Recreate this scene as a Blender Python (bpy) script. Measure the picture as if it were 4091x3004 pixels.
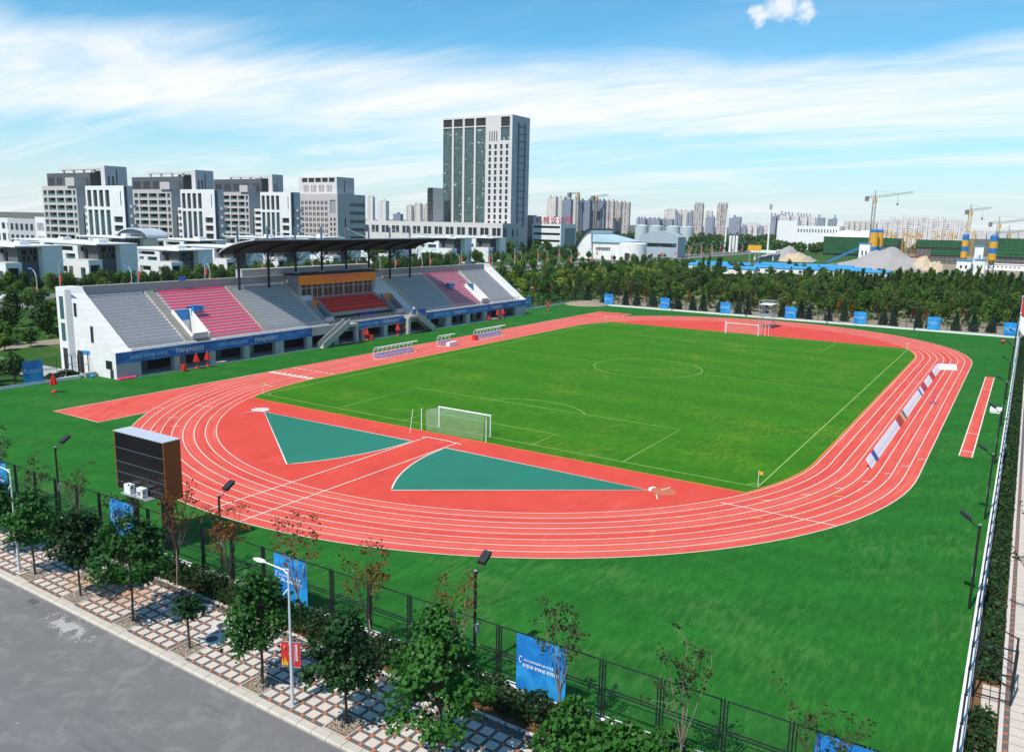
import bpy, math, random
import numpy as np
from mathutils import Matrix, Vector
PI = math.pi
R = math.radians
random.seed(7)
NR = np.random.RandomState(11)
scene = bpy.context.scene
col = scene.collection
for o in list(bpy.data.objects):
    bpy.data.objects.remove(o)

# ------------------------------------------------------------------ camera
CAM = np.array([-129.01, -53.42, 24.19])
YAW, PIT, ROLL, FPX = 0.5596, -0.1873, 0.0213, 3256.4        # FPX: focal length in photo pixels (4091 wide)
fw = np.array([math.cos(YAW)*math.cos(PIT), math.sin(YAW)*math.cos(PIT), math.sin(PIT)])
_r = np.array([math.sin(YAW), -math.cos(YAW), 0.0]); _u = np.cross(_r, fw)
CR = _r*math.cos(ROLL)+_u*math.sin(ROLL); CU = -_r*math.sin(ROLL)+_u*math.cos(ROLL)
cam = bpy.data.cameras.new('camera'); camo = bpy.data.objects.new('camera', cam); col.objects.link(camo)
cam.sensor_width = 36; cam.lens = FPX/4091*36; cam.clip_start = 0.5; cam.clip_end = 30000
camo.matrix_world = Matrix(((CR[0], CU[0], -fw[0], CAM[0]), (CR[1], CU[1], -fw[1], CAM[1]), (CR[2], CU[2], -fw[2], CAM[2]), (0, 0, 0, 1)))
scene.camera = camo

# ------------------------------------------------------------------ world, sun, exposure
SUN_EL = R(55); SUN_AZ = math.atan2(0.14, -0.985)            # direction towards the sun in the ground plane
w = bpy.data.worlds.new('World'); scene.world = w; w.use_nodes = True
nt = w.node_tree; nt.nodes.clear()
def wn(t, **k):
    n = nt.nodes.new(t)
    for a, b in k.items(): setattr(n, a, b)
    return n
def wm(op, a, b=None, c=None, clamp=False):
    n = wn('ShaderNodeMath', operation=op, use_clamp=clamp)
    for i, v in enumerate((a, b, c)):
        if v is None: continue
        if isinstance(v, (int, float)): n.inputs[i].default_value = v
        else: nt.links.new(v, n.inputs[i])
    return n.outputs[0]
sky = wn('ShaderNodeTexSky', sky_type='NISHITA'); sky.sun_disc = False
sky.sun_elevation = SUN_EL; sky.sun_rotation = PI/2-SUN_AZ
sky.air_density = 1.0; sky.dust_density = 0.25; sky.ozone_density = 2.2; sky.altitude = 0
tc = wn('ShaderNodeTexCoord'); sep = wn('ShaderNodeSeparateXYZ'); nt.links.new(tc.outputs['Generated'], sep.inputs[0])
dz = wm('ADD', wm('MAXIMUM', sep.outputs[2], 0.0), 0.10)
cx_ = wm('DIVIDE', sep.outputs[0], dz); cy_ = wm('DIVIDE', sep.outputs[1], dz)
cmb = wn('ShaderNodeCombineXYZ'); nt.links.new(cx_, cmb.inputs[0]); nt.links.new(cy_, cmb.inputs[1])
mp = wn('ShaderNodeMapping'); nt.links.new(cmb.outputs[0], mp.inputs[0])
mp.inputs['Rotation'].default_value = (0, 0, R(-32)); mp.inputs['Scale'].default_value = (0.9, 0.30, 1); mp.inputs['Location'].default_value = (0.4, 1.3, 0)
def noise(vec, sc, det, rough, dist=0.0):
    n = wn('ShaderNodeTexNoise'); nt.links.new(vec, n.inputs['Vector'])
    n.inputs['Scale'].default_value = sc; n.inputs['Detail'].default_value = det; n.inputs['Roughness'].default_value = rough; n.inputs['Distortion'].default_value = dist
    return n.outputs[0]
def ramp(v, a, b):
    n = wn('ShaderNodeMapRange', interpolation_type='SMOOTHSTEP'); n.inputs[1].default_value = a; n.inputs[2].default_value = b
    nt.links.new(v, n.inputs[0]); return n.outputs[0]
n1 = noise(mp.outputs[0], 0.75, 6, 0.55, 0.6)
n2 = noise(mp.outputs[0], 3.2, 9, 0.68, 1.4)
wob = noise(mp.outputs[0], 1.3, 5, 0.6, 0.8)
el = wm('ADD', sep.outputs[2], wm('MULTIPLY', wm('SUBTRACT', wob, 0.5), 0.10))
fib = ramp(noise(mp.outputs[0], 2.2, 8, 0.66, 0.9), 0.30, 0.62)
band = wm('MULTIPLY', wm('MULTIPLY', ramp(el, 0.078, 0.125), wm('SUBTRACT', 1.0, ramp(el, 0.150, 0.205))), wm('ADD', 0.62, wm('MULTIPLY', fib, 0.38)))     # broad fibrous bank
streak = ramp(noise(mp.outputs[0], 1.1, 7, 0.62, 1.0), 0.46, 0.66)                           # thin veils below and above it
wisp = wm('MULTIPLY', ramp(n1, 0.46, 0.66), ramp(n2, 0.46, 0.74))
hz = wm('SUBTRACT', 1.0, ramp(sep.outputs[2], -0.02, 0.15))                                 # pale air towards the horizon
tint = wn('ShaderNodeMix', data_type='RGBA', blend_type='MULTIPLY'); tint.inputs[0].default_value = 1; nt.links.new(sky.outputs[0], tint.inputs[6]); tint.inputs[7].default_value = (0.52, 1.10, 1.24, 1)
pale = wn('ShaderNodeMix', data_type='RGBA'); nt.links.new(wm('MULTIPLY', hz, 0.92), pale.inputs[0]); nt.links.new(tint.outputs[2], pale.inputs[6]); pale.inputs[7].default_value = (6.6, 7.0, 7.3, 1)
fac = wm('MAXIMUM', wm('MULTIPLY', band, wm('ADD', 0.55, wm('MULTIPLY', n2, 0.7))), wm('MULTIPLY', wisp, 0.85))
fac = wm('MAXIMUM', fac, wm('MULTIPLY', streak, wm('SUBTRACT', 0.60, wm('MULTIPLY', ramp(sep.outputs[2], 0.10, 0.21), 0.52))), clamp=True)
def puff(d, r0, r1):                                                                        # small fair-weather cumulus
    n = wn('ShaderNodeVectorMath', operation='DISTANCE'); nt.links.new(tc.outputs['Generated'], n.inputs[0]); n.inputs[1].default_value = d
    f = noise(tc.outputs['Generated'], 38, 6, 0.6, 0.3); return wm('SUBTRACT', 1.0, ramp(wm('ADD', n.outputs['Value'], wm('MULTIPLY', wm('SUBTRACT', f, 0.5), 0.05)), r0, r1))
for d_, a_, b_ in (((.9380, .2554, .2345), .005, .024), ((.9465, .2300, .2265), .003, .018), ((.9330, .2780, .2230), .000, .012)): fac = wm('MAXIMUM', fac, wm('MULTIPLY', puff(d_, a_, b_), 0.82), clamp=True)
mix = wn('ShaderNodeMix', data_type='RGBA'); nt.links.new(fac, mix.inputs[0]); nt.links.new(pale.outputs[2], mix.inputs[6])
mix.inputs[7].default_value = (8.2, 8.3, 8.45, 1)
bg = wn('ShaderNodeBackground'); bg.inputs['Strength'].default_value = 0.115
nt.links.new(mix.outputs[2], bg.inputs['Color']); wo = wn('ShaderNodeOutputWorld'); nt.links.new(bg.outputs[0], wo.inputs['Surface'])
sl = bpy.data.lights.new('sun', 'SUN'); sl.energy = 4.7; sl.angle = R(0.53); sl.color = (1.0, 0.945, 0.86)
so = bpy.data.objects.new('sun', sl); col.objects.link(so); so.location = (-60, 10, 200)
sd = Vector((math.cos(SUN_AZ)*math.cos(SUN_EL), math.sin(SUN_AZ)*math.cos(SUN_EL), math.sin(SUN_EL)))
so.rotation_euler = sd.to_track_quat('Z', 'Y').to_euler()
vs = scene.view_settings; vs.view_transform = 'Standard'; vs.look = 'None'; vs.exposure = 0.14; vs.gamma = 1; vs.use_curve_mapping = False
scene.render.engine = 'CYCLES'
try:
    scene.cycles.use_denoising = True
    scene.cycles.max_bounces = 6; scene.cycles.transparent_max_bounces = 12
except Exception: pass

# ------------------------------------------------------------------ placing helpers: photo column + distance -> ground point
def ray(x, y): return fw+(x-2045.5)/FPX*CR-(y-1502)/FPX*CU
def at(px, depth):
    a = (px-2045.5)/FPX
    b = (CAM[2]+depth*(fw[2]+a*CR[2]))/(depth*CU[2])
    p = CAM+depth*(fw+a*CR-b*CU); return p[0], p[1]
def on_x(px, X, row):
    d = ray(px, row); return (CAM+(X-CAM[0])/d[0]*d)[1]
def on_y(px, Y, row):
    d = ray(px, row); return (CAM+(Y-CAM[1])/d[1]*d)[0]
def row_of(p):
    d = np.array(p)-CAM; return 1502-FPX*(d@CU)/(d@fw)
def z_at(x, y, row):                                            # height of a photo row on the vertical through (x, y)
    lo, hi = -20.0, 400.0
    for _ in range(50):
        m = (lo+hi)/2
        if row_of((x, y, m)) > row: lo = m
        else: hi = m
    return lo

# ------------------------------------------------------------------ materials
MATS = {}
def newmat(name):
    m = bpy.data.materials.new(name); m.use_nodes = True; MATS[name] = m
    return m, m.node_tree, m.node_tree.nodes['Principled BSDF']
class NT:
    def __init__(s, t): s.t = t
    def n(s, k, **kw):
        n = s.t.nodes.new(k)
        for a, b in kw.items(): setattr(n, a, b)
        return n
    def set(s, sock, v):
        if isinstance(v, (int, float)): sock.default_value = v
        elif isinstance(v, tuple): sock.default_value = v if len(v) == len(sock.default_value) else v+(1,)
        else: s.t.links.new(v, sock)
    def m(s, op, a, b=None, c=None, clamp=False):
        n = s.n('ShaderNodeMath', operation=op, use_clamp=clamp)
        for i, v in enumerate((a, b, c)):
            if v is not None: s.set(n.inputs[i], v)
        return n.outputs[0]
    def pos(s): return s.n('ShaderNodeNewGeometry').outputs['Position']
    def xyz(s, v):
        n = s.n('ShaderNodeSeparateXYZ'); s.t.links.new(v, n.inputs[0]); return n.outputs
    def map(s, v, scale=(1, 1, 1), rot=(0, 0, 0), loc=(0, 0, 0)):
        n = s.n('ShaderNodeMapping'); s.t.links.new(v, n.inputs[0]); n.inputs['Scale'].default_value = scale; n.inputs['Rotation'].default_value = rot; n.inputs['Location'].default_value = loc; return n.outputs[0]
    def noise(s, v, sc, det=4, rough=.6, dist=0):
        n = s.n('ShaderNodeTexNoise'); s.t.links.new(v, n.inputs['Vector']); n.inputs['Scale'].default_value = sc; n.inputs['Detail'].default_value = det; n.inputs['Roughness'].default_value = rough; n.inputs['Distortion'].default_value = dist; return n.outputs[0]
    def ramp(s, v, a, b, lo=0, hi=1):
        n = s.n('ShaderNodeMapRange', interpolation_type='SMOOTHSTEP'); s.t.links.new(v, n.inputs[0])
        for i, k in enumerate((a, b, lo, hi)): n.inputs[i+1].default_value = k
        return n.outputs[0]
    def mix(s, f, a, b):
        n = s.n('ShaderNodeMix', data_type='RGBA'); s.set(n.inputs[0], f); s.set(n.inputs[6], a); s.set(n.inputs[7], b); return n.outputs[2]
    def bump(s, h, strength, dist=.02):
        n = s.n('ShaderNodeBump'); n.inputs['Strength'].default_value = strength; n.inputs['Distance'].default_value = dist; s.t.links.new(h, n.inputs['Height']); return n.outputs[0]
def mat(name, c, rough=.75, var=.12, sc=1.5, metal=0, spec=.4, bump=0, grime=0):
    """plain painted / cast surface: base colour broken up by two noises, optional grime streaks and relief"""
    m, t, b = newmat(name); k = NT(t); p = k.pos()
    f = k.noise(p, sc, 5, .65); f2 = k.noise(p, sc*.13, 3, .5)
    d = tuple(x*(1-var*1.6) for x in c); l = tuple(min(1, x*(1+var)) for x in c)
    cc = k.mix(k.m('ADD', k.m('MULTIPLY', f, .6), k.m('MULTIPLY', f2, .4)), d, l)
    if grime:
        g = k.ramp(k.noise(k.map(p, (1, 1, .12)), 1.1, 5, .7), .52, .75)
        cc = k.mix(k.m('MULTIPLY', g, grime), cc, tuple(x*.5 for x in c))
    t.links.new(cc, b.inputs['Base Color']); b.inputs['Roughness'].default_value = rough; b.inputs['Metallic'].default_value = metal; b.inputs['Specular IOR Level'].default_value = spec
    if bump: t.links.new(k.bump(f, bump), b.inputs['Normal'])
    return m
def leafmat(name, c, c2, trans=.25):
    m, t, b = newmat(name); k = NT(t); p = k.pos()
    f = k.noise(p, 2.3, 3, .6); f2 = k.noise(p, .35, 2, .5)
    oi = k.n('ShaderNodeObjectInfo').outputs['Random']
    ff = k.m('ADD', k.m('MULTIPLY', f, .55), k.m('ADD', k.m('MULTIPLY', f2, .25), k.m('MULTIPLY', oi, .25)))
    cc = k.mix(k.ramp(ff, .32, .72), c, c2)
    t.links.new(cc, b.inputs['Base Color']); b.inputs['Roughness'].default_value = .55; b.inputs['Specular IOR Level'].default_value = .25
    tr = k.n('ShaderNodeBsdfTranslucent'); t.links.new(cc, tr.inputs['Color'])
    mx = k.n('ShaderNodeMixShader'); mx.inputs[0].default_value = trans
    t.links.new(b.outputs[0], mx.inputs[1]); t.links.new(tr.outputs[0], mx.inputs[2])
    t.links.new(mx.outputs[0], t.nodes['Material Output'].inputs['Surface']); return m
def grassmat(name, c, c2, dry, stripe=0, ang=0, dryamt=.5):
    m, t, b = newmat(name); k = NT(t); p = k.pos()
    fine = k.noise(p, 9, 6, .75); mid = k.noise(p, .55, 6, .72); big = k.noise(p, .09, 5, .62)
    streak = k.noise(k.map(p, (.5, 2.4, 1), (0, 0, ang)), 1.1, 6, .7, .4)
    f = k.m('ADD', k.m('ADD', k.m('MULTIPLY', fine, .48), k.m('MULTIPLY', mid, .24)), k.m('MULTIPLY', streak, .28))
    cc = k.mix(k.ramp(f, .36, .64), c, c2)
    if stripe:
        x = k.xyz(k.map(p, rot=(0, 0, ang)))
        s_ = k.m('SINE', k.m('MULTIPLY', k.m('ADD', x[1], k.m('MULTIPLY', big, 2.0)), 2*PI/stripe))
        cc = k.mix(k.ramp(s_, -.9, .9, 0, .16), cc, tuple(v*.62 for v in c))
    d = k.m('MULTIPLY', k.ramp(k.m('ADD', k.m('MULTIPLY', big, .55), k.m('MULTIPLY', streak, .45)), .50, .66), dryamt)
    cc = k.mix(k.m('MULTIPLY', d, k.ramp(fine, .35, .6)), cc, dry)
    t.links.new(cc, b.inputs['Base Color']); b.inputs['Roughness'].default_value = .9; b.inputs['Specular IOR Level'].default_value = .1
    t.links.new(k.bump(fine, .6, .05), b.inputs['Normal']); return m
def facademat(name, wall, glass, pu=3.2, pz=3.0, wu=.5, wz=.5, rough=.6, offz=0, band=0):
    """far tower blocks: rows of windows too small to tell apart"""
    m, t, b = newmat(name); k = NT(t); p = k.pos(); x = k.xyz(p)
    u = k.m('ADD', x[0], x[1])
    fu = k.m('FRACT', k.m('DIVIDE', u, pu)); fz = k.m('FRACT', k.m('DIVIDE', k.m('ADD', x[2], offz), pz))
    wu_ = k.m('LESS_THAN', k.m('ABSOLUTE', k.m('SUBTRACT', fu, .5)), wu/2); wz_ = k.m('LESS_THAN', k.m('ABSOLUTE', k.m('SUBTRACT', fz, .5)), wz/2)
    f = k.m('MULTIPLY', wu_, wz_) if not band else wz_
    cell = k.n('ShaderNodeTexWhiteNoise', noise_dimensions='2D'); cm = k.n('ShaderNodeCombineXYZ')
    t.links.new(k.m('FLOOR', k.m('DIVIDE', u, pu)), cm.inputs[0]); t.links.new(k.m('FLOOR', k.m('DIVIDE', x[2], pz)), cm.inputs[1]); t.links.new(cm.outputs[0], cell.inputs['Vector'])
    g = k.mix(cell.outputs['Value'], tuple(v*.6 for v in glass), tuple(v*1.9 for v in glass))
    nz = k.noise(p, .12, 4, .6); wc = k.mix(nz, tuple(v*.82 for v in wall), wall)
    t.links.new(k.mix(f, wc, g), b.inputs['Base Color'])
    t.links.new(k.m('SUBTRACT', rough, k.m('MULTIPLY', f, rough-.2)), b.inputs['Roughness']); b.inputs['Specular IOR Level'].default_value = .4
    return m
def panelmat(name, c, joint, pu=1.2, pz=.9, jw=.03, rough=.6, var=.08):
    """stone-clad walls with thin joints"""
    m, t, b = newmat(name); k = NT(t); p = k.pos(); x = k.xyz(p); u = k.m('ADD', x[0], x[1])
    fu = k.m('FRACT', k.m('DIVIDE', u, pu)); fz = k.m('FRACT', k.m('DIVIDE', x[2], pz))
    j = k.m('MAXIMUM', k.m('LESS_THAN', fu, jw/pu), k.m('LESS_THAN', fz, jw/pz))
    cell = k.n('ShaderNodeTexWhiteNoise', noise_dimensions='2D'); cm = k.n('ShaderNodeCombineXYZ')
    t.links.new(k.m('FLOOR', k.m('DIVIDE', u, pu)), cm.inputs[0]); t.links.new(k.m('FLOOR', k.m('DIVIDE', x[2], pz)), cm.inputs[1]); t.links.new(cm.outputs[0], cell.inputs['Vector'])
    f = k.m('ADD', k.m('MULTIPLY', cell.outputs['Value'], .5), k.m('MULTIPLY', k.noise(p, .4, 5, .65), .5))
    cc = k.mix(f, tuple(v*(1-var*2) for v in c), c)
    g = k.ramp(k.noise(k.map(p, (1, 1, .1)), .7, 5, .7), .55, .8, 0, .35); cc = k.mix(g, cc, tuple(v*.6 for v in c))
    t.links.new(k.mix(k.m('MULTIPLY', j, .8), cc, joint), b.inputs['Base Color']); b.inputs['Roughness'].default_value = rough; return m
def glassgrid(name, c, frame, pu, pz, fu_=.12, lit=.1):
    m, t, b = newmat(name); k = NT(t); p = k.pos(); x = k.xyz(p); u = k.m('ADD', x[0], x[1])
    a = k.m('LESS_THAN', k.m('FRACT', k.m('DIVIDE', u, pu)), fu_/pu); d = k.m('LESS_THAN', k.m('FRACT', k.m('DIVIDE', x[2], pz)), fu_/pz)
    cell = k.n('ShaderNodeTexWhiteNoise', noise_dimensions='2D'); cm = k.n('ShaderNodeCombineXYZ')
    t.links.new(k.m('FLOOR', k.m('DIVIDE', u, pu)), cm.inputs[0]); t.links.new(k.m('FLOOR', k.m('DIVIDE', x[2], pz)), cm.inputs[1]); t.links.new(cm.outputs[0], cell.inputs['Vector'])
    rowsn = k.noise(k.map(p, (.01, .01, .09)), 3, 3, .7)
    g = k.mix(cell.outputs['Value'], tuple(v*.5 for v in c), tuple(v*1.7 for v in c))
    bl = k.m('MULTIPLY', k.m('GREATER_THAN', k.m('ADD', k.m('MULTIPLY', cell.outputs['Value'], .5), k.m('MULTIPLY', rowsn, .5)), 1-lit-.27), .75)
    g = k.mix(bl, g, (.45, .55, .55))
    f = k.m('MAXIMUM', a, d)
    t.links.new(k.mix(f, g, frame), b.inputs['Base Color']); t.links.new(k.m('ADD', .12, k.m('MULTIPLY', f, .4)), b.inputs['Roughness']); return m
def meshmat(name, c, cell, wire):
    m, t, b = newmat(name); k = NT(t); p = k.n('ShaderNodeTexCoord').outputs['Object']; x = k.xyz(p)
    h = k.m('ADD', x[0], x[1])
    a = k.m('FRACT', k.m('DIVIDE', k.m('ADD', h, x[2]), cell)); d = k.m('FRACT', k.m('DIVIDE', k.m('SUBTRACT', h, x[2]), cell))
    f = k.m('MAXIMUM', k.m('LESS_THAN', a, wire/cell), k.m('LESS_THAN', d, wire/cell))
    b.inputs['Base Color'].default_value = c+(1,); b.inputs['Roughness'].default_value = .5
    t.links.new(f, b.inputs['Alpha']); return m

# ------------------------------------------------------------------ mesh helpers
class MB:
    def __init__(s): s.v = []; s.f = []; s.mi = []
    def add(s, vs, fs, mi=0):
        o = len(s.v); s.v += [tuple(p) for p in vs]; s.f += [tuple(i+o for i in f) for f in fs]; s.mi += [mi]*len(fs); return s
    def box(s, x0, x1, y0, y1, z0, z1, mi=0):
        return s.add([(x0, y0, z0), (x1, y0, z0), (x1, y1, z0), (x0, y1, z0), (x0, y0, z1), (x1, y0, z1), (x1, y1, z1), (x0, y1, z1)],
                     [(0, 3, 2, 1), (4, 5, 6, 7), (0, 1, 5, 4), (1, 2, 6, 5), (2, 3, 7, 6), (3, 0, 4, 7)], mi)
    def bar(s, a, b, w, h=None, mi=0):
        """square bar from a to b"""
        a = Vector(a); b = Vector(b); d = (b-a).normalized(); h = h or w
        up = Vector((0, 0, 1)) if abs(d.z) < .95 else Vector((1, 0, 0))
        x = d.cross(up).normalized()*w/2; y = x.cross(d).normalized()*h/2
        return s.add([a-x-y, a+x-y, a+x+y, a-x+y, b-x-y, b+x-y, b+x+y, b-x+y], [(0, 1, 2, 3), (7, 6, 5, 4), (0, 4, 5, 1), (1, 5, 6, 2), (2, 6, 7, 3), (3, 7, 4, 0)], mi)
    def tube(s, pts, rad, n=8, mi=0, cap=True):
        """tapered tube through pts; rad a number or one per point"""
        pts = [Vector(p) for p in pts]; rad = rad if isinstance(rad, (list, tuple)) else [rad]*len(pts); o = len(s.v)
        ref = Vector((0.31, 0.95, 0.05))
        for i, p in enumerate(pts):
            d = (pts[min(i+1, len(pts)-1)]-pts[max(i-1, 0)]).normalized()
            x = d.cross(ref if abs(d.dot(ref)) < .95 else Vector((1, 0, 0))).normalized(); y = d.cross(x)
            for k in range(n):
                a = 2*PI*k/n; s.v.append(tuple(p+x*math.cos(a)*rad[i]+y*math.sin(a)*rad[i]))
        for i in range(len(pts)-1):
            for k in range(n):
                s.f.append((o+i*n+k, o+i*n+(k+1) % n, o+(i+1)*n+(k+1) % n, o+(i+1)*n+k)); s.mi.append(mi)
        if cap:
            s.f.append(tuple(o+k for k in range(n))[::-1]); s.mi.append(mi)
            s.f.append(tuple(o+(len(pts)-1)*n+k for k in range(n))); s.mi.append(mi)
        return s
    def prism(s, poly, axis, a, b, mi=0):
        """extrude a 2-D polygon along axis (0: poly is (y,z); 1: (x,z); 2: (x,y))"""
        n = len(poly)
        def P(q, t): return (t, q[0], q[1]) if axis == 0 else (q[0], t, q[1]) if axis == 1 else (q[0], q[1], t)
        return s.add([P(q, a) for q in poly]+[P(q, b) for q in poly], [tuple(range(n))[::-1], tuple(range(n, 2*n))]+[(i, (i+1) % n, n+(i+1) % n, n+i) for i in range(n)], mi)
    def quad(s, *p, mi=0): return s.add(p, [tuple(range(len(p)))], mi)
    def lathe(s, prof, n=16, c=(0, 0), mi=0):
        o = len(s.v)
        for r, z in prof:
            for k in range(n): s.v.append((c[0]+r*math.cos(2*PI*k/n), c[1]+r*math.sin(2*PI*k/n), z))
        for i in range(len(prof)-1):
            for k in range(n): s.f.append((o+i*n+k, o+i*n+(k+1) % n, o+(i+1)*n+(k+1) % n, o+(i+1)*n+k)); s.mi.append(mi)
        s.f.append(tuple(o+k for k in range(n))[::-1]); s.mi.append(mi); s.f.append(tuple(o+(len(prof)-1)*n+k for k in range(n))); s.mi.append(mi)
        return s
    def mesh(s, name, mats, smooth=False):
        me = bpy.data.meshes.new(name); me.from_pydata(s.v, [], s.f)
        for m in (mats if isinstance(mats, (list, tuple)) else [mats]): me.materials.append(MATS[m])
        if any(s.mi): me.polygons.foreach_set('material_index', s.mi)
        if smooth: me.polygons.foreach_set('use_smooth', [True]*len(s.f))
        me.update(); return me
    def build(s, name, mats, parent=None, smooth=False, loc=None):
        return link(name, s.mesh(name, mats, smooth), parent, loc)
def link(name, me, parent=None, loc=None, rz=0, scale=None):
    o = bpy.data.objects.new(name, me); col.objects.link(o)
    if parent: o.parent = parent
    if loc: o.location = loc
    if rz: o.rotation_euler = (0, 0, rz)
    if scale: o.scale = scale
    return o
def tag(o, label=None, cat=None, group=None, kind=None):
    if label: o['label'] = label
    if cat: o['category'] = cat
    if group: o['group'] = group
    if kind: o['kind'] = kind
    return o
def thing(name, label, cat, loc=(0, 0, 0), rz=0, group=None):
    return tag(link(name, None, None, loc, rz), label, cat, group)
def dup(root, loc, rz=0, scale=None, label=None):
    r = root.copy(); col.objects.link(r); r.location = loc; r.rotation_euler = (0, 0, rz)
    if scale: r.scale = scale
    if label: r['label'] = label
    for ch in KIDS.setdefault(root.name, list(root.children)):
        c = ch.copy(); col.objects.link(c); c.parent = r
        for gch in KIDS.setdefault(ch.name, list(ch.children)):
            d = gch.copy(); col.objects.link(d); d.parent = c
    return r
KIDS = {}
def npmesh(name, v, k, mats, mi=None):
    """mesh from an (n*k,3) vertex array of separate k-gons"""
    v = np.asarray(v, dtype=np.float32).reshape(-1, 3); n = len(v)//k; me = bpy.data.meshes.new(name)
    me.vertices.add(len(v)); me.vertices.foreach_set('co', v.ravel()); me.loops.add(len(v)); me.loops.foreach_set('vertex_index', np.arange(len(v), dtype=np.int32))
    me.polygons.add(n); me.polygons.foreach_set('loop_start', np.arange(0, len(v), k, dtype=np.int32)); me.polygons.foreach_set('loop_total', np.full(n, k, dtype=np.int32))
    for m in (mats if isinstance(mats, (list, tuple)) else [mats]): me.materials.append(MATS[m])
    if mi is not None: me.polygons.foreach_set('material_index', np.asarray(mi, dtype=np.int32))
    me.update(calc_edges=True); return me
def text(parent, s, size, mtx, m, name='lettering', align='LEFT', sx=1.0, extr=.004):
    """flat lettering; mtx places the text's x/y axes on the sign"""
    cu = bpy.data.curves.new(name, 'FONT'); cu.body = s; cu.size = size; cu.align_x = align; cu.extrude = extr; cu.resolution_u = 2; cu.space_character = sx
    t = bpy.data.objects.new(name, cu); col.objects.link(t); dg = bpy.context.evaluated_depsgraph_get()
    me = bpy.data.meshes.new_from_object(t.evaluated_get(dg)); bpy.data.objects.remove(t); bpy.data.curves.remove(cu)
    me.transform(mtx); me.materials.clear(); me.materials.append(MATS[m]); return link(name, me, parent)
def frame(o, xa, ya):
    """4x4 with text x axis xa, y axis ya, at o"""
    xa = Vector(xa); ya = Vector(ya); za = xa.cross(ya)
    return Matrix(((xa[0], ya[0], za[0], o[0]), (xa[1], ya[1], za[1], o[1]), (xa[2], ya[2], za[2], o[2]), (0, 0, 0, 1)))

# ------------------------------------------------------------------ material palette
grassmat('lawn', (.009, .082, .010), (.029, .180, .022), (.12, .21, .06), 7.5, R(62), .60)
grassmat('pitch_turf', (.016, .110, .006), (.066, .225, .008), (.17, .25, .02), 11, R(90), .75)
grassmat('park_grass', (.016, .06, .010), (.05, .13, .02), (.22, .17, .08), 0, .4, .8)
def trackmat():
    m, t, b = newmat('tartan'); k = NT(t); p = k.pos()
    f = k.noise(p, .22, 5, .62, .4); g = k.noise(p, 30, 3, .7); s_ = k.ramp(k.noise(k.map(p, (.25, 1.5, 1)), .8, 5, .65), .55, .75)
    cc = k.mix(f, (.52, .040, .028), (.72, .095, .065)); cc = k.mix(k.m('MULTIPLY', s_, .38), cc, (.74, .20, .15)); cc = k.mix(k.m('MULTIPLY', g, .25), cc, (.40, .035, .025))
    xx = k.xyz(p); dx_ = k.m('MAXIMUM', k.m('SUBTRACT', k.m('ABSOLUTE', xx[0]), 41.4), 0.0); rr = k.m('SQRT', k.m('ADD', k.m('MULTIPLY', dx_, dx_), k.m('MULTIPLY', xx[1], xx[1])))
    ln = k.m('FLOOR', k.m('DIVIDE', k.m('SUBTRACT', rr, 37.06), 1.17625)); wn_ = k.n('ShaderNodeTexWhiteNoise', noise_dimensions='1D'); t.links.new(ln, wn_.inputs['W'])
    cv = k.n('ShaderNodeCombineXYZ'); t.links.new(k.m('MULTIPLY', rr, 3.2), cv.inputs[0]); t.links.new(k.m('ADD', k.m('MULTIPLY', xx[0], .10), k.m('MULTIPLY', xx[1], .07)), cv.inputs[1]); wr = k.noise(cv.outputs[0], 1.0, 5, .65)
    inl = k.m('GREATER_THAN', rr, 37.0); cc = k.mix(k.m('MULTIPLY', inl, k.m('ADD', k.m('MULTIPLY', wn_.outputs['Value'], .16), k.m('MULTIPLY', k.ramp(wr, .45, .7), .34))), cc, (.76, .24, .18))      # paler worn lanes
    sp = k.ramp(k.noise(p, 1.7, 2, .5), .70, .75); cc = k.mix(k.m('MULTIPLY', sp, .35), cc, (.75, .20, .05))
    sc_ = k.ramp(k.noise(k.map(p, (.6, .6, 1), (0, 0, .5)), .35, 6, .72, 1.2), .56, .70); cc = k.mix(k.m('MULTIPLY', sc_, .30), cc, (.36, .035, .03))      # scuffed, damp and dusty areas
    sm_ = k.m('LESS_THAN', k.m('FRACT', k.m('DIVIDE', k.xyz(p)[0], 10.4)), .006); cc = k.mix(k.m('MULTIPLY', sm_, .35), cc, (.30, .03, .03))
    t.links.new(cc, b.inputs['Base Color']); b.inputs['Roughness'].default_value = .85; b.inputs['Specular IOR Level'].default_value = .2; t.links.new(k.bump(g, .3, .01), b.inputs['Normal'])
trackmat()
mat('teal_court', (.014, .175, .115), .8, .22, .3)
mat('line_white', (.74, .68, .60), .8, .08, 3)
mat('line_pitch', (.33, .47, .13), .85, .2, 2)
mat('edge_orange', (.62, .20, .03), .8, .2, 1)
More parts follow.
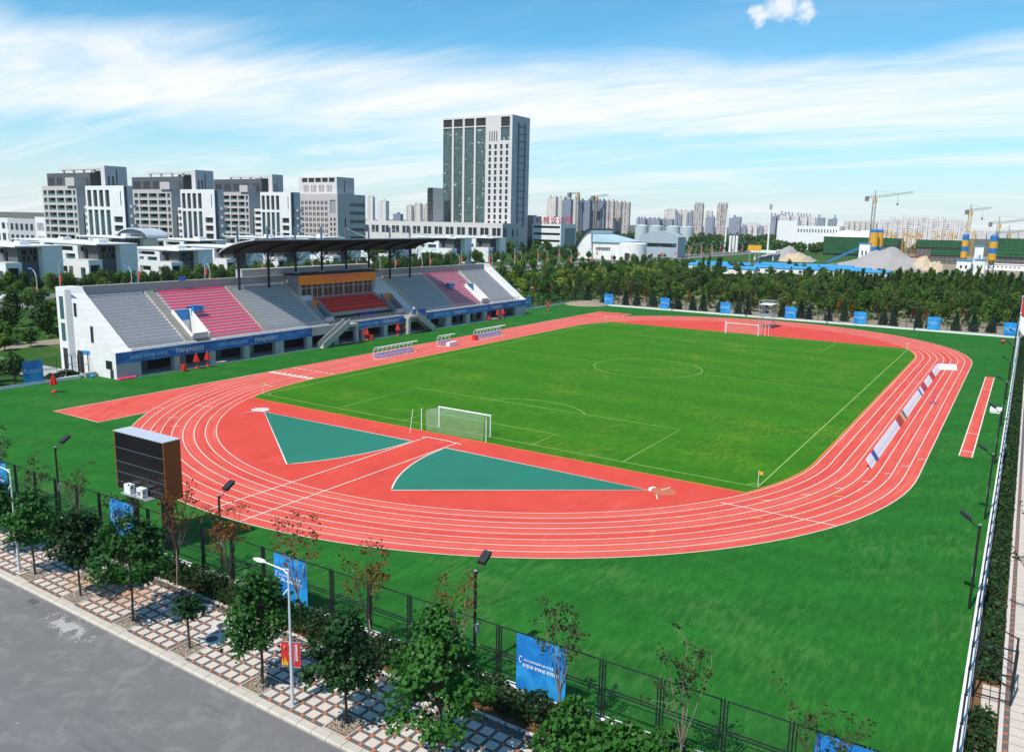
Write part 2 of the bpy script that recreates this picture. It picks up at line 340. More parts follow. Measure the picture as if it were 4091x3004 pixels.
def asphaltmat():
    m, t, b = newmat('asphalt'); k = NT(t); p = k.pos()
    g = k.noise(p, 22, 4, .8); f = k.noise(p, .25, 5, .6, .5); s_ = k.noise(k.map(p, (1.2, .10, 1)), .9, 4, .6)
    cc = k.mix(k.m('ADD', k.m('MULTIPLY', f, .5), k.m('MULTIPLY', s_, .5)), (.115, .112, .112), (.205, .199, .194)); cc = k.mix(k.m('MULTIPLY', g, .45), cc, (.11, .108, .108))
    cr = k.n('ShaderNodeTexVoronoi', feature='DISTANCE_TO_EDGE'); cr.inputs['Scale'].default_value = .16; t.links.new(k.map(p, (1, .7, 1)), cr.inputs['Vector'])
    cc = k.mix(k.m('MULTIPLY', k.m('LESS_THAN', cr.outputs['Distance'], .0035), .0), cc, (.05, .05, .05))
    pt = k.ramp(k.noise(p, .55, 7, .78, .6), .47, .66); cc = k.mix(k.m('MULTIPLY', pt, .45), cc, (.26, .25, .24)); dk = k.ramp(k.noise(k.map(p, (1.5, .16, 1), (0, 0, .05), (3, 1, 0)), .7, 5, .65), .55, .68); cc = k.mix(k.m('MULTIPLY', dk, .5), cc, (.085, .085, .09))
    fl_ = k.m('GREATER_THAN', k.noise(p, 3.1, 2, .5), .735); cc = k.mix(k.m('MULTIPLY', fl_, .5), cc, (.34, .33, .31))
    t.links.new(cc, b.inputs['Base Color']); b.inputs['Roughness'].default_value = .9; t.links.new(k.bump(g, .35, .01), b.inputs['Normal'])
asphaltmat()
mat('ground_earth', (.10, .095, .06), .95, .35, .03)
mat('soil', (.20, .10, .045), .95, .4, 2.5, bump=.5)
mat('bare_earth', (.30, .24, .17), .95, .25, .3)
mat('concrete', (.42, .41, .39), .85, .14, 1.2, grime=.35)
mat('kerbstone', (.52, .47, .40), .85, .18, 2.5, grime=.4, bump=.2)
mat('joint_dark', (.125, .115, .11), .9, .2, 3)
def slabmat():
    m, t, b = newmat('tile_pale'); k = NT(t); p = k.pos(); f = k.noise(p, 1.1, 5, .65); g = k.noise(p, 14, 4, .7)
    cc = k.mix(f, (.48, .41, .345), (.70, .615, .53)); cc = k.mix(k.m('MULTIPLY', g, .30), cc, (.33, .285, .245))
    d = k.n('ShaderNodeVectorMath', operation='DISTANCE'); t.links.new(k.map(p, (1, .42, 0)), d.inputs[0]); d.inputs[1].default_value = (-100.6, -2.0, 0)     # rusty spill round the second tree
    r_ = k.m('MULTIPLY', k.ramp(k.m('ADD', d.outputs['Value'], k.m('MULTIPLY', k.noise(p, .9, 5, .65), 1.6)), 3.4, 1.5), .75)
    cc = k.mix(r_, cc, (.44, .22, .08)); t.links.new(cc, b.inputs['Base Color']); b.inputs['Roughness'].default_value = .8; t.links.new(k.bump(g, .15, .01), b.inputs['Normal'])
slabmat()
mat('tile_grey', (.13, .14, .145), .85, .25, 4)
mat('tile_orange', (.50, .15, .07), .85, .22, 5)
mat('cement_pale', (.58, .53, .48), .8, .1, 2)
mat('chalk', (.46, .44, .42), .95, .2, 6)
mat('iron', (.12, .11, .12), .6, .3, 12, .3)
mat('pebble', (.42, .37, .30), .8, .45, 9)
mat('white_paint', (.80, .80, .79), .5, .06, 2, grime=.12)
mat('white_wall', (.80, .78, .76), .7, .08, .8, grime=.3)
mat('fence_dark', (.022, .026, .03), .5, .2, 3, .2)
mat('steel_dark', (.030, .033, .038), .5, .15, 2, .3)
mat('steel_blue', (.10, .14, .19), .5, .12, 2, .3)
mat('galv', (.50, .53, .57), .4, .1, 4, .5)
mat('pole_white', (.62, .66, .70), .4, .08, 3, .2)
meshmat('chain_link', (.03, .035, .04), .075, .0050)
meshmat('goal_net', (.82, .85, .80), .12, .0075)
def postermat():
    m, t, b = newmat('poster_blue'); k = NT(t); p = k.pos(); f = k.noise(p, .55, 4, .55, .8)
    t.links.new(k.mix(k.ramp(f, .35, .65), (.010, .17, .52), (.03, .33, .72)), b.inputs['Base Color']); b.inputs['Roughness'].default_value = .45
    t.links.new(k.bump(k.noise(k.map(p, (1, 1, .25)), 2.0, 3, .5), .35, .05), b.inputs['Normal'])
postermat()
def bannermat():
    m, t, b = newmat('banner_blue'); k = NT(t); p = k.pos(); f = k.noise(k.map(p, (.25, 1, .7)), .9, 4, .6, 1.2)
    t.links.new(k.mix(k.ramp(f, .38, .66), (.012, .10, .36), (.035, .24, .60)), b.inputs['Base Color']); b.inputs['Roughness'].default_value = .5
bannermat()
mat('ink_white', (.82, .86, .90), .6, .03, 3)
mat('ink_pale', (.35, .62, .85), .6, .05, 3)
mat('ink_pink', (.85, .18, .30), .6, .05, 3)
mat('ink_red', (.45, .035, .05), .6, .05, 3)
mat('ink_blue', (.03, .10, .35), .6, .05, 3)
mat('flag_red', (.60, .03, .02), .7, .15, 1.5)
mat('flag_yellow', (.75, .45, .05), .7, .1, 1.5)
mat('flag_white', (.80, .80, .82), .7, .05, 1.5)
mat('orange_cloth', (.97, .26, .03), .7, .12, .5)
mat('purple_cloth', (.06, .03, .22), .7, .2, 1)
mat('red_plastic', (.62, .035, .022), .4, .1, 3)
mat('yellow_cloth', (.80, .52, .02), .6, .08, 3)
mat('seat_grey', (.36, .37, .40), .5, .12, 2)
mat('seat_pink', (.88, .05, .18), .5, .12, 2)
mat('seat_red', (.62, .030, .018), .55, .15, 2)
mat('step_concrete', (.66, .655, .645), .85, .12, 1.5, grime=.3)
panelmat('stand_white', (.82, .80, .78), (.50, .49, .48), 1.1, .8, .03)
panelmat('stand_grey', (.40, .42, .44), (.24, .25, .27), .62, .62, .05)
mat('render_grey', (.30, .32, .34), .8, .1, .8, grime=.25)
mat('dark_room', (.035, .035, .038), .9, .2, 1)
mat('dark_glass', (.02, .028, .032), .12, .2, .6, 0, .6)
mat('window_glass', (.035, .05, .06), .15, .4, .35, 0, .6)
mat('window_teal', (.04, .13, .15), .15, .2, .5, 0, .6)
mat('roof_top', (.46, .50, .55), .5, .1, 1)
mat('scoreboard_black', (.010, .010, .012), .25, .3, 1, 0, .5)
mat('scoreboard_brown', (.28, .075, .018), .55, .15, 1)
mat('bark', (.085, .065, .05), .9, .3, 6, bump=.4)
mat('bark_pale', (.24, .19, .14), .9, .3, 8)
leafmat('leaf_plane', (.006, .028, .008), (.040, .150, .020))
leafmat('leaf_hedge', (.010, .030, .010), (.035, .085, .020))
leafmat('leaf_sparse', (.020, .035, .012), (.060, .085, .022))
leafmat('leaf_sparse_red', (.09, .040, .012), (.24, .085, .02))
leafmat('leaf_dark', (.018, .056, .012), (.105, .180, .030))
leafmat('leaf_mid', (.026, .080, .012), (.115, .215, .028))
leafmat('leaf_olive', (.045, .060, .018), (.15, .17, .045))
leafmat('leaf_yellow', (.09, .14, .014), (.26, .32, .03))
leafmat('leaf_fir', (.009, .034, .014), (.030, .080, .028))
leafmat('leaf_redshrub', (.20, .03, .015), (.42, .07, .02))

# ------------------------------------------------------------------ ground sheets
def struct(o): o['kind'] = 'structure'; return o
struct(MB().quad((-9000, -9000, -.30), (16000, -9000, -.30), (16000, 16000, -.30), (-9000, 16000, -.30)).build('ground', 'ground_earth'))
struct(MB().quad((-95.7, -53.0, 0), (92.4, -53.0, 0), (92.4, 64.0, 0), (-95.7, 64.0, 0)).build('lawn', 'lawn'))
struct(MB().quad((94.0, -160, -.06), (150, -160, -.06), (150, 140, -.06), (94.0, 140, -.06)).build('woodland_floor', 'bare_earth'))
struct(MB().quad((150.0, -200, -.08), (382, -200, -.08), (382, 64.5, -.08), (150.0, 64.5, -.08)).build('meadow', 'park_grass'))
struct(MB().quad((-140, 64.6, -.05), (900, 64.6, -.05), (900, 420, -.05), (-140, 420, -.05)).build('park_lawn', 'park_grass'))

TS, RI, RO = 41.4, 37.06, 46.47
def arc(cx, cy, r, a0, a1, n): return [(cx+r*math.cos(a0+(a1-a0)*i/n), cy+r*math.sin(a0+(a1-a0)*i/n)) for i in range(n+1)]
def stadium(r, n=48): return arc(TS, 0, r, -PI/2, PI/2, n)+arc(-TS, 0, r, PI/2, 1.5*PI, n)
ch = math.asin(36.9/RO)                                           # where the sprint chutes leave the bend
outline = [(76.1, RO), (-76.1, RO), (-76.1, 36.9)]+arc(-TS, 0, RO, PI-ch, 1.5*PI, 56)+arc(TS, 0, RO, -PI/2, ch, 56)+[(76.1, 36.9)]
track = struct(MB().quad(*[(x, y, .006) for x, y in outline]).build('running_track', 'tartan'))
def strip(mb, pts, wd, z, closed=False):
    """flat painted line of width wd along pts"""
    n = len(pts); P = [Vector((p[0], p[1])) for p in pts]; L = []
    for i in range(n):
        a = P[(i-1) % n] if (closed or i) else P[0]; b = P[(i+1) % n] if (closed or i < n-1) else P[-1]
        d = (b-a).normalized(); q = Vector((-d.y, d.x))*wd/2; L.append((P[i]+q, P[i]-q))
    for i in range(n if closed else n-1):
        j = (i+1) % n; mb.quad(*[(p.x, p.y, z) for p in (L[i][1], L[j][1], L[j][0], L[i][0])])
    return mb
ZL = .018
for i in range(9):
    strip(MB(), stadium(RI+(RO-RI)*i/8-.03, 64), .085, ZL, True).build('lane_line', 'line_white', track)
for s_ in (-1, 1):
    strip(MB(), [(s_*(TS+28.2), 36.95), (s_*76.05, 36.95), (s_*76.05, RO-.05), (s_*TS, RO-.05)], .13, ZL+.004).build('chute_line', 'line_white', track)
fl = MB()                                                          # finish line with the photo-finish squares
fl.quad((-42.4, RI, ZL+.004), (-42.0, RI, ZL+.004), (-42.0, RO, ZL+.004), (-42.4, RO, ZL+.004))
for i in range(8): y = RI+(RO-RI)*(i+.5)/8; fl.quad((-41.9, y-.3, ZL+.004), (-41.2, y-.3, ZL+.004), (-41.2, y+.3, ZL+.004), (-41.9, y+.3, ZL+.004))
for i in range(8): y = RI+(RO-RI)*(i+.5)/8; fl.quad((-37.3, y-.4, ZL+.004), (-37.1, y-.4, ZL+.004), (-37.1, y+.4, ZL+.004), (-37.3, y+.4, ZL+.004))
fl.build('finish_line', 'line_white', track)
sl_ = MB()
for i in range(8): y = RI+(RO-RI)*(i+.5)/8; sl_.quad((67.5-.0, y-.38, ZL+.004), (68.0, y-.38, ZL+.004), (68.0, y+.38, ZL+.004), (67.5, y+.38, ZL+.004))
sl_.build('start_marks', 'line_white', track)
for a, b in [((-75.6, 28.9), (-74.6, 28.0)), ((-69.9, 32.6), (-69.1, 31.7)), ((-72.3, 28.8), (-71.5, 28.0)), ((-63.7, 35.6), (-63.0, 33.2)), ((-67.7, 38.8), (-67.0, 37.5)), ((-49.7, 38.9), (-49.4, 37.2)), ((-60.3, -32.6), (-60.3, -42.4))]+[((x-.25, y+.35), (x+.25, y-.35)) for x, y in ((-57.3, -35.8), (-53.5, -38.4), (-49.7, -40.6), (-45.8, -42.4), (-41.7, -43.8), (-37.7, -44.9), (-33.9, -46.0))]:
    strip(MB(), [a, b], .12, ZL+.004).build('stagger_mark', 'line_white', track)
for x, y in ((-66.1, -30.8), (-58.6, -38.2), (-52.2, -41.0), (-70.4, -30.2), (-62.3, -36.4)): strip(MB(), [(x-.2, y+.35), (x+.2, y-.35)], .14, ZL+.004).build('hurdle_mark', 'flag_yellow', track)
# infield turf, cut straight at both ends
EX = 56.3; ai = math.acos((EX-TS)/36.75)
turf = arc(TS, 0, 36.75, -PI/2, -ai, 14)+arc(TS, 0, 36.75, ai, PI/2, 14)+arc(-TS, 0, 36.75, PI/2, PI-ai, 14)+arc(-TS, 0, 36.75, PI+ai, 1.5*PI, 14)
pitch = struct(MB().quad(*[(x, y, .014) for x, y in turf]).build('football_pitch', 'pitch_turf'))
strip(MB(), turf, .20, .020, True).build('turf_edge', 'edge_orange', pitch)
PL, PW = 53.96, 34.09
def pline(pts, name='pitch_line', wd=.11): strip(MB(), pts, wd, .026).build(name, 'line_pitch', pitch)
pline([(-PL, -PW), (PL, -PW)]); pline([(-PL, PW), (PL, PW)]); pline([(0, -PW), (0, PW)], wd=.10)
for s_ in (-1, 1):
    g0 = s_*PL
    pline([(g0, -PW), (g0, PW)], 'goal_line'); pline([(g0, -20.16), (g0-s_*16.5, -20.16), (g0-s_*16.5, 20.16), (g0, 20.16)], 'penalty_area'); pline([(g0, -9.16), (g0-s_*5.5, -9.16), (g0-s_*5.5, 9.16), (g0, 9.16)], 'goal_area')
    t0 = math.acos(5.5/9.15); c0 = g0-s_*11
    pline([(c0-s_*9.15*math.cos(t0*(2*i/20-1)), 9.15*math.sin(t0*(2*i/20-1))) for i in range(21)], 'penalty_arc')
    for q in (-1, 1): pline([(g0-s_*1.0*math.cos(i*PI/16), q*(PW-1.0*math.sin(i*PI/16))) for i in range(9)], 'corner_arc', .12)
strip(MB(), arc(0, 0, 9.15, 0, 2*PI, 64)[:-1], .11, .026, True).build('centre_circle', 'line_pitch', pitch)
# throwing sectors of the near D
for s_ in (-1, 1):
    ap = (-60.9, s_*25.9); r_ = 23.6
    a0 = math.atan2(-s_*1.0, 0.012); a1 = math.atan2(s_*6.7-ap[1], -74.8-ap[0])
    if s_ > 0 and a1 > 0: a1 -= 2*PI
    if s_ < 0 and a1 < 0: a1 += 2*PI
    poly = [ap]+arc(ap[0], ap[1], r_, a0, a1, 18)
    sec = MB().quad(*[(x, y, .012) for x, y in poly]).build('throwing_sector', 'teal_court', track)
    strip(MB(), poly, .14, .022, True).build('sector_line', 'line_white', sec)
    strip(MB(), [(-58.9, s_*27.3), (-60.2, s_*26.9)], .1, ZL).build('circle_mark', 'line_white', track); strip(MB(), [(-61.6, s_*27.0), (-62.8, s_*27.6)], .1, ZL).build('circle_mark', 'line_white', track)
    MB().quad(*[(x, y, .011) for x, y in arc(-60.4, s_*27.3, 1.07, 0, 2*PI, 24)[:-1]]).build('throwing_circle', 'cement_pale' if s_ > 0 else 'tile_orange', track)
strip(MB(), [(-58.5, 2.05), (-70, 2.1), (-87.6, 2.2)], .12, .022).build('runway_line', 'line_white', track)
strip(MB(), [(-58.5, -2.15), (-70, -2.1), (-87.6, -2.0)], .12, .022).build('runway_line', 'line_white', track)
strip(MB(), [(-58.2+.35*(1-(y/2.9)**2)-.35, y) for y in np.linspace(-2.9, 2.6, 13)], .17, .022).build('throwing_arc', 'line_white', track)
# long-jump runway on the lawn
lj = struct(MB().quad((-29.8, -50.55, .008), (29.1, -50.55, .008), (29.1, -49.2, .008), (-29.8, -49.2, .008)).build('jump_runway', 'tartan'))
strip(MB(), [(-29.7, -50.5), (29.0, -50.5), (29.0, -49.25), (-29.7, -49.25)], .12, ZL, True).build('runway_line', 'line_white', lj)
for x in (-27.2, -17.5, 16.0, 26.4): strip(MB(), [(x, -50.5), (x, -49.25)], .16, .022).build('takeoff_mark', 'line_white', lj)

# ------------------------------------------------------------------ street in front: kerb, pavement, road.  F() follows the street's slight skew
SK = .018
def F(x, y): return (x+SK*(y+28), y)
def Fq(mb, x0, x1, y0, y1, z0, z1): return mb.prism([F(x0, y0), F(x1, y0), F(x1, y1), F(x0, y1)], 2, z0, z1)
Y0, Y1 = -62, 92
struct(Fq(MB(), -128, -104.2, Y0-40, Y1, -.2, -.04).build('road', 'asphalt'))
pave = struct(Fq(MB(), -103.78, -98.3, Y0, Y1, -.2, .105).build('pavement', 'joint_dark'))
struct(Fq(MB(), -98.2, -95.9, Y0, Y1, -.2, .07).build('planting_bed', 'soil'))
kerbm = MB(); kerbm.prism([(-.25, 0), (.25, 0), (.25, .19), (-.18, .19), (-.25, .12)], 1, -.488, .488); km = kerbm.mesh('kerb_stone', 'kerbstone')
n = 0
for i in range(int(Y1-Y0)):
    y = Y0+i+.5
    if -46 < y < 40: link('kerb_stone', km, pave, F(-104.02, y)+(-.05+random.uniform(-.004, .004),), -SK)
edgem = MB().box(-.11, .11, -.488, .488, -.1, .135).mesh('edging_stone', 'cement_pale')
for i in range(int(Y1-Y0)):
    y = Y0+i+.5
    if -46 < y < 40: link('edging_stone', edgem, pave, F(-98.4, y)+(0,), -SK)
# pale slabs in a grid of dark strips with orange squares at the crossings
GX = [-103.61+.765*k for k in range(7)]; GP = .783
tm = MB().box(-.270, .270, -.284, .284, 0, .034).mesh('paving_slab', 'tile_pale'); om = MB().box(-.095, .095, -.095, .095, 0, .028).mesh('corner_tile', 'tile_orange')
PITS = [.97, -4.65, -10.35, -15.8, -21.9, -28.0, -33.7]
def in_pit(x, y): return x < -101.9 and any(abs(y-p) < .78 for p in PITS)
slabs = []; corners = []
for j in range(-50, 60):
    y = -26.52+GP*j
    for k in range(7):
        if k < 6 and not in_pit(GX[k]+.38, y-GP/2): slabs.append((GX[k]+.3825, y-GP/2))
        if not in_pit(GX[k], y): corners.append((GX[k], y))
MH = [(-99.43, -12.32), (-100.12, -15.14), (-101.5, -15.97)]
slabs = [s for s in slabs if all(math.hypot(s[0]-a, s[1]-b) > .55 for a, b in MH)]
def nearest(L): return sorted(L, key=lambda p: math.hypot(p[0]+129, p[1]+53) if p[1] > -46 else 999)
slabs = nearest([s for s in slabs if -46 < s[1] < 34]); corners = nearest([c for c in corners if -46 < c[1] < 34])
vis = [s for s in slabs if s[1] > -36]; rest = [s for s in slabs if s[1] <= -36]
for x, y in vis[:300]: link('paving_slab', tm, pave, F(x, y)+(.105+random.uniform(-.004, .004),), -SK+random.uniform(-.012, .012))
visc = [c for c in corners if c[1] > -36]; restc = [c for c in corners if c[1] <= -36]
for x, y in visc[:300]: link('corner_tile', om, pave, F(x, y)+(.105,), -SK)
mb = MB(); mc = MB()
for x, y in vis[300:]+rest: a, b = F(x, y); mb.box(a-.270, a+.270, b-.284, b+.284, .105, .139)
for x, y in visc[300:]+restc: a, b = F(x, y); mc.box(a-.095, a+.095, b-.095, b+.095, .105, .133)
tag(mb.build('far_paving_slabs', 'tile_pale', pave), kind='stuff'); tag(mc.build('far_corner_tiles', 'tile_orange', pave), kind='stuff')
for i, (x, y) in enumerate(MH):
    a, b = F(x, y); mhl = ['round grey manhole cover in the paving near the hedge', 'round manhole cover with a rusty patch in the paving', 'round dark manhole cover beside the sapling pit']
    t = thing('manhole', mhl[i], 'manhole', (a, b, .1))
    MB().lathe([(.62, 0), (.62, .044), (.36, .044)], 28).build('concrete_collar', 'cement_pale', t); MB().lathe([(.34, 0), (.34, .052), (.30, .056)], 28).build('cover', 'iron', t)
def pebbles(n, hx, hy, rs):
    v = []
    for i in range(n):
        x, y = rs.uniform(-hx, hx), rs.uniform(-hy, hy); r = rs.uniform(.025, .06); z = rs.uniform(0, .03)
        a = rs.uniform(0, PI); c, s_ = math.cos(a)*r, math.sin(a)*r
        top = (x, y, z+r*.8); q = [(x+c, y+s_, z), (x-s_*.7, y+c*.7, z), (x-c, y-s_, z), (x+s_*.7, y-c*.7, z)]
        for k in range(4): v += [q[k], q[(k+1) % 4], top]
    return v
pv = npmesh('pebbles', pebbles(420, .62, .62, NR), 3, 'pebble')
pitl = ['between the lamp post and the kerb', 'beside the drain grate', 'in front of the broad street tree', 'of the thin sapling', 'in front of the kerb chalk stain', 'near the lamp post with red banners', 'of the tallest dark street tree']
for i, y in enumerate(PITS):
    a, b = F(-102.95, y); t = thing('tree_pit', 'square pebble filled tree pit '+pitl[i], 'tree pit', (a, b, .0), -SK)
    f = MB(); f.box(-.78, -.70, -.78, .78, 0, .15); f.box(.70, .78, -.78, .78, 0, .15); f.box(-.70, .70, -.78, -.70, 0, .15); f.box(-.70, .70, .70, .78, 0, .15); f.build('pit_edging', 'kerbstone', t)
    MB().box(-.70, .70, -.70, .70, .02, .112).build('pit_soil', 'soil', t)
    tag(link('pebbles', pv, t, (0, 0, .112), i*PI/2), kind='stuff')
t = thing('drain_grate', 'small dark drain grate in the road by the kerb', 'drain grate', F(-104.8, -2.6)+(-.04,), -SK)
g_ = MB(); g_.box(-.22, .22, -.40, -.36, 0, .012); g_.box(-.22, .22, .36, .40, 0, .012)
for k in range(9): g_.box(-.22+.05*k, -.195+.05*k, -.36, .36, 0, .010)
g_.build('grate_bars', 'iron', t)
# spilt lime stain on the asphalt
sv = []
for i in range(2600):
    a = NR.normal(0, 1); b = NR.normal(0, 1); x, y = -104.95+.28*a, -7.6-.95*b+.25*a
    if math.sin(3.1*x+1.7*y)+math.sin(5.3*y-2.2*x) < -.5: continue
    r = NR.uniform(.010, .042); th = NR.uniform(0, PI)
    sv += [(x+r*math.cos(th+k*2*PI/5)*NR.uniform(.6, 1.2), y+1.6*r*math.sin(th+k*2*PI/5), -.036+i*.000006) for k in range(5)]
tag(link('lime_stain', npmesh('lime_stain', sv, 5, 'chalk')), 'pale splash of spilt lime on the grey asphalt', 'stain', kind='stuff')

# right-hand pavement beyond the side hedge
struct(MB().box(-97, 92, -54.7, -53.35, -.2, .04).build('side_bed', 'soil'))
rp = struct(MB().box(-97, 92, -64, -54.85, -.2, .10).build('side_pavement', 'joint_dark'))
rt = MB().box(-.36, .36, -.40, .40, 0, .034).mesh('side_slab', 'tile_pale')
k = 0
for i in range(-14, 60):
    x = -82.29+.8*i
    if x < -95: continue
    if k < 300:
        for y in (-55.62, -56.45):
            link('side_slab', rt, rp, (x+.4, y, .10), 0); k += 1
    link('corner_tile', om, rp, (x, -55.08, .10))
mb = MB()
for i in range(60, 200):
    x = -82.29+.8*i
    for y in (-55.62, -56.45): mb.box(x+.04, x+.76, y-.4, y+.4, .10, .134)
tag(mb.build('far_side_slabs', 'tile_pale', rp), kind='stuff')
MB().box(-97, 92, -54.95, -54.75, -.1, .15).build('side_edging', 'cement_pale', rp)
mb = MB()
for i in range(-14, 60): x = -82.29+.8*i; mb.box(x+.12, x+.68, -55.18, -54.99, .10, .128)
mb.build('grey_course', 'joint_dark', rp)

# ------------------------------------------------------------------ perimeter fences (local x runs along the fence)
def panel_meshes(P=3.0):
    f = MB()
    for x in (.15, P-.15): f.box(x-.028, x+.028, -.028, .028, .0, 3.05)
    for z in (0.03, 1.42, 1.58, 3.02): f.box(.178, P-.178, -.025, .025, z-.026, z+.026)
    m = MB().quad((.1, 0, .05), (P-.1, 0, .05), (P-.1, 0, 3.0), (.1, 0, 3.0))
    p = MB().box(-.038, .038, -.038, .038, -.45, 3.1); p.box(-.09, .09, -.09, .09, -.02, .01)
    for z in (.35, .95, 1.5, 2.1, 2.7): p.box(-.12, .12, -.012, .012, z, z+.04)
    return f.mesh('panel_frame', 'fence_dark'), m.mesh('chain_link', 'chain_link'), p.mesh('post', 'fence_dark')
PF, PM, PP = panel_meshes()
def fence(label, x, y, rz, n, wall=True, skip=()):
    t = thing('boundary_fence', label, 'fence', (x, y, 0), rz)
    if wall:
        w_ = MB(); w_.box(-.2, n*3+.2, -.16, .16, -.1, .40); w_.build('low_wall', 'white_wall', t)
        c = MB(); c.box(-.2, n*3+.2, -.20, .20, .403, .45); c.build('wall_coping', 'white_paint', t)
    z = .45 if wall else .05
    for i in range(n):
        if i in skip: continue
        link('panel_frame', PF, t, (i*3, 0, z)); link('chain_link', PM, t, (i*3, 0, z)); link('post', PP, t, (i*3, 0, z))
    link('post', PP, t, (n*3, 0, z)); return t
fence('dark chain link fence on a low white wall beside the paved street', -95.86, -53.2, PI/2, 39)
fence('dark chain link fence on a low white wall along the side hedge', -95.4, -53.2, 0, 63, skip=())
fence('dark chain link fence on a low white wall in front of the woodland', 93.0, -53.2, PI/2, 39)
fence('dark chain link fence between the white wall corner and the grandstand', 57.2, 64.3, 0, 12)
fence('dark chain link fence beside the white end wall of the grandstand', -95.6, 64.0, 0, 11, skip=(10,))
# open gate at the end of that fence, and the low grey planter wall behind it
t = thing('entrance_gate', 'open dark wire gate by the grandstand end wall', 'gate', (-62.6, 64.0, 0))
g_ = MB()
for x, y in ((0, 0), (2.4, 1.5), (0, 3.2), (2.4, 3.2), (0, 1.6)): g_.box(x-.05, x+.05, y-.05, y+.05, 0, 3.2)
for z in (.3, 1.7, 3.15): g_.bar((0, 0, z), (2.4, 1.5, z), .05); g_.bar((0, 0, z), (0, 3.2, z), .05); g_.bar((0, 3.2, z), (2.4, 3.2, z), .05)
g_.build('gate_frame', 'fence_dark', t)
struct(MB().box(-66.2, -60.2, 65.2, 78, -.1, .02).build('service_path', 'concrete'))
struct(MB().box(-140, -60.3, 79.5, 97, -.1, .0).build('access_road', 'asphalt'))
tag(MB().box(-61.9, -60.2, 63.4, 64.0, 0, .7).build('planter_wall', 'stand_grey'), 'low grey tiled planter wall at the foot of the grandstand', 'wall')

# blue posters: (centre, width, facing, label)
def poster(c, wdt, face, label, lines, hgt=3.05, z0=.47, sz=.30, group=None):
    """face: unit vector the printed side looks along (x,y)"""
    t = thing('fence_poster', label, 'poster', (c[0], c[1], z0), 0, group)
    f = Vector((face[0], face[1], 0)); xa = Vector((-face[1], face[0], 0)); o = f*.0; w_ = wdt/2
    nx, nz = 12, 8; mb = MB(); V = []
    for j in range(nz+1):
        for i in range(nx+1):
            u = i/nx; v = j/nz; r = .018*math.sin(7*u+3*v)*math.sin(PI*u)+.012*math.sin(13*u-5*v)
            p = xa*(-w_+wdt*u)+f*r; V.append((p.x, p.y, hgt*v))
    n0 = len(V)
    V += [(x-f.x*.012, y-f.y*.012, z) for x, y, z in V]
    fs = []
    for j in range(nz):
        for i in range(nx):
            a = j*(nx+1)+i; q = (a, a+1, a+nx+2, a+nx+1); fs.append(q); fs.append(tuple(n0+k for k in q[::-1]))
    mb.add(V, fs); mb.build('sheet', 'poster_blue', t, smooth=True)
    if lines:
        y_ = hgt*.50
        text(t, '中华人民共和国第九届大学生运动会', sz*.42, frame(xa*(-w_*.68)+f*.05+Vector((0, 0, y_+sz*.55)), xa, (0, 0, 1)), 'ink_white')
        text(t, '新里程 新跨越 新辉煌', sz*.72, frame(xa*(-w_*.72)+f*.05+Vector((0, 0, y_-sz*.55)), xa, (0, 0, 1)), 'ink_white')
        e = MB(); c0 = xa*(-w_*.80)+f*.05+Vector((0, 0, y_+sz*.75))         # swoosh emblem
        for k in range(3):
            pts = [c0+xa*(.09*math.cos(a)*(1-.25*k))+Vector((0, 0, .13*math.sin(a)-.05*k)) for a in np.linspace(.6+1.5*k, 2.6+1.5*k, 7)]
            for a, b in zip(pts, pts[1:]): e.bar(a, b, .045, .012)
        e.build('emblem', 'ink_white', t)
    return t
FP = [(18.3, 'blue poster on the street fence by the lamp post beside the first pit'), (.7, 'blue poster on the street fence in front of the scoreboard legs'), (-16.85, 'blue poster on the street fence behind the lamp post with red banners'), (-34.85, 'blue poster with white lettering on the street fence beside the tallest dark tree'), (-49.6, 'blue poster on the street fence near the white wall corner')]
for y, l in FP: poster((-96.05, y), 2.9, (-1, 0), l, True)
bl = ['nearest the grandstand corner', 'second from the grandstand corner', 'third from the grandstand corner', 'behind the steel scaffold tower', 'two posters past the scaffold tower', 'three posters past the scaffold tower', 'beside the flagpoles']
for i, y in enumerate((52.0, 34.2, 16.4, -1.2, -18.4, -35.3, -51.4)): poster((92.75, y), 2.9, (-1, 0), 'blue poster on the woodland fence '+bl[i], True)
poster((-69.2, 63.85), 2.8, (0, -1), 'blue poster on the fence beside the single red parasol', True)
poster((66.5, 64.1), 2.6, (0, -1), 'narrow blue poster on the fence past the grandstand end', True)
poster((-70.0, -53.4), 2.9, (0, -1), 'blue poster hung on the side fence facing the hedge', True); poster((-30.0, -53.4), 2.9, (0, -1), 'blue poster hung on the side fence opposite the jump runway', True)

# ------------------------------------------------------------------ floodlights
def floodlight(x, y, rz, label, group):
    """arm leans to local +x"""
    t = thing('floodlight', label, 'floodlight', (x, y, 0), rz, group)
    MB().tube([(0, 0, 0), (0, 0, 3), (0, 0, 5.75)], [.085, .08, .075], 10).build('pole', 'fence_dark', t)
    MB().lathe([(.0, 5.74), (.09, 5.75), (.09, 5.80), (.03, 5.83)], 10).build('pole_cap', 'galv', t)
    MB().tube([(.03, 0, 5.5), (.35, 0, 5.72), (.62, 0, 6.02)], .035, 6).build('arm', 'fence_dark', t)
    h_ = MB(); h_.prism([(-.42, -.09), (.30, -.09), (.42, .0), (.42, .10), (-.38, .12)], 1, -.24, .24)
    hd = h_.build('lamp_head', 'steel_dark', t, loc=(.85, 0, 6.22)); hd.rotation_euler = (0, R(-32), 0)
    MB().box(-.30, .26, -.2, .2, -.105, -.092).build('lens', 'window_glass', hd)
    MB().box(-.11, .11, -.24, -.09, 2.2, 2.75).build('control_box', 'galv', t); return t
FL1 = 'floodlight on a dark pole behind the street fence '
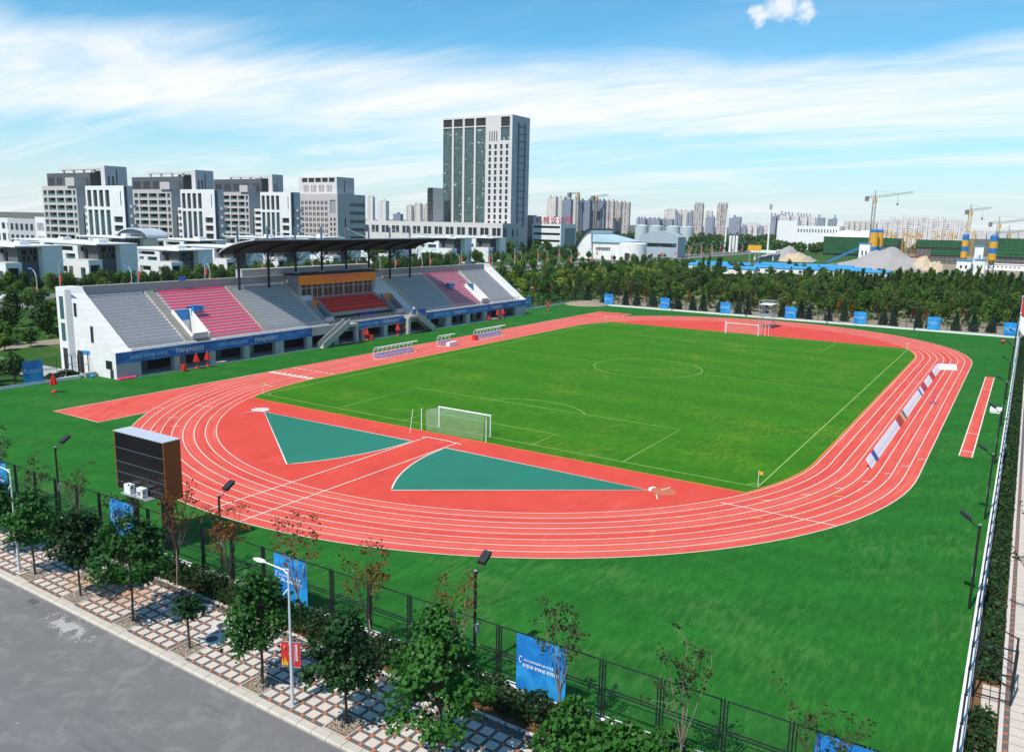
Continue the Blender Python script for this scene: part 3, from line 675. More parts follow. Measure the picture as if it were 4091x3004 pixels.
for y, l in ((10.6, 'left of the scoreboard'), (-9.25, 'between the scoreboard and the bannered lamp'), (-30.2, 'beside the large poster with white lettering')): floodlight(-95.2, y, 0, FL1+l, 'floodlights along the street fence')
for x in (-71, -51, -31, -11, 9, 29, 49, 69): floodlight(x, -52.65, PI/2, 'floodlight on a dark pole along the side fence by the hedge', 'floodlights along the side fence')
for y in (31.8, 10.5, -10.6, -31.1): floodlight(92.2, y, PI, 'floodlight on a dark pole along the woodland fence', 'floodlights along the woodland fence')

# ------------------------------------------------------------------ field furniture
def goal(x, rz, label):
    t = thing('football_goal', label, 'goal', (x, 0, 0.014), rz)                # local +x points behind the goal
    for s_ in (-1, 1):
        MB().tube([(0, s_*3.66, 0), (0, s_*3.66, 2.5)], .075, 10).build('goal_post', 'white_paint', t)
        MB().tube([(2.2, s_*4.55, 0), (2.2, s_*4.55, 2.6)], .05, 8).build('net_stay', 'white_paint', t)
    MB().tube([(0, -3.735, 2.5), (0, 3.735, 2.5)], .075, 10).build('crossbar', 'white_paint', t)
    nb = MB(); N = 12
    def prof(y):
        s_ = .28*(1-(y/3.66)**2); k = abs(y)/3.66
        return [(0, y*1.0, 2.46), (1.0, y*(1+.06), 2.42-s_*.6), (1.95, y*1.13, 2.40-s_), (2.0, y*1.12, 1.2), (2.02, y*1.08, .02)]
    rows = [prof(-3.66+7.32*i/N) for i in range(N+1)]
    for i in range(N):
        for j in range(4): nb.quad(rows[i][j], rows[i+1][j], rows[i+1][j+1], rows[i][j+1])
    for s_ in (0, N): r_ = rows[s_]; nb.quad(r_[0], r_[1], r_[2], r_[3], r_[4], (0, r_[0][1], .02))
    nb.build('net', 'goal_net', t); return t
goal(-PL, PI, 'white football goal with sagging net beside the teal sectors'); goal(PL, 0, 'white football goal in front of the scaffold tower')
cfl = [((-PL, PW), 'yellow corner flag at the finish line end near the stand'), ((-PL, -PW), 'yellow corner flag beside the throwing circle'), ((PL, -PW), 'yellow corner flag at the far end of the advertising boards'), ((PL, PW), 'yellow corner flag by the start marks of the sprint chute')]
for (x, y), l in cfl:
    t = thing('corner_flag', l, 'flag', (x, y, .014), -.7); MB().tube([(0, 0, 0), (0, 0, 1.6)], .028, 6).build('flag_pole', 'white_paint', t)
    f = MB()
    for i in range(4): a, b = i/4, (i+1)/4; f.quad((.02+.42*a, .05*math.sin(5*a), 1.22+.02*a-.1*a), (.02+.42*b, .05*math.sin(5*b), 1.22-.08*b), (.02+.42*b, .05*math.sin(5*b), 1.6-.16*b), (.02+.42*a, .05*math.sin(5*a), 1.6-.16*a))
    f.build('cloth', 'yellow_cloth', t)
for (x, y), ln, l in (((-58.2, 4.6), -.5, 'thin white leaning pole behind the near goal'), ((56.7, -5.3), .35, 'thin white leaning pole behind the far goal'), ((57.6, 5.1), 0, 'thin white upright pole behind the far goal')):
    tag(MB().tube([(0, 0, 0), (ln*.2, ln, 2.9)], .04, 8).add([], []).build('marker_pole', 'white_paint', loc=(x, y, .01)), l, 'pole')
for s_ in (1, -1):
    t = thing('throwing_stopboard', 'white stop board of the sector '+('nearer the grandstand' if s_ > 0 else 'nearer the corner flag'), 'stop board', (-60.9, s_*26.2, .012))
    f = MB()
    for i in range(8): a, b = (arc(.4, s_*1.1, 1.15, -s_*PI/2-.5+i*.125, -s_*PI/2-.5+(i+1)*.125, 1)); f.prism([a, b, (b[0], b[1]-s_*.3), (a[0], a[1]-s_*.3)] if s_ > 0 else [(a[0], a[1]+.3), (b[0], b[1]+.3), b, a], 2, 0, .1)
    f.build('board', 'white_paint', t)
# team shelters
mat('seat_blue', (.12, .42, .80), .5, .1, 2)
def shelter(x0, x1, y, label, nseat):
    t = thing('team_shelter', label, 'shelter', (x0, y, .006)); L = x1-x0; nf = max(3, int(round(L/1.2)))
    for i in range(nf+1):
        x = L*i/nf; MB().tube([(x, -.55, 0), (x, .75, 0), (x, .80, .5), (x, .72, 1.5), (x, .42, 1.95), (x, -.25, 2.12), (x, -.65, 2.08)], .05, 6).build('arched_frame', 'white_paint', t)
    f = MB()
    for y_, z_ in ((.80, .9), (.72, 1.5), (-.65, 2.08), (.75, .02), (-.55, .02)): f.tube([(0, y_, z_), (L, y_, z_)], .035, 6)
    f.build('long_rails', 'white_paint', t)
    sm = MB().box(-.21, .21, -.2, .2, .40, .46).box(-.21, .21, .17, .22, .46, .85).box(-.03, .03, -.05, .05, .0, .40).mesh('seat', 'seat_blue')
    for i in range(nseat): link('seat', sm, t, ((i+.5)*L/nseat, .32, .01))
    pane = MB()
    for i in range(nf): a, b = L*i/nf+.05, L*(i+1)/nf-.05; pane.quad((a, .44, 1.92), (b, .44, 1.92), (b, -.2, 2.10), (a, -.2, 2.10))
    pane.build('roof_pane', 'smoked_pane', t); return t
m_, t_, b_ = newmat('smoked_pane'); b_.inputs['Base Color'].default_value = (.6, .6, .62, 1); b_.inputs['Alpha'].default_value = .22; b_.inputs['Roughness'].default_value = .2
shelter(-22.4, -11.9, 41.4, 'long white framed team shelter with blue seats nearest the finish line', 16); shelter(-3.4, .6, 41.9, 'short white framed shelter with blue seats behind the table', 5); shelter(8.7, 18.7, 41.7, 'long white framed team shelter with a red crate at its end', 16)
t = thing('officials_table', 'white draped officials table in front of the short shelter', 'table', (-2.5, 40.3, .006)); MB().box(0, 2.5, 0, .8, .0, .74).build('drape', 'flag_white', t); MB().box(-.04, 2.54, -.04, .84, .743, .78).build('table_top', 'white_paint', t)
def bin_(x, y, l, kind='barrel'):
    t = thing('red_barrel', l, 'barrel', (x, y, 0))
    MB().lathe([(.34, 0), (.40, .06), (.42, .5), (.40, .95), (.36, .98)], 14).build('body', 'red_plastic', t); MB().lathe([(.41, .98), (.43, 1.0), (.43, 1.06), (.30, 1.10)], 14).build('lid', 'red_plastic', t)
bin_(-49.8, 57.0, 'red barrel beside the pair of parasols nearest the white end wall'); bin_(-6.0, 57.3, 'red barrel in front of the middle of the grandstand'); bin_(37.6, 58.0, 'red barrel at the far part of the grandstand')
t = thing('red_crate', 'red crate at the end of the far team shelter', 'crate', (7.4, 41.4, .006)); MB().box(0, .9, -.3, .6, 0, 1.0).build('body', 'red_plastic', t); MB().box(-.03, .93, -.33, .63, 1.003, 1.08).build('rim', 'red_plastic', t)
def parasol(x, y, l, g=None, hh=2.5):
    t = thing('folded_parasol', l, 'parasol', (x, y, 0), random.uniform(0, 6), g)
    MB().lathe([(.32, 0), (.36, .08), (.30, .26), (.12, .34)], 14).build('base', 'red_plastic', t); MB().tube([(0, 0, .3), (0, 0, hh+.05)], .03, 6).build('pole', 'galv', t)
    c = MB(); o = 0; P = [(.05, hh), (.20, hh-.45), (.34, hh-.95), (.44, hh-1.35), (.30, hh-1.45)]
    n_ = 16; V = []
    for r_, z in P:
        for k in range(n_): rr = r_*(1+(.28 if k % 2 else -.22)); V.append((rr*math.cos(2*PI*k/n_), rr*math.sin(2*PI*k/n_), z+.03*math.sin(k*2.1)))
    c.add(V, [(i*n_+k, i*n_+(k+1) % n_, (i+1)*n_+(k+1) % n_, (i+1)*n_+k) for i in range(4) for k in range(n_)]); c.build('folded_canopy', 'flag_red' if hh < 3 else 'orange_cloth', t)
g_ = 'folded red parasols along the foot of the grandstand'
for x, y in ((-47.2, 57.3), (-44.9, 57.6), (-9.4, 57.6), (-6.8, 57.8), (2.8, 57.8), (5.8, 57.8), (41.5, 58.0), (43.9, 58.0)): parasol(x, y, 'folded red parasol on a round base at the foot of the grandstand', g_)
parasol(-70.2, 56.9, 'single folded red parasol on the lawn by the blue poster'); parasol(68.4, 58.9, 'single folded red parasol on the lawn past the grandstand end')
t = thing('tarpaulin_roll', 'crumpled pink red tarpaulin along the foot of the grandstand corner', 'tarpaulin', (-60.0, 58.05, 0))
c = MB()
for i in range(7): c.lathe([(.0, .0), (.30, .05), (.26, .22+.05*(i % 2)), (.08, .33)], 9, (i*.42, .03*(i % 3)))
c.build('folds', 'seat_pink', t)
tag(MB().lathe([(.0, 0), (.25, .05), (.30, .25), (.2, .45), (.05, .5)], 10).build('blue_bag', 'poster_blue', loc=(-61.2, 62.9, 0)), 'small blue bag by the grandstand end wall', 'bag')
tag(MB().lathe([(.02, 0), (.3, .1), (.42, .35), (.42, .5), (.3, .75), (.02, .85)], 14).build('red_ball', 'red_plastic', smooth=True, loc=(79.9, -50.3, 0)), 'red ball lying on the lawn near the flagpoles', 'ball')
# advertising boards on the far straight
adl = [('white board with pale print', 'flag_white', 2.6), ('navy blue board', 'ink_blue', 1.3)]
x = -41.0; seq = [('flag_white', 3.0), ('ink_blue', 1.6), ('flag_white', 4), ('flag_white', 4), ('flag_white', 4), ('flag_white', 4), ('ink_red', 1.8), ('ink_red', 1.8), ('flag_yellow', 1.6), ('ink_blue', 1.2), ('flag_white', 4), ('flag_white', 4), ('flag_white', 4), ('flag_white', 4), ('ink_blue', 1.2), ('flag_white', 2), ('ink_red', 2.4), ('ink_red', 2.0), ('flag_white', 4), ('flag_white', 3.0), ('ink_red', 2.4), ('ink_red', 2.0), ('flag_white', 4), ('flag_white', 4.0)]
cn = {'flag_white': 'white', 'ink_blue': 'navy blue', 'ink_red': 'dark red', 'flag_yellow': 'yellow'}
def adboard(x, y, L, m, rz=0):
    t = thing('advertising_board', cn[m]+' advertising board standing in the row on the track', 'advertising board', (x, y, .02), rz, cn[m]+' advertising boards on the track')
    f = MB(); f.prism([(-.56, 0), (-.52, 0), (.12, .90), (.08, .92)], 0, .02, L-.02); f.build('face_panel', m, t)
    f = MB(); f.bar((.1, .1, .85), (.1, .45, 0), .04); f.bar((L-.1, .1, .85), (L-.1, .45, 0), .04); f.build('strut', 'galv', t)
    if m == 'flag_white' and L > 2.4:
        f = MB()
        for i in range(int(L/.8)):
            u = .5+i*.8; f.quad((u, -.36, .29), (u+.35, -.36, .29), (u+.35, -.165, .565), (u, -.165, .565))
        f.build('faint_print', 'galv', t)
for m, L in seq: adboard(x, -41.55, L, m); x += L*1.04
adboard(32.2, -41.6, 3.2, 'flag_white', -1.08)
t = thing('high_jump_stand', 'thin dark blue jump stand on the track beside the boards', 'jump stand', (-.5, -44.0, .02)); f = MB(); f.tube([(0, 0, 0), (0, 0, 1.75)], .035, 6); f.bar((-.8, 0, .03), (.8, 0, .03), .06); f.bar((0, -.5, .03), (0, .5, .03), .06); f.bar((-.8, -.4, .03), (-.8, .4, .03), .06); f.build('stand_frame', 'ink_blue', t)
t = thing('white_lid_box', 'low white box lying on the lawn by the side fence', 'box', (-2.6, -52.4, 0)); MB().box(0, 3.0, 0, 1.3, 0, .25).build('body', 'white_paint', t); MB().box(-.05, 3.05, -.05, 1.35, .253, .32).build('lid', 'white_paint', t)
# scaffold camera tower behind the far goal
t = thing('scaffold_tower', 'steel scaffold camera tower on the track behind the far goal', 'scaffold', (70.2, -2.0, .01)); f = MB()
for x in (0, 2.4, 4.8):
    for y in (0, 3.0): f.tube([(x, y, 0), (x, y, 6.6)], .05, 6)
for z in (.4, 1.7, 3.0, 4.3, 5.6, 6.5):
    for y in (0, 3.0): f.tube([(0, y, z), (4.8, y, z)], .035, 5)
    for x in (0, 2.4, 4.8): f.tube([(x, 0, z), (x, 3.0, z)], .035, 5)
for i in range(4):
    z = .4+1.3*i
    for y in (0, 3.0): f.tube([(0, y, z), (2.4, y, z+1.3)], .028, 5); f.tube([(4.8, y, z), (2.4, y, z+1.3)], .028, 5)
    f.tube([(0, 0, z), (0, 3.0, z+1.3)], .028, 5)
f.build('scaffold_frame', 'galv', t); MB().box(-.1, 4.9, -.1, 3.1, 3.05, 3.12).build('platform', 'galv', t); MB().box(-.1, 4.9, -.1, 3.1, 5.65, 5.72).build('platform', 'white_paint', t)
# scoreboard seen from the back
t = thing('scoreboard', 'black scoreboard with brown sides on two dark legs', 'scoreboard', (-94.3, -.6, 0))
b_ = MB(); b_.box(-.9, .42, -2.85, 2.85, 4.1, 8.35); b_.build('cabinet', 'scoreboard_black', t)
b_ = MB(); b_.box(-.92, .44, -2.93, -2.853, 4.05, 8.40); b_.build('side_panel', 'scoreboard_brown', t); MB().box(-.92, .44, 2.853, 2.93, 4.05, 8.40).build('side_panel', 'scoreboard_brown', t)
MB().box(-.95, .47, -2.96, 2.96, 8.404, 8.47).build('top_cover', 'roof_top', t)
for z in (7.2, 6.15, 5.35, 4.6): MB().box(-.945, -.903, -2.85, 2.85, z, z+.035).build('seam_rail', 'steel_blue', t)
for s_ in (-1.7, 2.5): MB().box(-.35, .25, s_-.28, s_+.28, 0, 4.09).build('leg', 'steel_dark', t)
c = MB(); c.box(-1.55, -.92, -1.6, 1.6, 4.02, 4.10); c.build('service_shelf', 'galv', t)
for y in (-.9, .6):
    c = MB(); c.box(-1.40, -.98, y, y+.75, 4.12, 4.75); c.build('air_unit', 'white_paint', t)
# flagpoles
for x, y, hh, m, l in ((49.0, -52.95, 12.4, 'flag_red', 'red national flag with yellow star drooping on a tall pole'), (47.4, -53.0, 9.4, 'flag_white', 'white flag drooping on a tall pole beside the red flag')):
    t = thing('flagpole', l, 'flagpole', (x, y, 0)); MB().tube([(0, 0, 0), (0, 0, hh)], [.08, .045], 8).build('pole', 'pole_white', t); MB().lathe([(.02, hh), (.14, hh+.08), (.14, hh+.16), (.02, hh+.26)], 10).build('finial', 'white_paint', t)
    f = MB(); W_, H_ = 3.0, 2.6; V = []
    for j in range(9):
        for i in range(11): u, v = i/10, j/8; V.append((-.05*math.sin(9*u)*u, -(.05+W_*u*.62), hh-.2-H_*v-W_*u*.72+.14*math.sin(6*u+3*v)))
    for j in range(9):
        for i in range(11): pass
    f.add([(x_+.16*math.sin(8*(k % 11)/10), y_, z_) for k, (x_, y_, z_) in enumerate(V)], [(j*11+i, j*11+i+1, (j+1)*11+i+1, (j+1)*11+i) for j in range(8) for i in range(10)])
    fo = f.build('flag_cloth', m, t, smooth=True)
    if m == 'flag_red':
        s_ = MB(); pts = []
        for k in range(10): r_ = .38 if k % 2 == 0 else .15; a = PI/2+k*PI/5; pts.append((-.06, -.55+r_*math.cos(a), hh-1.0+r_*math.sin(a)))
        s_.quad(*pts); s_.build('star', 'flag_yellow', fo)
t = thing('side_gate', 'open wire gate in the side fence where the paved path enters', 'gate', (-82.6, -53.5, 0)); f = MB()
for x, y in ((0, 0), (0, -1.7), (1.6, -1.7), (3.0, 0)): f.box(x-.05, x+.05, y-.05, y+.05, 0, 3.2)
for z in (.3, 1.7, 3.15): f.bar((0, 0, z), (0, -1.7, z), .06); f.bar((0, -1.7, z), (1.6, -1.7, z), .05); f.bar((1.6, -1.7, z), (3.0, 0, z), .05)
f.build('gate_frame', 'fence_dark', t)
mb = MB()
for i in range(4):
    for j in range(2): mb.box(-84.3+.85*i, -83.5+.85*i, -54.25+.0-.4*j*1.0, -53.9-.4*j, .0, .09)
tag(mb.build('gate_path_slabs', 'tile_pale'), 'pale slabs of the short path at the side gate', 'paving', kind='stuff')

# ------------------------------------------------------------------ grandstand
XL, XR, YF, YB = -60.0, 56.2, 58.6, 73.2
NROW, RY, RZ, RY0, RZ0 = 17, .61, .44, 60.1, 4.15
def rowy(i): return RY0+RY*i
def rowz(i): return RZ0+RZ*i
st = thing('grandstand', 'long concrete grandstand with grey and pink seats and dark canopy', 'grandstand', (0, 0, 0))
TOPZ = 12.85
prof = [(YF, 0), (YF, 3.95), (YF+1.1, 4.5), (69.9, 12.0), (70.6, TOPZ), (YB, TOPZ), (YB, 0)]
for x0, x1 in ((XL, -57.3), (53.5, XR)): MB().prism(prof, 0, x0, x1).build('end_wall', 'stand_white', st)
e = MB(); e.prism([(YF-.02, 0), (YF-.02, 2.25), (YF+.9, 2.25), (YF+.9, 0)], 0, XL+.02, -56.0); e.prism([(YF-.02, 0), (YF-.02, 2.25), (YF+.9, 2.25), (YF+.9, 0)], 0, 51.0, XR-.02); e.build('corner_pier', 'stand_grey', st)
MB().box(XL-.03, XL-.003, 69.0, 70.7, 0, TOPZ-.3).build('grey_fin', 'stand_grey', st)
for y0, y1, z0, z1, m in ((71.4, 72.2, 8.0, 11.4, 'window_teal'), (71.4, 72.2, 4.6, 7.3, 'window_teal'), (67.9, 68.4, 8.6, 10.6, 'dark_glass'), (63.9, 64.4, 5.0, 7.4, 'dark_glass'), (71.2, 72.2, .2, 3.4, 'dark_room'), (67.0, 68.3, .1, 3.4, 'dark_room'), (59.6, 61.0, 1.4, 2.6, 'dark_glass'), (59.4, 60.0, .05, 1.35, 'dark_room')):
    w_ = MB(); w_.box(XL-.05, XL-.002, y0, y1, z0, z1); o = w_.build('window' if z0 > 1 else 'door', m, st)
    f = MB(); f.box(XL-.09, XL-.004, y0-.06, y0-.002, z0, z1); f.box(XL-.09, XL-.004, y1+.002, y1+.06, z0, z1); f.box(XL-.10, XL-.004, y0-.06, y1+.06, z1+.003, z1+.06); f.build('window_frame', 'steel_blue', o)
s_ = MB().box(XL-.06, XL-.008, 65.2, 66.9, 3.05, 3.6).build('entrance_sign', 'poster_blue', st)
# stepped deck, rear wall, back parapet
for xa, xb, r0 in ((-57.297, -45.4, 0), (-45.398, -41.902, 9), (-41.9, -15.6, 0), (-15.598, -13.002, 8), (5.602, 8.598, 8), (8.6, 37.9, 0), (37.902, 41.398, 9), (41.4, 53.497, 0)):
    pts = [(RY0-.75, 3.0), (RY0-.75, RZ0-.05)] if r0 == 0 else [(rowy(r0)+.01, 3.0), (rowy(r0)+.01, rowz(r0)-.05)]
    for i in range(r0, NROW): pts += [(rowy(i)+(.02 if i == r0 else 0), rowz(i)-.05)] if i == r0 else [(rowy(i), rowz(i-1)-.05), (rowy(i), rowz(i)-.05)]
    pts += [(70.55, rowz(NROW-1)-.05), (70.55, 3.0)]
    MB().prism(pts, 0, xa, xb).build('stepped_deck', 'step_concrete', st)
MB().box(-12.998, 5.598, RY0-.75, 67.19, 3.0, 4.1).build('vip_floor', 'concrete', st)
MB().box(-57.29, 53.49, 70.6, 71.0, 0, TOPZ-.1).build('back_wall', 'render_grey', st); MB().box(-57.29, 53.49, 71.004, YB, 0, TOPZ-.12).build('rear_block', 'stand_grey', st)
MB().box(-57.2, 53.4, 70.5, 71.1, TOPZ-.09, TOPZ+.06).build('parapet_cap', 'concrete', st)
MB().box(-26, 9.5, 71.3, YB-.1, TOPZ-.1, 14.1).build('raised_parapet', 'stand_grey', st); MB().box(-26.1, 9.6, 71.25, YB-.05, 14.104, 14.22).build('parapet_cap', 'concrete', st)
# front: deck slab, openings with piers, dark rooms
MB().box(-56.0, 51.0, YF+.05, RY0-.76, 2.3, 3.3).build('front_beam', 'concrete', st); MB().box(-57.29, 53.49, YF+.04, RY0-.752, 3.304, 3.94).build('front_upstand', 'concrete', st)
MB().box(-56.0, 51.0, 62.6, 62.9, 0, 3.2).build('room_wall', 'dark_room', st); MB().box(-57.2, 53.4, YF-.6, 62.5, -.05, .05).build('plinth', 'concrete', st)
for x, wd in [(-49.8, 1.05), (-43.1, 1.1), (-36.1, 1.2), (-28.8, 1.95), (-21.6, 1.3), (-14.5, 1.25), (-6.95, 1.0), (-.1, 1.1), (7.2, 1.3), (14.2, 1.5), (21.8, 2.2), (29.6, 1.6), (36.9, 1.5), (44.4, 1.3)]:
    MB().box(x-wd/2, x+wd/2, YF-.01, YF+.9, .052, 2.298).build('pier', 'stand_grey', st)
for i, x in enumerate(range(-54, 50, 7)):                                   # doors and shutters inside the rooms
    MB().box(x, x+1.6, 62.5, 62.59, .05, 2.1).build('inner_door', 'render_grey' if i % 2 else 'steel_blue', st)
# seats
def seatrow(L, m):
    n_ = int(L/.5); mb = MB(); p = L/n_
    for i in range(n_):
        x = (i+.5)*p; mb.box(x-.19, x+.19, .10, .38, .13, .18); mb.prism([(.34, .18), (.41, .36), (.45, .36), (.40, .15)], 0, x-.19, x+.19)
        mb.prism([(.08, .0), (.14, .0), (.14, .13), (.08, .13)], 0, x-.03, x+.03)
    return mb.mesh('seat_row', m)
mat('seat_pink2', (.66, .10, .20), .5, .22, .8)
SECT = [(-57.2, -47.2, 0, 17, 'seat_grey'), (-44.6, -30.9, 10, 17, 'seat_pink'), (-41.6, -30.9, 0, 10, 'seat_pink'), (-29.4, -17.4, 0, 17, 'seat_grey'),
        (13.4, 25.6, 0, 17, 'seat_grey'), (27.1, 40.6, 10, 17, 'seat_pink2'), (27.1, 37.6, 0, 10, 'seat_pink2'), (43.4, 53.3, 0, 17, 'seat_grey')]
for x0, x1, r0, r1, m in SECT:
    me = seatrow(x1-x0, m)
    for i in range(r0, r1): link('seat_row', me, st, (x0, rowy(i)+.03, rowz(i)-.047))
VX0, VX1 = -12.4, 5.0                                                      # red upholstered rows of the VIP block
for i in range(4):
    mb = MB(); n_ = 29
    for k in range(n_): x = VX0+(VX1-VX0)*(k+.5)/n_; mb.box(x-.28, x+.28, 0, .5, .0, .42); mb.prism([(.42, .42), (.5, 1.02), (.74, 1.02), (.66, .2)], 0, x-.285, x+.285)
    mb.build('upholstered_row', 'seat_red', st, loc=(0, 62.6+1.15*i, 5.62+.55*i))
    MB().box(VX0-.3, VX1+.3, 62.45+1.15*i, 63.55+1.15*i, 4.0, 5.60+.55*i).build('vip_step', 'concrete', st)
MB().box(VX0-.2, VX1+.2, 61.1, 62.2, 4.2, 4.95).build('vip_table', 'dark_room', st)
tag(MB().box(-5.2, -.2, 60.9, 62.35, 4.2, 5.02).build('draped_table', 'purple_cloth'), 'dark purple cloth draped over the long table below the red seats', 'cloth')
# aisle steps
for x0, x1 in ((-46.9, -45.4), (-30.8, -29.5), (-17.3, -16.2), (12.2, 13.3), (25.7, 27.0), (41.8, 43.3)):
    mb = MB()
    for i in range(NROW*2): mb.box(x0, x1, RY0+RY/2*i+.02, RY0+RY/2*(i+1)+.02, RZ0+RZ/2*i-.3, RZ0+RZ/2*(i+1)-.06)
    mb.build('aisle_steps', 'kerbstone', st)
# entrance passages cut into the rake
for x0, x1, m, top in ((-45.4, -41.9, 'poster_blue', 9), (-15.6, -13.0, 'orange_cloth', 8), (5.6, 8.6, 'orange_cloth', 8), (37.9, 41.4, 'poster_blue', 9)):
    zt = rowz(top); yt = rowy(top); w_ = 'white_wall' if m == 'poster_blue' else 'render_grey'
    for xa, xb in ((x0, x0+.22), (x1-.22, x1)): MB().prism([(RY0+.4, 3.6), (RY0+.4, 4.95), (yt-.3, zt+.5), (yt, zt+.5), (yt, 3.6)], 0, xa, xb).build('passage_wall', w_, st)
    MB().box(x0+.222, x1-.222, yt-.2, yt, 4.4, zt+.5).build('passage_head', w_, st); MB().box(x0+.23, x1-.23, RY0+.3, yt-.21, 4.3, 4.36).build('passage_floor', 'cement_pale', st)
    mb = MB(); mb.box(x0+.25, x1-.25, yt-.26, yt-.21, zt-1.3, zt+.45); o = mb.build('passage_banner', m, st)
    text(o, '新里程', .38, frame((x0+.7, yt-.28, zt-.2), (1, 0, 0), (0, 0, 1)), 'ink_pale' if m == 'poster_blue' else 'ink_pink')
    MB().box(x0+.3, x1-.3, RY0+.45, RY0+.5, 4.36, 5.2).build('passage_gate', 'galv', st)
# VIP box
MB().box(-16.0, 6.4, 67.2, 70.58, 7.2, 12.9).build('vip_box', 'render_grey', st); MB().box(-16.6, 6.9, 66.6, 71.2, 12.904, 13.2).build('vip_roof', 'dark_room', st)
for i in range(7):
    x = -15.2+i*2.98
    if i < 7: o = MB().box(x, x+2.5, 67.14, 67.198, 8.6, 11.0).build('vip_window', 'dark_glass', st); f = MB(); f.box(x-.1, x-.004, 67.10, 67.19, 8.5, 11.05); f.box(x+1.2, x+1.28, 67.09, 67.135, 8.6, 11.0); f.box(x, x+2.5, 67.08, 67.13, 10.3, 10.38); f.build('window_frame', 'galv', o)
ob = thing('orange_banner', 'long orange banner with pink lettering above the box windows', 'banner', (-5.2, 66.8, 11.05))
b_ = MB(); V = []
for j in range(5):
    for i in range(41): u = i/40; V.append((-11.1+22.2*u, -.06-.04*math.sin(u*31)*(1-j/4)-.05*math.sin(u*9), 2.05*j/4+.05*math.sin(u*PI)*(-1 if j == 0 else 0)))
n0 = len(V); V += [(x, y+.02, z) for x, y, z in V]
b_.add(V, [(j*41+i, j*41+i+1, (j+1)*41+i+1, (j+1)*41+i) for j in range(4) for i in range(40)]+[(n0+j*41+i, n0+(j+1)*41+i, n0+(j+1)*41+i+1, n0+j*41+i+1) for j in range(4) for i in range(40)]); b_.build('cloth', 'orange_cloth', ob, smooth=True)
text(ob, '中华人民共和国第九届大学生运动会', .62, frame((-3.6, -.18, 1.15), (1, 0, 0), (0, 0, 1)), 'ink_pink'); text(ob, '新里程 新跨越 新辉煌', .36, frame((-2.6, -.18, .55), (1, 0, 0), (0, 0, 1)), 'ink_pink')
e = MB()
for a in np.linspace(.4, 5.2, 12): e.bar((-4.2+.3*math.cos(a), -.18, 1.25+.42*math.sin(a)), (-4.2+.3*math.cos(a+.4), -.18, 1.25+.42*math.sin(a+.4)), .09, .02)
e.build('emblem', 'ink_pink', ob)
# fascia banners with the slogans
def fascia(x0, x1, z0, z1, y, label, first=0):
    t = thing('fascia_banner', label, 'banner', (0, 0, 0)); mb = MB(); n_ = int(x1-x0); V = []
    for i in range(n_+1):
        x = x0+(x1-x0)*i/n_; r_ = .02*math.sin(i*1.7)
        V += [(x, y-.05+r_, z0), (x, y-.05-r_, z1), (x, y-.03+r_, z0), (x, y-.03-r_, z1)]
    mb.add(V, [q for i in range(n_) for q in ((4*i, 4*i+4, 4*i+5, 4*i+1), (4*i+2, 4*i+3, 4*i+7, 4*i+6))]); mb.build('cloth', 'banner_blue', t)
    x = x0+2.2; k = first
    while x < x1-6.0:
        if k % 2 == 0: text(t, '新里程 新跨越 新辉煌', .66, frame((x, y-.10, (z0+z1)/2-.28), (1, 0, 0), (0, 0, 1)), 'ink_pale'); x += 7.6
        else: text(t, 'TIANJIN2012', .95, frame((x, y-.10, (z0+z1)/2-.34), (1, 0, 0), (.12, 0, .99)), 'ink_white'); x += 8.0
        k += 1
fascia(-60.0, -21.0, 2.28, 3.94, YF-.06, 'blue fascia banner with white slogans on the left half of the grandstand'); fascia(-11.2, 7.6, 2.5, 3.94, YF-.06, 'blue fascia banner between the two front stairs'); fascia(13.6, 56.1, 2.28, 3.94, YF-.06, 'blue fascia banner with white slogans on the far half of the grandstand')
fascia(9.4, 13.3, 3.5, 4.9, YF-.02, 'short blue banner on the railing above the far stair')
# front railing
rb = MB()
for x in np.arange(-56.8, 53.2, 1.5): rb.box(x-.03, x+.03, YF+.3, YF+.36, 3.944, 4.95)
for z in (4.3, 4.62, 4.93): rb.box(-57.0, 53.3, YF+.31, YF+.35, z-.022, z+.022)
for x in np.arange(-56.8, 53.2, .25): rb.box(x-.011, x+.011, YF+.32, YF+.34, 4.0, 4.9)
rb.build('front_railing', 'galv', st)
# two straight stairs down to the lawn
for sx, xa, xb in ((-1, -12.6, -19.8), (1, 8.0, 14.6)):
    mb = MB(); n_ = 22; y0, y1 = YF-1.75, YF-.12
    for i in range(n_): x = xa+(xb-xa)*i/n_; x2 = xa+(xb-xa)*(i+1)/n_; z = 3.9*(1-(i+1)/n_); mb.box(min(x, x2), max(x, x2), y0+.14, y1-.14, max(0, z-.28), z+.01)
    mb.build('stair_flight', 'concrete', st)
    for ya, yb in ((y0, y0+.13), (y1-.13, y1)): MB().prism([(xa, 3.5), (xa, 4.95), (xb, 1.0), (xb, 0), (xb-sx*.9, 0)], 1, ya, yb).build('stair_parapet', 'concrete', st)
    MB().box(min(xa, xa-sx*2.4), max(xa, xa-sx*2.4), y0, y1, 3.4, 3.9).build('stair_landing', 'concrete', st); MB().box(xa-sx*2.2-.4, xa-sx*2.2+.4, y0+.2, y0+.9, .05, 3.38).build('landing_pier', 'stand_grey', st)
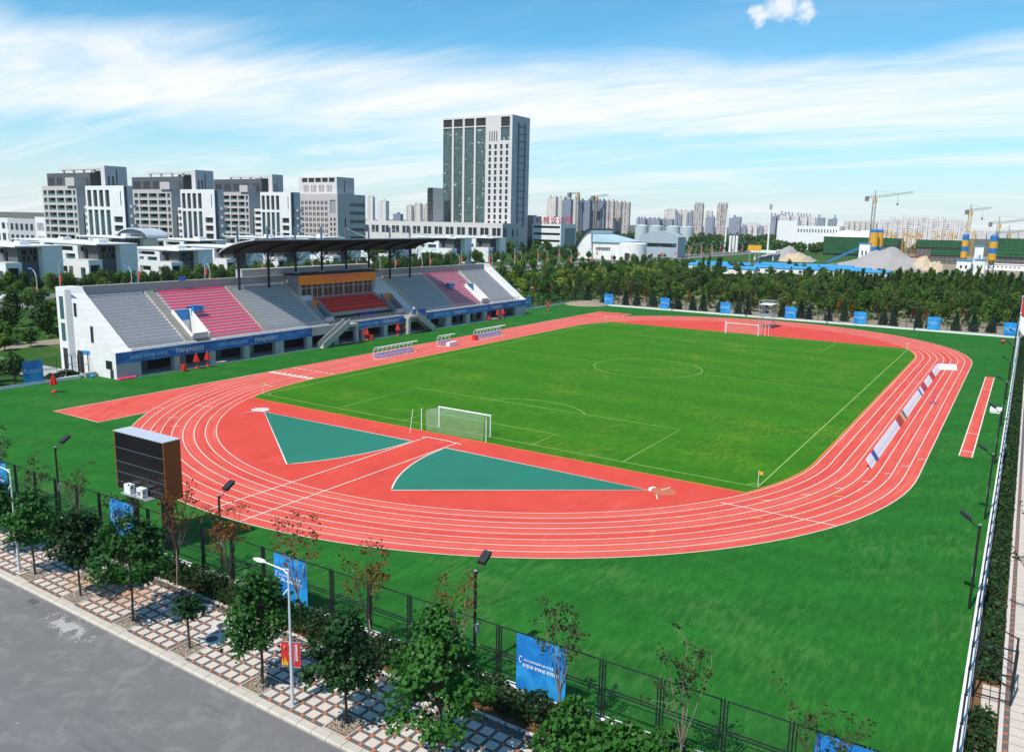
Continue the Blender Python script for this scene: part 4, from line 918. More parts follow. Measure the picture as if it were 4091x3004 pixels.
# canopy on eight columns
cyl_x = [-28.2, -21.2, -14.3, -7.2, -.1, 7.0, 14.0, 21.1]; YC = 69.5
RP = [(70.7, 17.25), (69.9, 17.75), (68.6, 18.3), (66.8, 18.85), (64.8, 19.3), (62.8, 19.6), (61.2, 19.78)]
n_ = len(RP); X0, X1 = -31.4, 24.4
mat('dark_soffit', (.006, .006, .007), .7, .2, 1)
def thick(dz0, dz1, nm, m, xa=X0, xb=X1, R_=RP):
    k = len(R_); V = [(x, y, z+d) for x in (xa, xb) for d in (dz0, dz1) for y, z in R_]; F_ = []
    for i in range(k-1): F_ += [(i, i+1, 2*k+i+1, 2*k+i), (k+i, 3*k+i, 3*k+i+1, k+i+1), (i, k+i, k+i+1, i+1), (2*k+i, 2*k+i+1, 3*k+i+1, 3*k+i)]
    F_ += [(0, 2*k, 3*k, k), (k-1, 2*k-1, 4*k-1, 3*k-1)]
    MB().add(V, F_).build(nm, m, st)
thick(0, .16, 'roof_soffit', 'dark_soffit'); thick(.163, .36, 'roof_sheet', 'roof_top', X0-.12, X1+.12)
thick(-.30, -.003, 'edge_beam', 'dark_soffit', X0, X1, [(61.5, 19.75), (61.2, 19.78)])
for x in cyl_x:
    MB().tube([(x, YC, 9.9 if x < -15 or x > 7.5 else 13.2), (x, YC, 17.9)], .24, 12).build('canopy_column', 'steel_dark', st, smooth=False); MB().tube([(x, YC, 18.3), (x, YC, 22.3)], .20, 12).build('mast', 'steel_blue', st)
    MB().box(x-.55, x+.55, YC-.45, YC+.5, 8.5 if x < -15 or x > 7.5 else 12.8, 10.2 if x < -15 or x > 7.5 else 13.5).build('column_plinth', 'concrete', st)
    thick(-.32, -.003, 'rafter', 'dark_soffit', x-.1, x+.1)
    mb = MB()
    for dx, dy, z in ((-2.3, -1.5, 17.9), (2.3, -1.5, 17.9), (-1.6, -3.6, 18.6), (1.6, -3.6, 18.6), (-2.1, .9, 17.0), (2.1, .9, 17.0)): mb.bar((x, YC, 15.4), (x+dx*.55, YC+dy*.5, 16.5), .11); mb.bar((x+dx*.55, YC+dy*.5, 16.5), (x+dx, YC+dy, z), .10)
    mb.build('branch_strut', 'steel_dark', st)
    mb = MB(); mb.bar((x, YC, 22.1), (x+3.2, 65.0, 19.6), .07); mb.bar((x, YC, 22.1), (x-.2, 62.6, 19.95), .07); mb.build('tie_rod', 'galv', st)
MB().bar((X0+2, YC, 15.75), (X1-2.5, YC, 15.75), .10).build('tie_beam', 'steel_blue', st)
for x in (-41.0, 31.0):                                                       # blue covers thrown over camera stands among the seats
    t = thing('covered_camera_stand', 'blue cover over a stand among the pink seats '+('near the white end wall' if x < 0 else 'of the far block'), 'cover', (x, rowy(8), rowz(8)))
    mb = MB(); mb.prism([(-.9, .5), (1.0, .5), (1.1, 1.35), (-.95, 1.55)], 1, -.5, .45); mb.build('blue_sheet', 'poster_blue', t); mb = MB()
    for a in (-.7, .8): mb.box(a-.04, a+.04, -.4, -.32, -.05, .5); mb.box(a-.04, a+.04, .3, .38, -.05, .5)
    mb.box(-2.0, -1.0, -.1, .1, 1.1, 1.3); mb.build('stand_frame', 'steel_dark', t)
tag(MB().box(-.7, .7, 0, .04, 0, .75).build('small_blue_sign', 'poster_blue', loc=(-39.5, 70.45, TOPZ+.06)), 'small blue sign on the back parapet behind the pink seats', 'sign')
# one person in a white shirt by the far front stair
def person(loc, rz, label):
    t = thing('person', label, 'person', loc, rz)
    V = [(0, 0, .95), (0, 0, 1.2), (0, 0, 1.42), (0, 0, 1.52), (0, .02, 1.62), (0, .03, 1.74), (.19, 0, 1.40), (.25, .02, 1.13), (.24, .10, .88), (-.19, 0, 1.40), (-.25, .02, 1.13), (-.24, .08, .88), (.10, 0, .88), (.11, .02, .50), (.11, -.02, .08), (.11, .12, .04), (-.10, 0, .88), (-.11, -.02, .50), (-.11, -.05, .08), (-.11, .09, .04)]
    E_ = [(0, 1), (1, 2), (2, 3), (3, 4), (4, 5), (2, 6), (6, 7), (7, 8), (2, 9), (9, 10), (10, 11), (0, 12), (12, 13), (13, 14), (14, 15), (0, 16), (16, 17), (17, 18), (18, 19)]
    RD = [.14, .15, .15, .055, .085, .085, .065, .05, .04, .065, .05, .04, .095, .07, .045, .04, .095, .07, .045, .04]
    me = bpy.data.meshes.new('body'); me.from_pydata(V, E_, []); o = link('body', me, t)
    sk = o.modifiers.new('skin', 'SKIN')
    for i, v in enumerate(me.skin_vertices[0].data): v.radius = (RD[i], RD[i]*.8); v.use_root = (i == 0)
    o.modifiers.new('sub', 'SUBSURF').levels = 1; o.modifiers['sub'].render_levels = 1
    dg = bpy.context.evaluated_depsgraph_get(); m2 = bpy.data.meshes.new_from_object(o.evaluated_get(dg)); o.modifiers.clear(); o.data = m2
    for mm in ('white_paint', 'ink_blue', 'skin'): m2.materials.append(MATS[mm])
    for p in m2.polygons:
        z = p.center.z; p.material_index = 2 if z > 1.48 or (abs(p.center.x) > .2 and z < 1.1) else (1 if z < .98 else 0)
    for p in m2.polygons: p.use_smooth = True
    h_ = MB(); h_.lathe([(.06, 1.66), (.098, 1.70), (.10, 1.77), (.05, 1.835)], 10, (0, .015)); h_.build('hair', 'scoreboard_black', t)
mat('skin', (.45, .26, .18), .6, .05, 3)
person((9.6, 59.0, 3.94), 2.6, 'person in a white shirt standing above the far stair')

# ------------------------------------------------------------------ vegetation
LEAF6 = np.array([(0, -.5, 0), (.42, -.18, .03), (.30, .30, -.03), (0, .55, .06), (-.30, .30, -.03), (-.42, -.18, .03)])      # lobed leaf outline
LEAF4 = np.array([(-.5, -.5, .04), (.5, -.5, -.04), (.5, .5, .04), (-.5, .5, -.04)])
def cards(P, size, shape, rs, up=.35, out=None):
    """leaf polygons at points P, random tilt, biased upward/outward"""
    n = len(P); d = rs.normal(size=(n, 3)); d[:, 2] += up
    if out is not None: d += out*.9
    d /= np.linalg.norm(d, axis=1)[:, None]+1e-9
    a = rs.normal(size=(n, 3)); x = np.cross(d, a); x /= np.linalg.norm(x, axis=1)[:, None]+1e-9; y = np.cross(d, x)
    s = (size*rs.uniform(.6, 1.3, n))[:, None, None]
    return (P[:, None, :]+s*(shape[None, :, 0:1]*x[:, None, :]+shape[None, :, 1:2]*y[:, None, :]+shape[None, :, 2:3]*d[:, None, :])).reshape(-1, 3)
def limb(mb, a, b, r0, r1, rs, seg=3, wob=.08, n=5):
    a = np.array(a, float); b = np.array(b, float); L = np.linalg.norm(b-a)
    pts = [a+(b-a)*i/seg+(rs.normal(size=3)*wob*L*(0 if i in (0, seg) else 1)) for i in range(seg+1)]
    mb.tube(pts, [r0+(r1-r0)*i/seg for i in range(seg+1)], n); return pts
def street_tree(seed, H=6.8, z0=2.1, rad=1.9, ncl=66, per=52, size=.215, leaf='leaf_plane', peak=.30):
    rs = np.random.RandomState(seed); mb = MB()
    trunk = [(0, 0, -.05), (.03, .02, 1.0), (.0, .05, 2.2), (.05, .0, H*.6), (.0, .0, H*.92)]; mb.tube(trunk, [.085, .07, .06, .035, .012], 8)
    C = []
    for i in range(ncl):
        t = rs.beta(1.25, 1.55); z = z0+.25+(H-z0-.35)*t
        prof = rad*(min(1, (t+.12)/peak)**.8 if t < peak else (1-(t-peak)/(1-peak))**.75+.08)
        prof *= 1+.22*math.sin(3*i)+.1*rs.normal()
        a = rs.uniform(0, 2*PI); r = prof*math.sqrt(rs.uniform(.12, 1)); C.append((r*math.cos(a), r*math.sin(a), z))
    C = np.array(C)
    for i in range(0, ncl, 3):
        c = C[i]; zb = max(z0-.1, c[2]-.9-.4*np.hypot(c[0], c[1])); limb(mb, (0, .03, zb), c*[.9, .9, 1], .028, .008, rs, 3, .06, 4)
    P = np.repeat(C, per, 0)+rs.normal(size=(ncl*per, 3))*[.25, .25, .17]
    P = P[P[:, 2] > z0-.15]; out = P*[1, 1, .2]; out /= np.linalg.norm(out, axis=1)[:, None]+1e-6
    v = cards(P, size, LEAF6, rs, .7, out)
    return mb.mesh('trunk', 'bark'), npmesh('crown', v, 6, leaf)
def sparse_tree(seed, H=6.3, nst=6, leaf='leaf_sparse', nleaf=520, spread=1.5):
    rs = np.random.RandomState(seed); mb = MB(); z0 = 1.5+rs.uniform(0, .5)
    mb.tube([(0, 0, -.05), (.03, 0, .8), (0, 0, z0)], [.075, .065, .06], 7); P = []
    for i in range(nst):
        a = 2*PI*i/nst+rs.uniform(-.4, .4); r = spread*rs.uniform(.45, 1.0); top = (r*math.cos(a), r*math.sin(a), H*rs.uniform(.72, 1.0))
        mid = (r*.45*math.cos(a), r*.45*math.sin(a), z0+(top[2]-z0)*.42)
        mb.tube([(0, 0, z0-.15), mid, top], [.038, .024, .006], 5)
        for k in range(8):
            t = rs.uniform(.15, 1); b = np.array(mid)+(np.array(top)-np.array(mid))*t; e = b+rs.normal(size=3)*[.33, .33, .18]+[0, 0, .25]
            mb.tube([b, e], [.010, .004], 4)
            if t > .25 or rs.rand() < .4:
                m = int(rs.uniform(4, 2*nleaf/(nst*8))); P.append(e+rs.normal(size=(m, 3))*[.15, .15, .13])
    P = np.concatenate(P); return mb.mesh('trunk', 'bark_pale' if seed % 2 else 'bark'), npmesh('crown', cards(P, .135, LEAF6, rs, .3), 6, leaf)
def round_tree(seed, H=8, rad=2.6, ncl=60, per=30, size=.40, leaf='leaf_mid', z0=1.8, tall=1.0):
    rs = np.random.RandomState(seed); mb = MB(); mb.tube([(0, 0, -.1), (.05, .05, z0), (0, 0, H*.8)], [.16, .12, .03], 6); C = []
    for i in range(ncl):
        d = rs.normal(size=3); d /= np.linalg.norm(d); d *= rs.uniform(.25, 1)**.5*rs.uniform(.75, 1.12)
        C.append((d[0]*rad*(1-.25*max(0, d[2])), d[1]*rad*(1-.25*max(0, d[2])), (H+z0)/2+d[2]*(H-z0)/2*.93))
    C = np.array(C)
    for i in range(0, ncl, 4): limb(mb, (0, 0, z0+rs.uniform(0, 1)), C[i]*.95, .05, .015, rs, 2, .05, 4)
    P = np.repeat(C, per, 0)+rs.normal(size=(ncl*per, 3))*[rad*.17, rad*.17, (H-z0)*.08]; out = P-[0, 0, (H+z0)/2]; out /= np.linalg.norm(out, axis=1)[:, None]+1e-6
    return mb.mesh('trunk', 'bark'), npmesh('crown', cards(P, size, LEAF4, rs, .6, out), 4, leaf)
def fir_tree(seed, H=4.2, rad=1.25):
    rs = np.random.RandomState(seed); mb = MB(); mb.tube([(0, 0, -.1), (0, 0, H*.95)], [.07, .015], 6); P = []
    for i in range(13):
        z = .5+(H-.7)*i/12; r = rad*(1-i/13)**.9+.08
        for k in range(9): a = 2*PI*k/9+i*.7+rs.uniform(-.2, .2); m = 9; t = rs.uniform(.25, 1, m); P.append(np.stack([r*t*math.cos(a), r*t*math.sin(a), z-.25*t*r+rs.normal(size=m)*.07], 1)+rs.normal(size=(m, 3))*.06)
    return mb.mesh('trunk', 'bark'), npmesh('crown', cards(np.concatenate(P), .28, LEAF4, rs, .3), 4, 'leaf_fir')
def sapling(seed, H=4.5, leaf='leaf_sparse'):
    rs = np.random.RandomState(seed); mb = MB(); mb.tube([(0, 0, -.1), (.04, 0, H*.5), (0, .05, H)], [.055, .04, .01], 5); P = []
    for i in range(12):
        z = H*rs.uniform(.38, .95); a = rs.uniform(0, 2*PI); r = rs.uniform(.4, 1.1)*(1.15-z/H); e = np.array((r*math.cos(a), r*math.sin(a), z+.4*r+.1)); mb.tube([(0, 0, z-.1), e], [.018, .006], 4); P.append(e*[.8, .8, 1]+rs.normal(size=(16, 3))*[.25, .25, .22])
    return mb.mesh('trunk', 'bark_pale'), npmesh('crown', cards(np.concatenate(P), .26, LEAF4, rs, .4), 4, leaf)
def poplar(seed, H=11):
    rs = np.random.RandomState(seed); mb = MB(); mb.tube([(0, 0, -.1), (.1, -.2, H*.5), (.4, -.9, H)], [.16, .09, .02], 6); P = []
    for i in range(44):
        z = 1.2+(H-1.4)*i/43; r = (1.15*(1-(z/H)**2)+.25)*rs.uniform(.4, 1); a = rs.uniform(0, 2*PI); lean = (z/H)**2; P.append(np.array((r*math.cos(a)+.4*lean, r*math.sin(a)-1.0*lean, z))+rs.normal(size=(26, 3))*[.3, .38, .45])
    return mb.mesh('trunk', 'bark'), npmesh('crown', cards(np.concatenate(P), .40, LEAF4, rs, .2), 4, 'leaf_dark')
def plant(meshes, name, label, cat, loc, rz, sc, group=None):
    t = thing(name, label, cat, loc, rz, group); t.scale = (sc, sc, sc) if not isinstance(sc, tuple) else sc
    link('trunk', meshes[0], t); link('crown', meshes[1], t); return t

# street trees with tree pits
STV = [street_tree(1, 6.2, 2.2, 1.65), street_tree(2, 6.8, 2.3, 2.1, 78), street_tree(3, 6.0, 2.0, 1.65, leaf='leaf_plane'), street_tree(4, 7.9, 2.0, 2.05, 105, 54, .215, 'leaf_plane', .26), street_tree(6, 3.1, 1.75, .62, 14, 46, .20)]
for i, (y, v, s_, rz, l) in enumerate([(.97, 0, .98, .3, 'leafy street tree between the lamp post and the drain grate'), (-4.65, 0, .95, 2.1, 'leafy street tree beside the drain grate'), (-10.35, 1, 1.0, 4.0, 'broad leafy street tree over the orange stained paving'), (-15.8, 4, 1.0, 1.0, 'thin young sapling in its pit beside two manholes'), (-21.9, 2, 1.05, 5.1, 'leafy street tree left of the red banners'), (-28.0, 2, 1.0, .4, 'round headed leafy street tree right of the lamp post'), (-33.7, 3, 1.0, 2.4, 'tallest dark leafy street tree in front of the fence')]):
    a, b = F(-102.85, y); plant(STV[v], 'street_tree' if v != 4 else 'tree_sapling', l, 'tree', (a, b, .1), rz, s_)
for y, v in ((6.6, 0), (12.3, 1), (18.0, 2)):
    a, b = F(-102.7, y); plant(STV[v], 'street_tree', 'leafy street tree on the pavement beyond the lamp post at the first pit', 'tree', (a, b, .1), v*1.3, .95, 'street trees past the first lamp post')
# thin multi-stemmed trees in the hedge bed
SPV = [sparse_tree(21, leaf='leaf_sparse'), sparse_tree(22, 6.0, 7, 'leaf_sparse_red', 560, 1.5), sparse_tree(23, 6.6, 5, 'leaf_sparse', 480, 1.3), sparse_tree(24, 5.6, 5, 'leaf_sparse', 420, 1.9), sparse_tree(25, 6.4, 6, 'leaf_sparse_red', 420, 1.6)]
for y, v, s_, l in [(16.2, 0, 1.0, 'thin tree in the hedge beside the fence poster past the scoreboard'), (10.0, 2, .85, 'thin tree in the hedge near the left floodlight'), (4.6, 0, .9, 'thin tree in the hedge left of the scoreboard'), (-1.4, 3, .95, 'thin tree in the hedge before the scoreboard legs'), (-7.3, 1, 1.12, 'thin russet leaved tree with a tied trunk right of the scoreboard'), (-12.6, 1, 1.05, 'thin russet leaved tree beside the second floodlight'), (-18.7, 4, 1.1, 'thin russet tree in front of the poster by the lamp post'), (-24.4, 1, 1.08, 'thin russet tree propped by a long stake'), (-30.6, 4, 1.0, 'thin tree beside the third floodlight'), (-36.6, 2, 1.05, 'thin tree in front of the large lettered poster'), (-42.8, 0, 1.0, 'thin twin stemmed tree by the wire panels right of the large poster'), (-48.6, 3, 1.0, 'thin wide spreading tree beside the corner poster')]:
    plant(SPV[v], 'thin_tree', l, 'tree', (-97.2, y, .05), y*1.7, s_)
for y in (-24.4, -7.3): tag(MB().tube([(-98.2, y-1.2, .05), (-97.25, y, 2.3)], .03, 6).build('tree_stake', 'bark_pale'), 'wooden prop stake leaning on the thin tree '+('by the long hedge' if y < -20 else 'right of the scoreboard'), 'stake')
# hedges
def hedge(name, label, boxes, n, size, leaf, seed, hv=.3):
    rs = np.random.RandomState(seed); tot = sum((b[1]-b[0])*(b[3]-b[2]) for b in boxes); P = []
    for x0, x1, y0, y1, h_ in boxes:
        m = int(n*(x1-x0)*(y1-y0)/tot); x = rs.uniform(x0, x1, m); y = rs.uniform(y0, y1, m)
        L = x if (x1-x0) > (y1-y0) else y
        top = h_*(1+hv*np.sin(L*1.9)*np.sin(L*.73+1)+.18*np.sin(L*5.1+x*3)); e = np.minimum(np.minimum(x-x0, x1-x), np.minimum(y-y0, y1-y)); top = top*np.clip(.45+e*1.6, .45, 1)
        P.append(np.stack([x+rs.normal(size=m)*.06, y+rs.normal(size=m)*.06, top*np.sqrt(rs.uniform(0, 1, m))+.03], 1))
    P = np.concatenate(P); o = link(name, npmesh(name, cards(P, size, LEAF6, rs, .8), 6, leaf)); return tag(o, label, 'hedge')
hedge('street_hedge', 'dense dark green hedge between the paving and the street fence', [(-98.05, -96.2, -36, 40, 1.05)], 36000, .17, 'leaf_hedge', 31)
hedge('side_hedge', 'dark hedge strip between the side fence and the side pavement', [(-80.8, 90, -54.65, -53.5, .8), (-97, -84.5, -54.65, -53.5, .8)], 30000, .19, 'leaf_hedge', 32)
hedge('leafy_shrubs', 'loose bright leaved shrubs spilling over the paving by the corner', [(-100.0, -96.2, -47.5, -36.5, 1.25)], 6500, .24, 'leaf_plane', 33, .5)
hedge('entrance_shrubs', 'clipped shrubs by the gate at the grandstand end wall', [(-66.5, -61.8, 64.8, 66.6, .9)], 1500, .2, 'leaf_hedge', 34)
for i, (x, y) in enumerate([(-77.9, -56.4), (-70.5, -56.4), (-63, -56.4), (-86, -57.4)]):
    plant(SPV[(0, 3, 2, 3)[i]], 'thin_tree', 'thin tree standing on the side pavement', 'tree', (x, y, .1), i*2.0, 1.0, 'thin trees on the side pavement')
# leaf litter along the bed
rs = np.random.RandomState(5); P = np.stack([rs.uniform(-98.9, -97.7, 1500), rs.uniform(-38, 30, 1500), rs.uniform(.14, .17, 1500)], 1)
tag(link('leaf_litter', npmesh('leaf_litter', cards(P, .10, LEAF4, rs, 3.0), 4, 'leaf_sparse_red')), 'dry brown leaf litter along the hedge bed', 'leaf litter', kind='stuff')

# ------------------------------------------------------------------ street lamps on the front pavement
for y, l, ban in ((2.09, 'white street lamp post at the left by the first tree pit', False), (-24.7, 'white street lamp post carrying two red banners', True)):
    a, b = F(-103.3, y); t = thing('street_lamp', l, 'street lamp', (a, b, .1))
    MB().lathe([(.20, 0), (.20, .03), (.10, .06)], 12).build('base_plate', 'galv', t)
    MB().tube([(0, 0, .02), (0, 0, 3), (0, 0, 7.3)], [.09, .075, .045], 12).build('pole', 'pole_white', t)
    MB().tube([(0, -.05, 6.6), (0, 0, 7.0), (0, .35, 7.18), (0, 1.1, 7.22), (0, 1.75, 7.24)], [.02, .03, .035, .035, .03], 8).build('arm', 'white_paint', t)
    MB().tube([(0, 0, 7.3), (0, .42, 7.2)], .02, 6).build('brace', 'white_paint', t); MB().tube([(0, 0, 6.3), (0, .2, 6.1), (0, .4, 5.85)], .035, 6).build('lower_hook', 'white_paint', t)
    h_ = MB(); V = []; 
    for i in range(7):
        u = i/6; r_ = .17*math.sin(PI*min(1, .15+u*.83))**.7
        for k in range(10): q = 2*PI*k/10; V.append((r_*math.cos(q), 1.65+.85*u, 7.25+.55*r_*math.sin(q)))
    h_.add(V, [(i*10+k, i*10+(k+1) % 10, (i+1)*10+(k+1) % 10, (i+1)*10+k) for i in range(6) for k in range(10)]+[tuple(range(10))[::-1], tuple(range(60, 70))]); h_.build('lamp_head', 'white_paint', t, smooth=True)
    if ban:
        for s_ in (-1, 1):
            bo = MB(); d = Vector((.35*s_, -.94*s_*-1, 0)).normalized(); d = Vector((.42, -.91, 0))*s_
            p0 = d*.10; p1 = d*.50; V = []
            for i in range(7): q = p0+(p1-p0)*i/6; V += [(q.x+.02*math.sin(i*2), q.y, 2.15+.04*math.sin(i)), (q.x, q.y, 3.45)]
            bo.add(V, [(2*i, 2*i+2, 2*i+3, 2*i+1) for i in range(6)]); c_ = bo.build('banner', 'flag_red', t)
            tb = MB(); tb.bar((0, 0, 3.47), tuple(p1)[:2]+(3.47,), .03); tb.bar((0, 0, 2.13), tuple(p1)[:2]+(2.13,), .03); tb.build('banner_arm', 'galv', t)
            n_ = Vector((-d.y, d.x, 0))*(-.035 if s_ > 0 else .035)
            if n_.x > 0: n_ = -n_
            if s_ < 0:
                e = MB(); q = p0+(p1-p0)*.5+n_; e.lathe([(.02, 3.05), (.05, 3.13), (.05, 3.22), (.02, 3.28)], 8, (q.x, q.y)); e.build('emblem', 'ink_pink', c_)
                e = MB()
                for k in range(5): q = p0+(p1-p0)*(.15+.16*k)+n_*1.2; e.box(q.x-.015, q.x+.015, q.y-.03, q.y+.03, 2.22, 2.4+.10*(k % 3)); 
                e.build('skyline_print', 'flag_yellow', c_)
            else:
                xa = Vector((-n_.y, n_.x, 0)).normalized(); q = p0+(p1-p0)*.5+n_
                text(c_, '新\n里\n程\n新\n跨\n越', .15, frame((q.x-xa.x*.07, q.y-xa.y*.07, 3.25), xa, (0, 0, 1)), 'ink_white')
                e = MB(); q2 = p0+(p1-p0)*.25+n_; e.box(q2.x-.02, q2.x+.02, q2.y-.02, q2.y+.02, 2.3, 3.3); e.build('side_print', 'ink_pink', c_)

# ------------------------------------------------------------------ woods and park trees
RT = {'dark': [round_tree(41, 8, 2.7, leaf='leaf_dark'), round_tree(42, 9, 2.9, leaf='leaf_dark'), round_tree(43, 7.2, 2.5, leaf='leaf_dark')],
      'mid': [round_tree(44, 6.5, 2.4, leaf='leaf_mid'), round_tree(45, 7.4, 2.6, leaf='leaf_mid'), round_tree(46, 5.6, 2.3, leaf='leaf_mid', z0=1.2)],
      'oli': [round_tree(61, 6.5, 2.3, 34, 22, .44, 'leaf_olive'), round_tree(62, 7.5, 2.0, 30, 22, .42, 'leaf_olive'), round_tree(63, 5.5, 2.2, 30, 20, .42, 'leaf_olive', 1.2)],
      'yel': [round_tree(47, 4.4, 1.9, 30, 24, .4, 'leaf_yellow', 1.0), round_tree(48, 5.0, 2.0, 30, 24, .4, 'leaf_yellow', 1.2)]}
FIR = [fir_tree(51), fir_tree(52, 3.6, 1.1), fir_tree(53, 4.8, 1.3)]; SAP = [sapling(54), sapling(55, 5.2), sapling(56, 4.2, 'leaf_sparse_red'), sapling(57, 5.0, 'leaf_mid')]; POP = [poplar(58), poplar(59, 12)]
def vis_px(x, y, z=3):
    d = np.array((x, y, z))-CAM; dep = d@fw
    return dep > 5 and -250 < 2045.5+FPX*(d@CR)/dep < 4340
def scatter(n, x0, x1, y0, y1, gap, rs, avoid=lambda x, y: False):
    L = []; k = 0
    while len(L) < n and k < n*60:
        k += 1; x, y = rs.uniform(x0, x1), rs.uniform(y0, y1)
        if not vis_px(x, y) or avoid(x, y) or any((x-a)**2+(y-b)**2 < gap*gap for a, b in L): continue
        L.append((x, y))
    return L
rs = np.random.RandomState(77)
for i, y in enumerate(np.arange(-60, 66, 4.2)):                       # firs just outside the far fence
    plant(FIR[i % 3], 'fir_tree', 'small dark fir tree in the row behind the woodland fence', 'fir tree', (rs.uniform(97, 101.5), y+rs.uniform(-1, 1), -.06), rs.uniform(0, 6), rs.uniform(.85, 1.25), 'fir trees behind the woodland fence')
for x, y in scatter(120, 101, 135, -70, 90, 2.6, rs): plant(SAP[rs.randint(4)], 'young_tree', 'slender young tree among the saplings beyond the fir row', 'tree', (x, y, -.06), rs.uniform(0, 6), rs.uniform(.8, 1.2), 'slender saplings beyond the fir row')
def sc2(): k = rs.uniform(.7, 1.1); return (k*rs.uniform(.9, 1.1), k*rs.uniform(.9, 1.1), rs.uniform(.85, 1.25))
def P3(meshes, name, label, x, y, a, b, grp, z=-.06): k = rs.uniform(a, b); plant(meshes, name, label, 'tree', (x, y, z), rs.uniform(0, 6), tuple(k*v for v in sc2()), grp)
for x, y in scatter(170, 118, 222, -95, 70, 3.8, rs): P3(RT['dark'][rs.randint(3)], 'woodland_tree', 'bushy dark green tree in the wood beyond the saplings', x, y, .36, .82, 'dark woodland trees beyond the saplings')
for x, y in scatter(70, 108, 215, -90, 80, 5.0, rs): P3(RT['oli'][rs.randint(3)], 'olive_woodland_tree', 'thin olive brown tree in the wood behind the fence', x, y, .45, .85, 'olive brown trees in the wood')
for x, y in scatter(140, 112, 218, -90, 75, 5.0, rs): P3(RT['mid'][rs.randint(3)], 'light_woodland_tree', 'bright green bushy tree scattered through the dark wood', x, y, .4, .8, 'bright green trees in the dark wood')
for i in range(46):
    p = 3330+i*17+rs.uniform(-5, 5); x, y = at(p, 318+rs.uniform(-10, 10))
    plant(POP[i % 2], 'poplar_tree', 'tall windswept poplar in the row before the gravel heaps', 'tree', (x, y, -.06), rs.uniform(-.3, .3), rs.uniform(.55, .85), 'windswept poplars before the gravel heaps')
for p in (2800, 2825, 2860, 2870): x, y = at(p, 400); plant(POP[p % 2], 'shed_poplar', 'tall dark poplar growing in front of the long white shed', 'tree', (x, y, -.06), 0, .8, 'poplars in front of the long white shed')
for x, y in scatter(110, 222, 372, -110, 62, 6.5, rs): P3(RT[('mid', 'oli', 'dark')[rs.randint(3)]][rs.randint(3)], 'meadow_tree', 'scattered tree on the green ground between the wood and the sheds', x, y, .35, .72, 'scattered trees between the wood and the sheds')
road_y = lambda x, y: 158 < y < 196 or (96 < y < 107)
for x, y in scatter(190, 100, 360, 60, 158, 5.4, rs, lambda x, y: road_y(x, y) or y < 75-.05*(x-100)): P3(RT['mid'][rs.randint(3)], 'park_tree', 'round green tree in the park between the grandstand and the avenue', x, y, .42, .80, 'round green park trees before the avenue', -.05)
for x, y in scatter(50, 60, 300, 66, 96, 4.5, rs, road_y): P3(RT['dark'][rs.randint(3)], 'dark_park_tree', 'dark bushy tree in the park past the grandstand end', x, y, .4, .7, 'dark park trees past the grandstand end', -.05)
for x, y in scatter(70, 75, 300, 84, 130, 5, rs, road_y): P3(RT['yel'][rs.randint(2)], 'yellow_shrub_tree', 'yellowish green small tree in the park before the avenue', x, y, .6, .95, 'yellowish small trees in the park', -.05)
for x, y in scatter(150, 150, 620, 198, 245, 6.5, rs): P3(RT['dark' if rs.rand() < .6 else 'mid'][rs.randint(3)], 'avenue_tree', 'leafy tree in the belt along the far side of the avenue', x, y, .6, 1.15, 'trees beyond the avenue', -.05)
for x, y in scatter(30, 180, 560, 174.8, 179.2, 8, rs): P3(RT['mid'][rs.randint(3)], 'median_tree', 'clipped round tree on the avenue median', x, y, .4, .55, 'clipped trees on the avenue median', .1)
for x, y in scatter(190, -75, 215, 196.5, 211, 3.2, rs): P3(RT['dark' if rs.rand() < .7 else 'mid'][rs.randint(3)], 'hedgerow_tree', 'tree in the dense hedgerow before the white villas', x, y, .45, .75, 'hedgerow trees before the villas', -.05)
for x, y in scatter(95, -75, 60, 104.8, 158, 5.0, rs, road_y): P3(RT['dark' if rs.rand() < .55 else 'mid'][rs.randint(3)], 'garden_tree', 'leafy tree in the garden between the grandstand and the car park', x, y, .45, .85, 'garden trees behind the grandstand', -.05)
for x, y in scatter(22, -92, -66.8, 67, 79, 2.6, rs)+scatter(14, -88, -50, 97.5, 104, 3.5, rs): P3(RT['mid'][rs.randint(3)], 'garden_shrub_tree', 'small leafy tree by the access road near the end wall', x, y, .33, .6, 'small trees by the access road', -.05)
# low planting under the woods and park: nobody could count it
def brush(name, label, x0, x1, y0, y1, n, size, hgt, leaf, seed, avoid=None):
    rs = np.random.RandomState(seed); x = rs.uniform(x0, x1, n); y = rs.uniform(y0, y1, n); c = np.sin(x*.35)*np.sin(y*.31+1)+.4*np.sin(x*.9+y*.7)
    k = c > -.25
    if avoid is not None: k &= ~avoid(x, y)
    x, y, c = x[k], y[k], c[k]; P = np.stack([x, y, rs.uniform(0, 1, len(x))*hgt*(.5+.5*np.clip(c, 0, 1))], 1)
    tag(link(name, npmesh(name, cards(P, size, LEAF4, rs, .9), 4, leaf)), label, 'undergrowth', kind='stuff')
brush('undergrowth', 'low green undergrowth on the woodland floor', 108, 365, -110, 100, 36000, .8, 1.3, 'leaf_dark', 61)
brush('meadow_shrubs', 'bright green low scrub between the wood and the blue sheds', 200, 380, -110, 70, 16000, .9, 1.2, 'leaf_mid', 66)
brush('garden_planting', 'low garden planting beside the grandstand end', -95, 60, 104, 157, 9000, .6, .9, 'leaf_mid', 67)
brush('park_shrubs', 'mass of low green shrubs in the park', 60, 380, 68, 158, 26000, .7, 1.2, 'leaf_mid', 62, lambda x, y: (y > 96) & (y < 107))
brush('yellow_shrubs', 'patch of yellow green shrubs in the park', 150, 290, 92, 128, 5000, .7, 1.3, 'leaf_yellow', 63)
brush('red_shrubs', 'small bed of red shrubs in the park', 225, 262, 74, 96, 700, .5, .9, 'leaf_redshrub', 64)
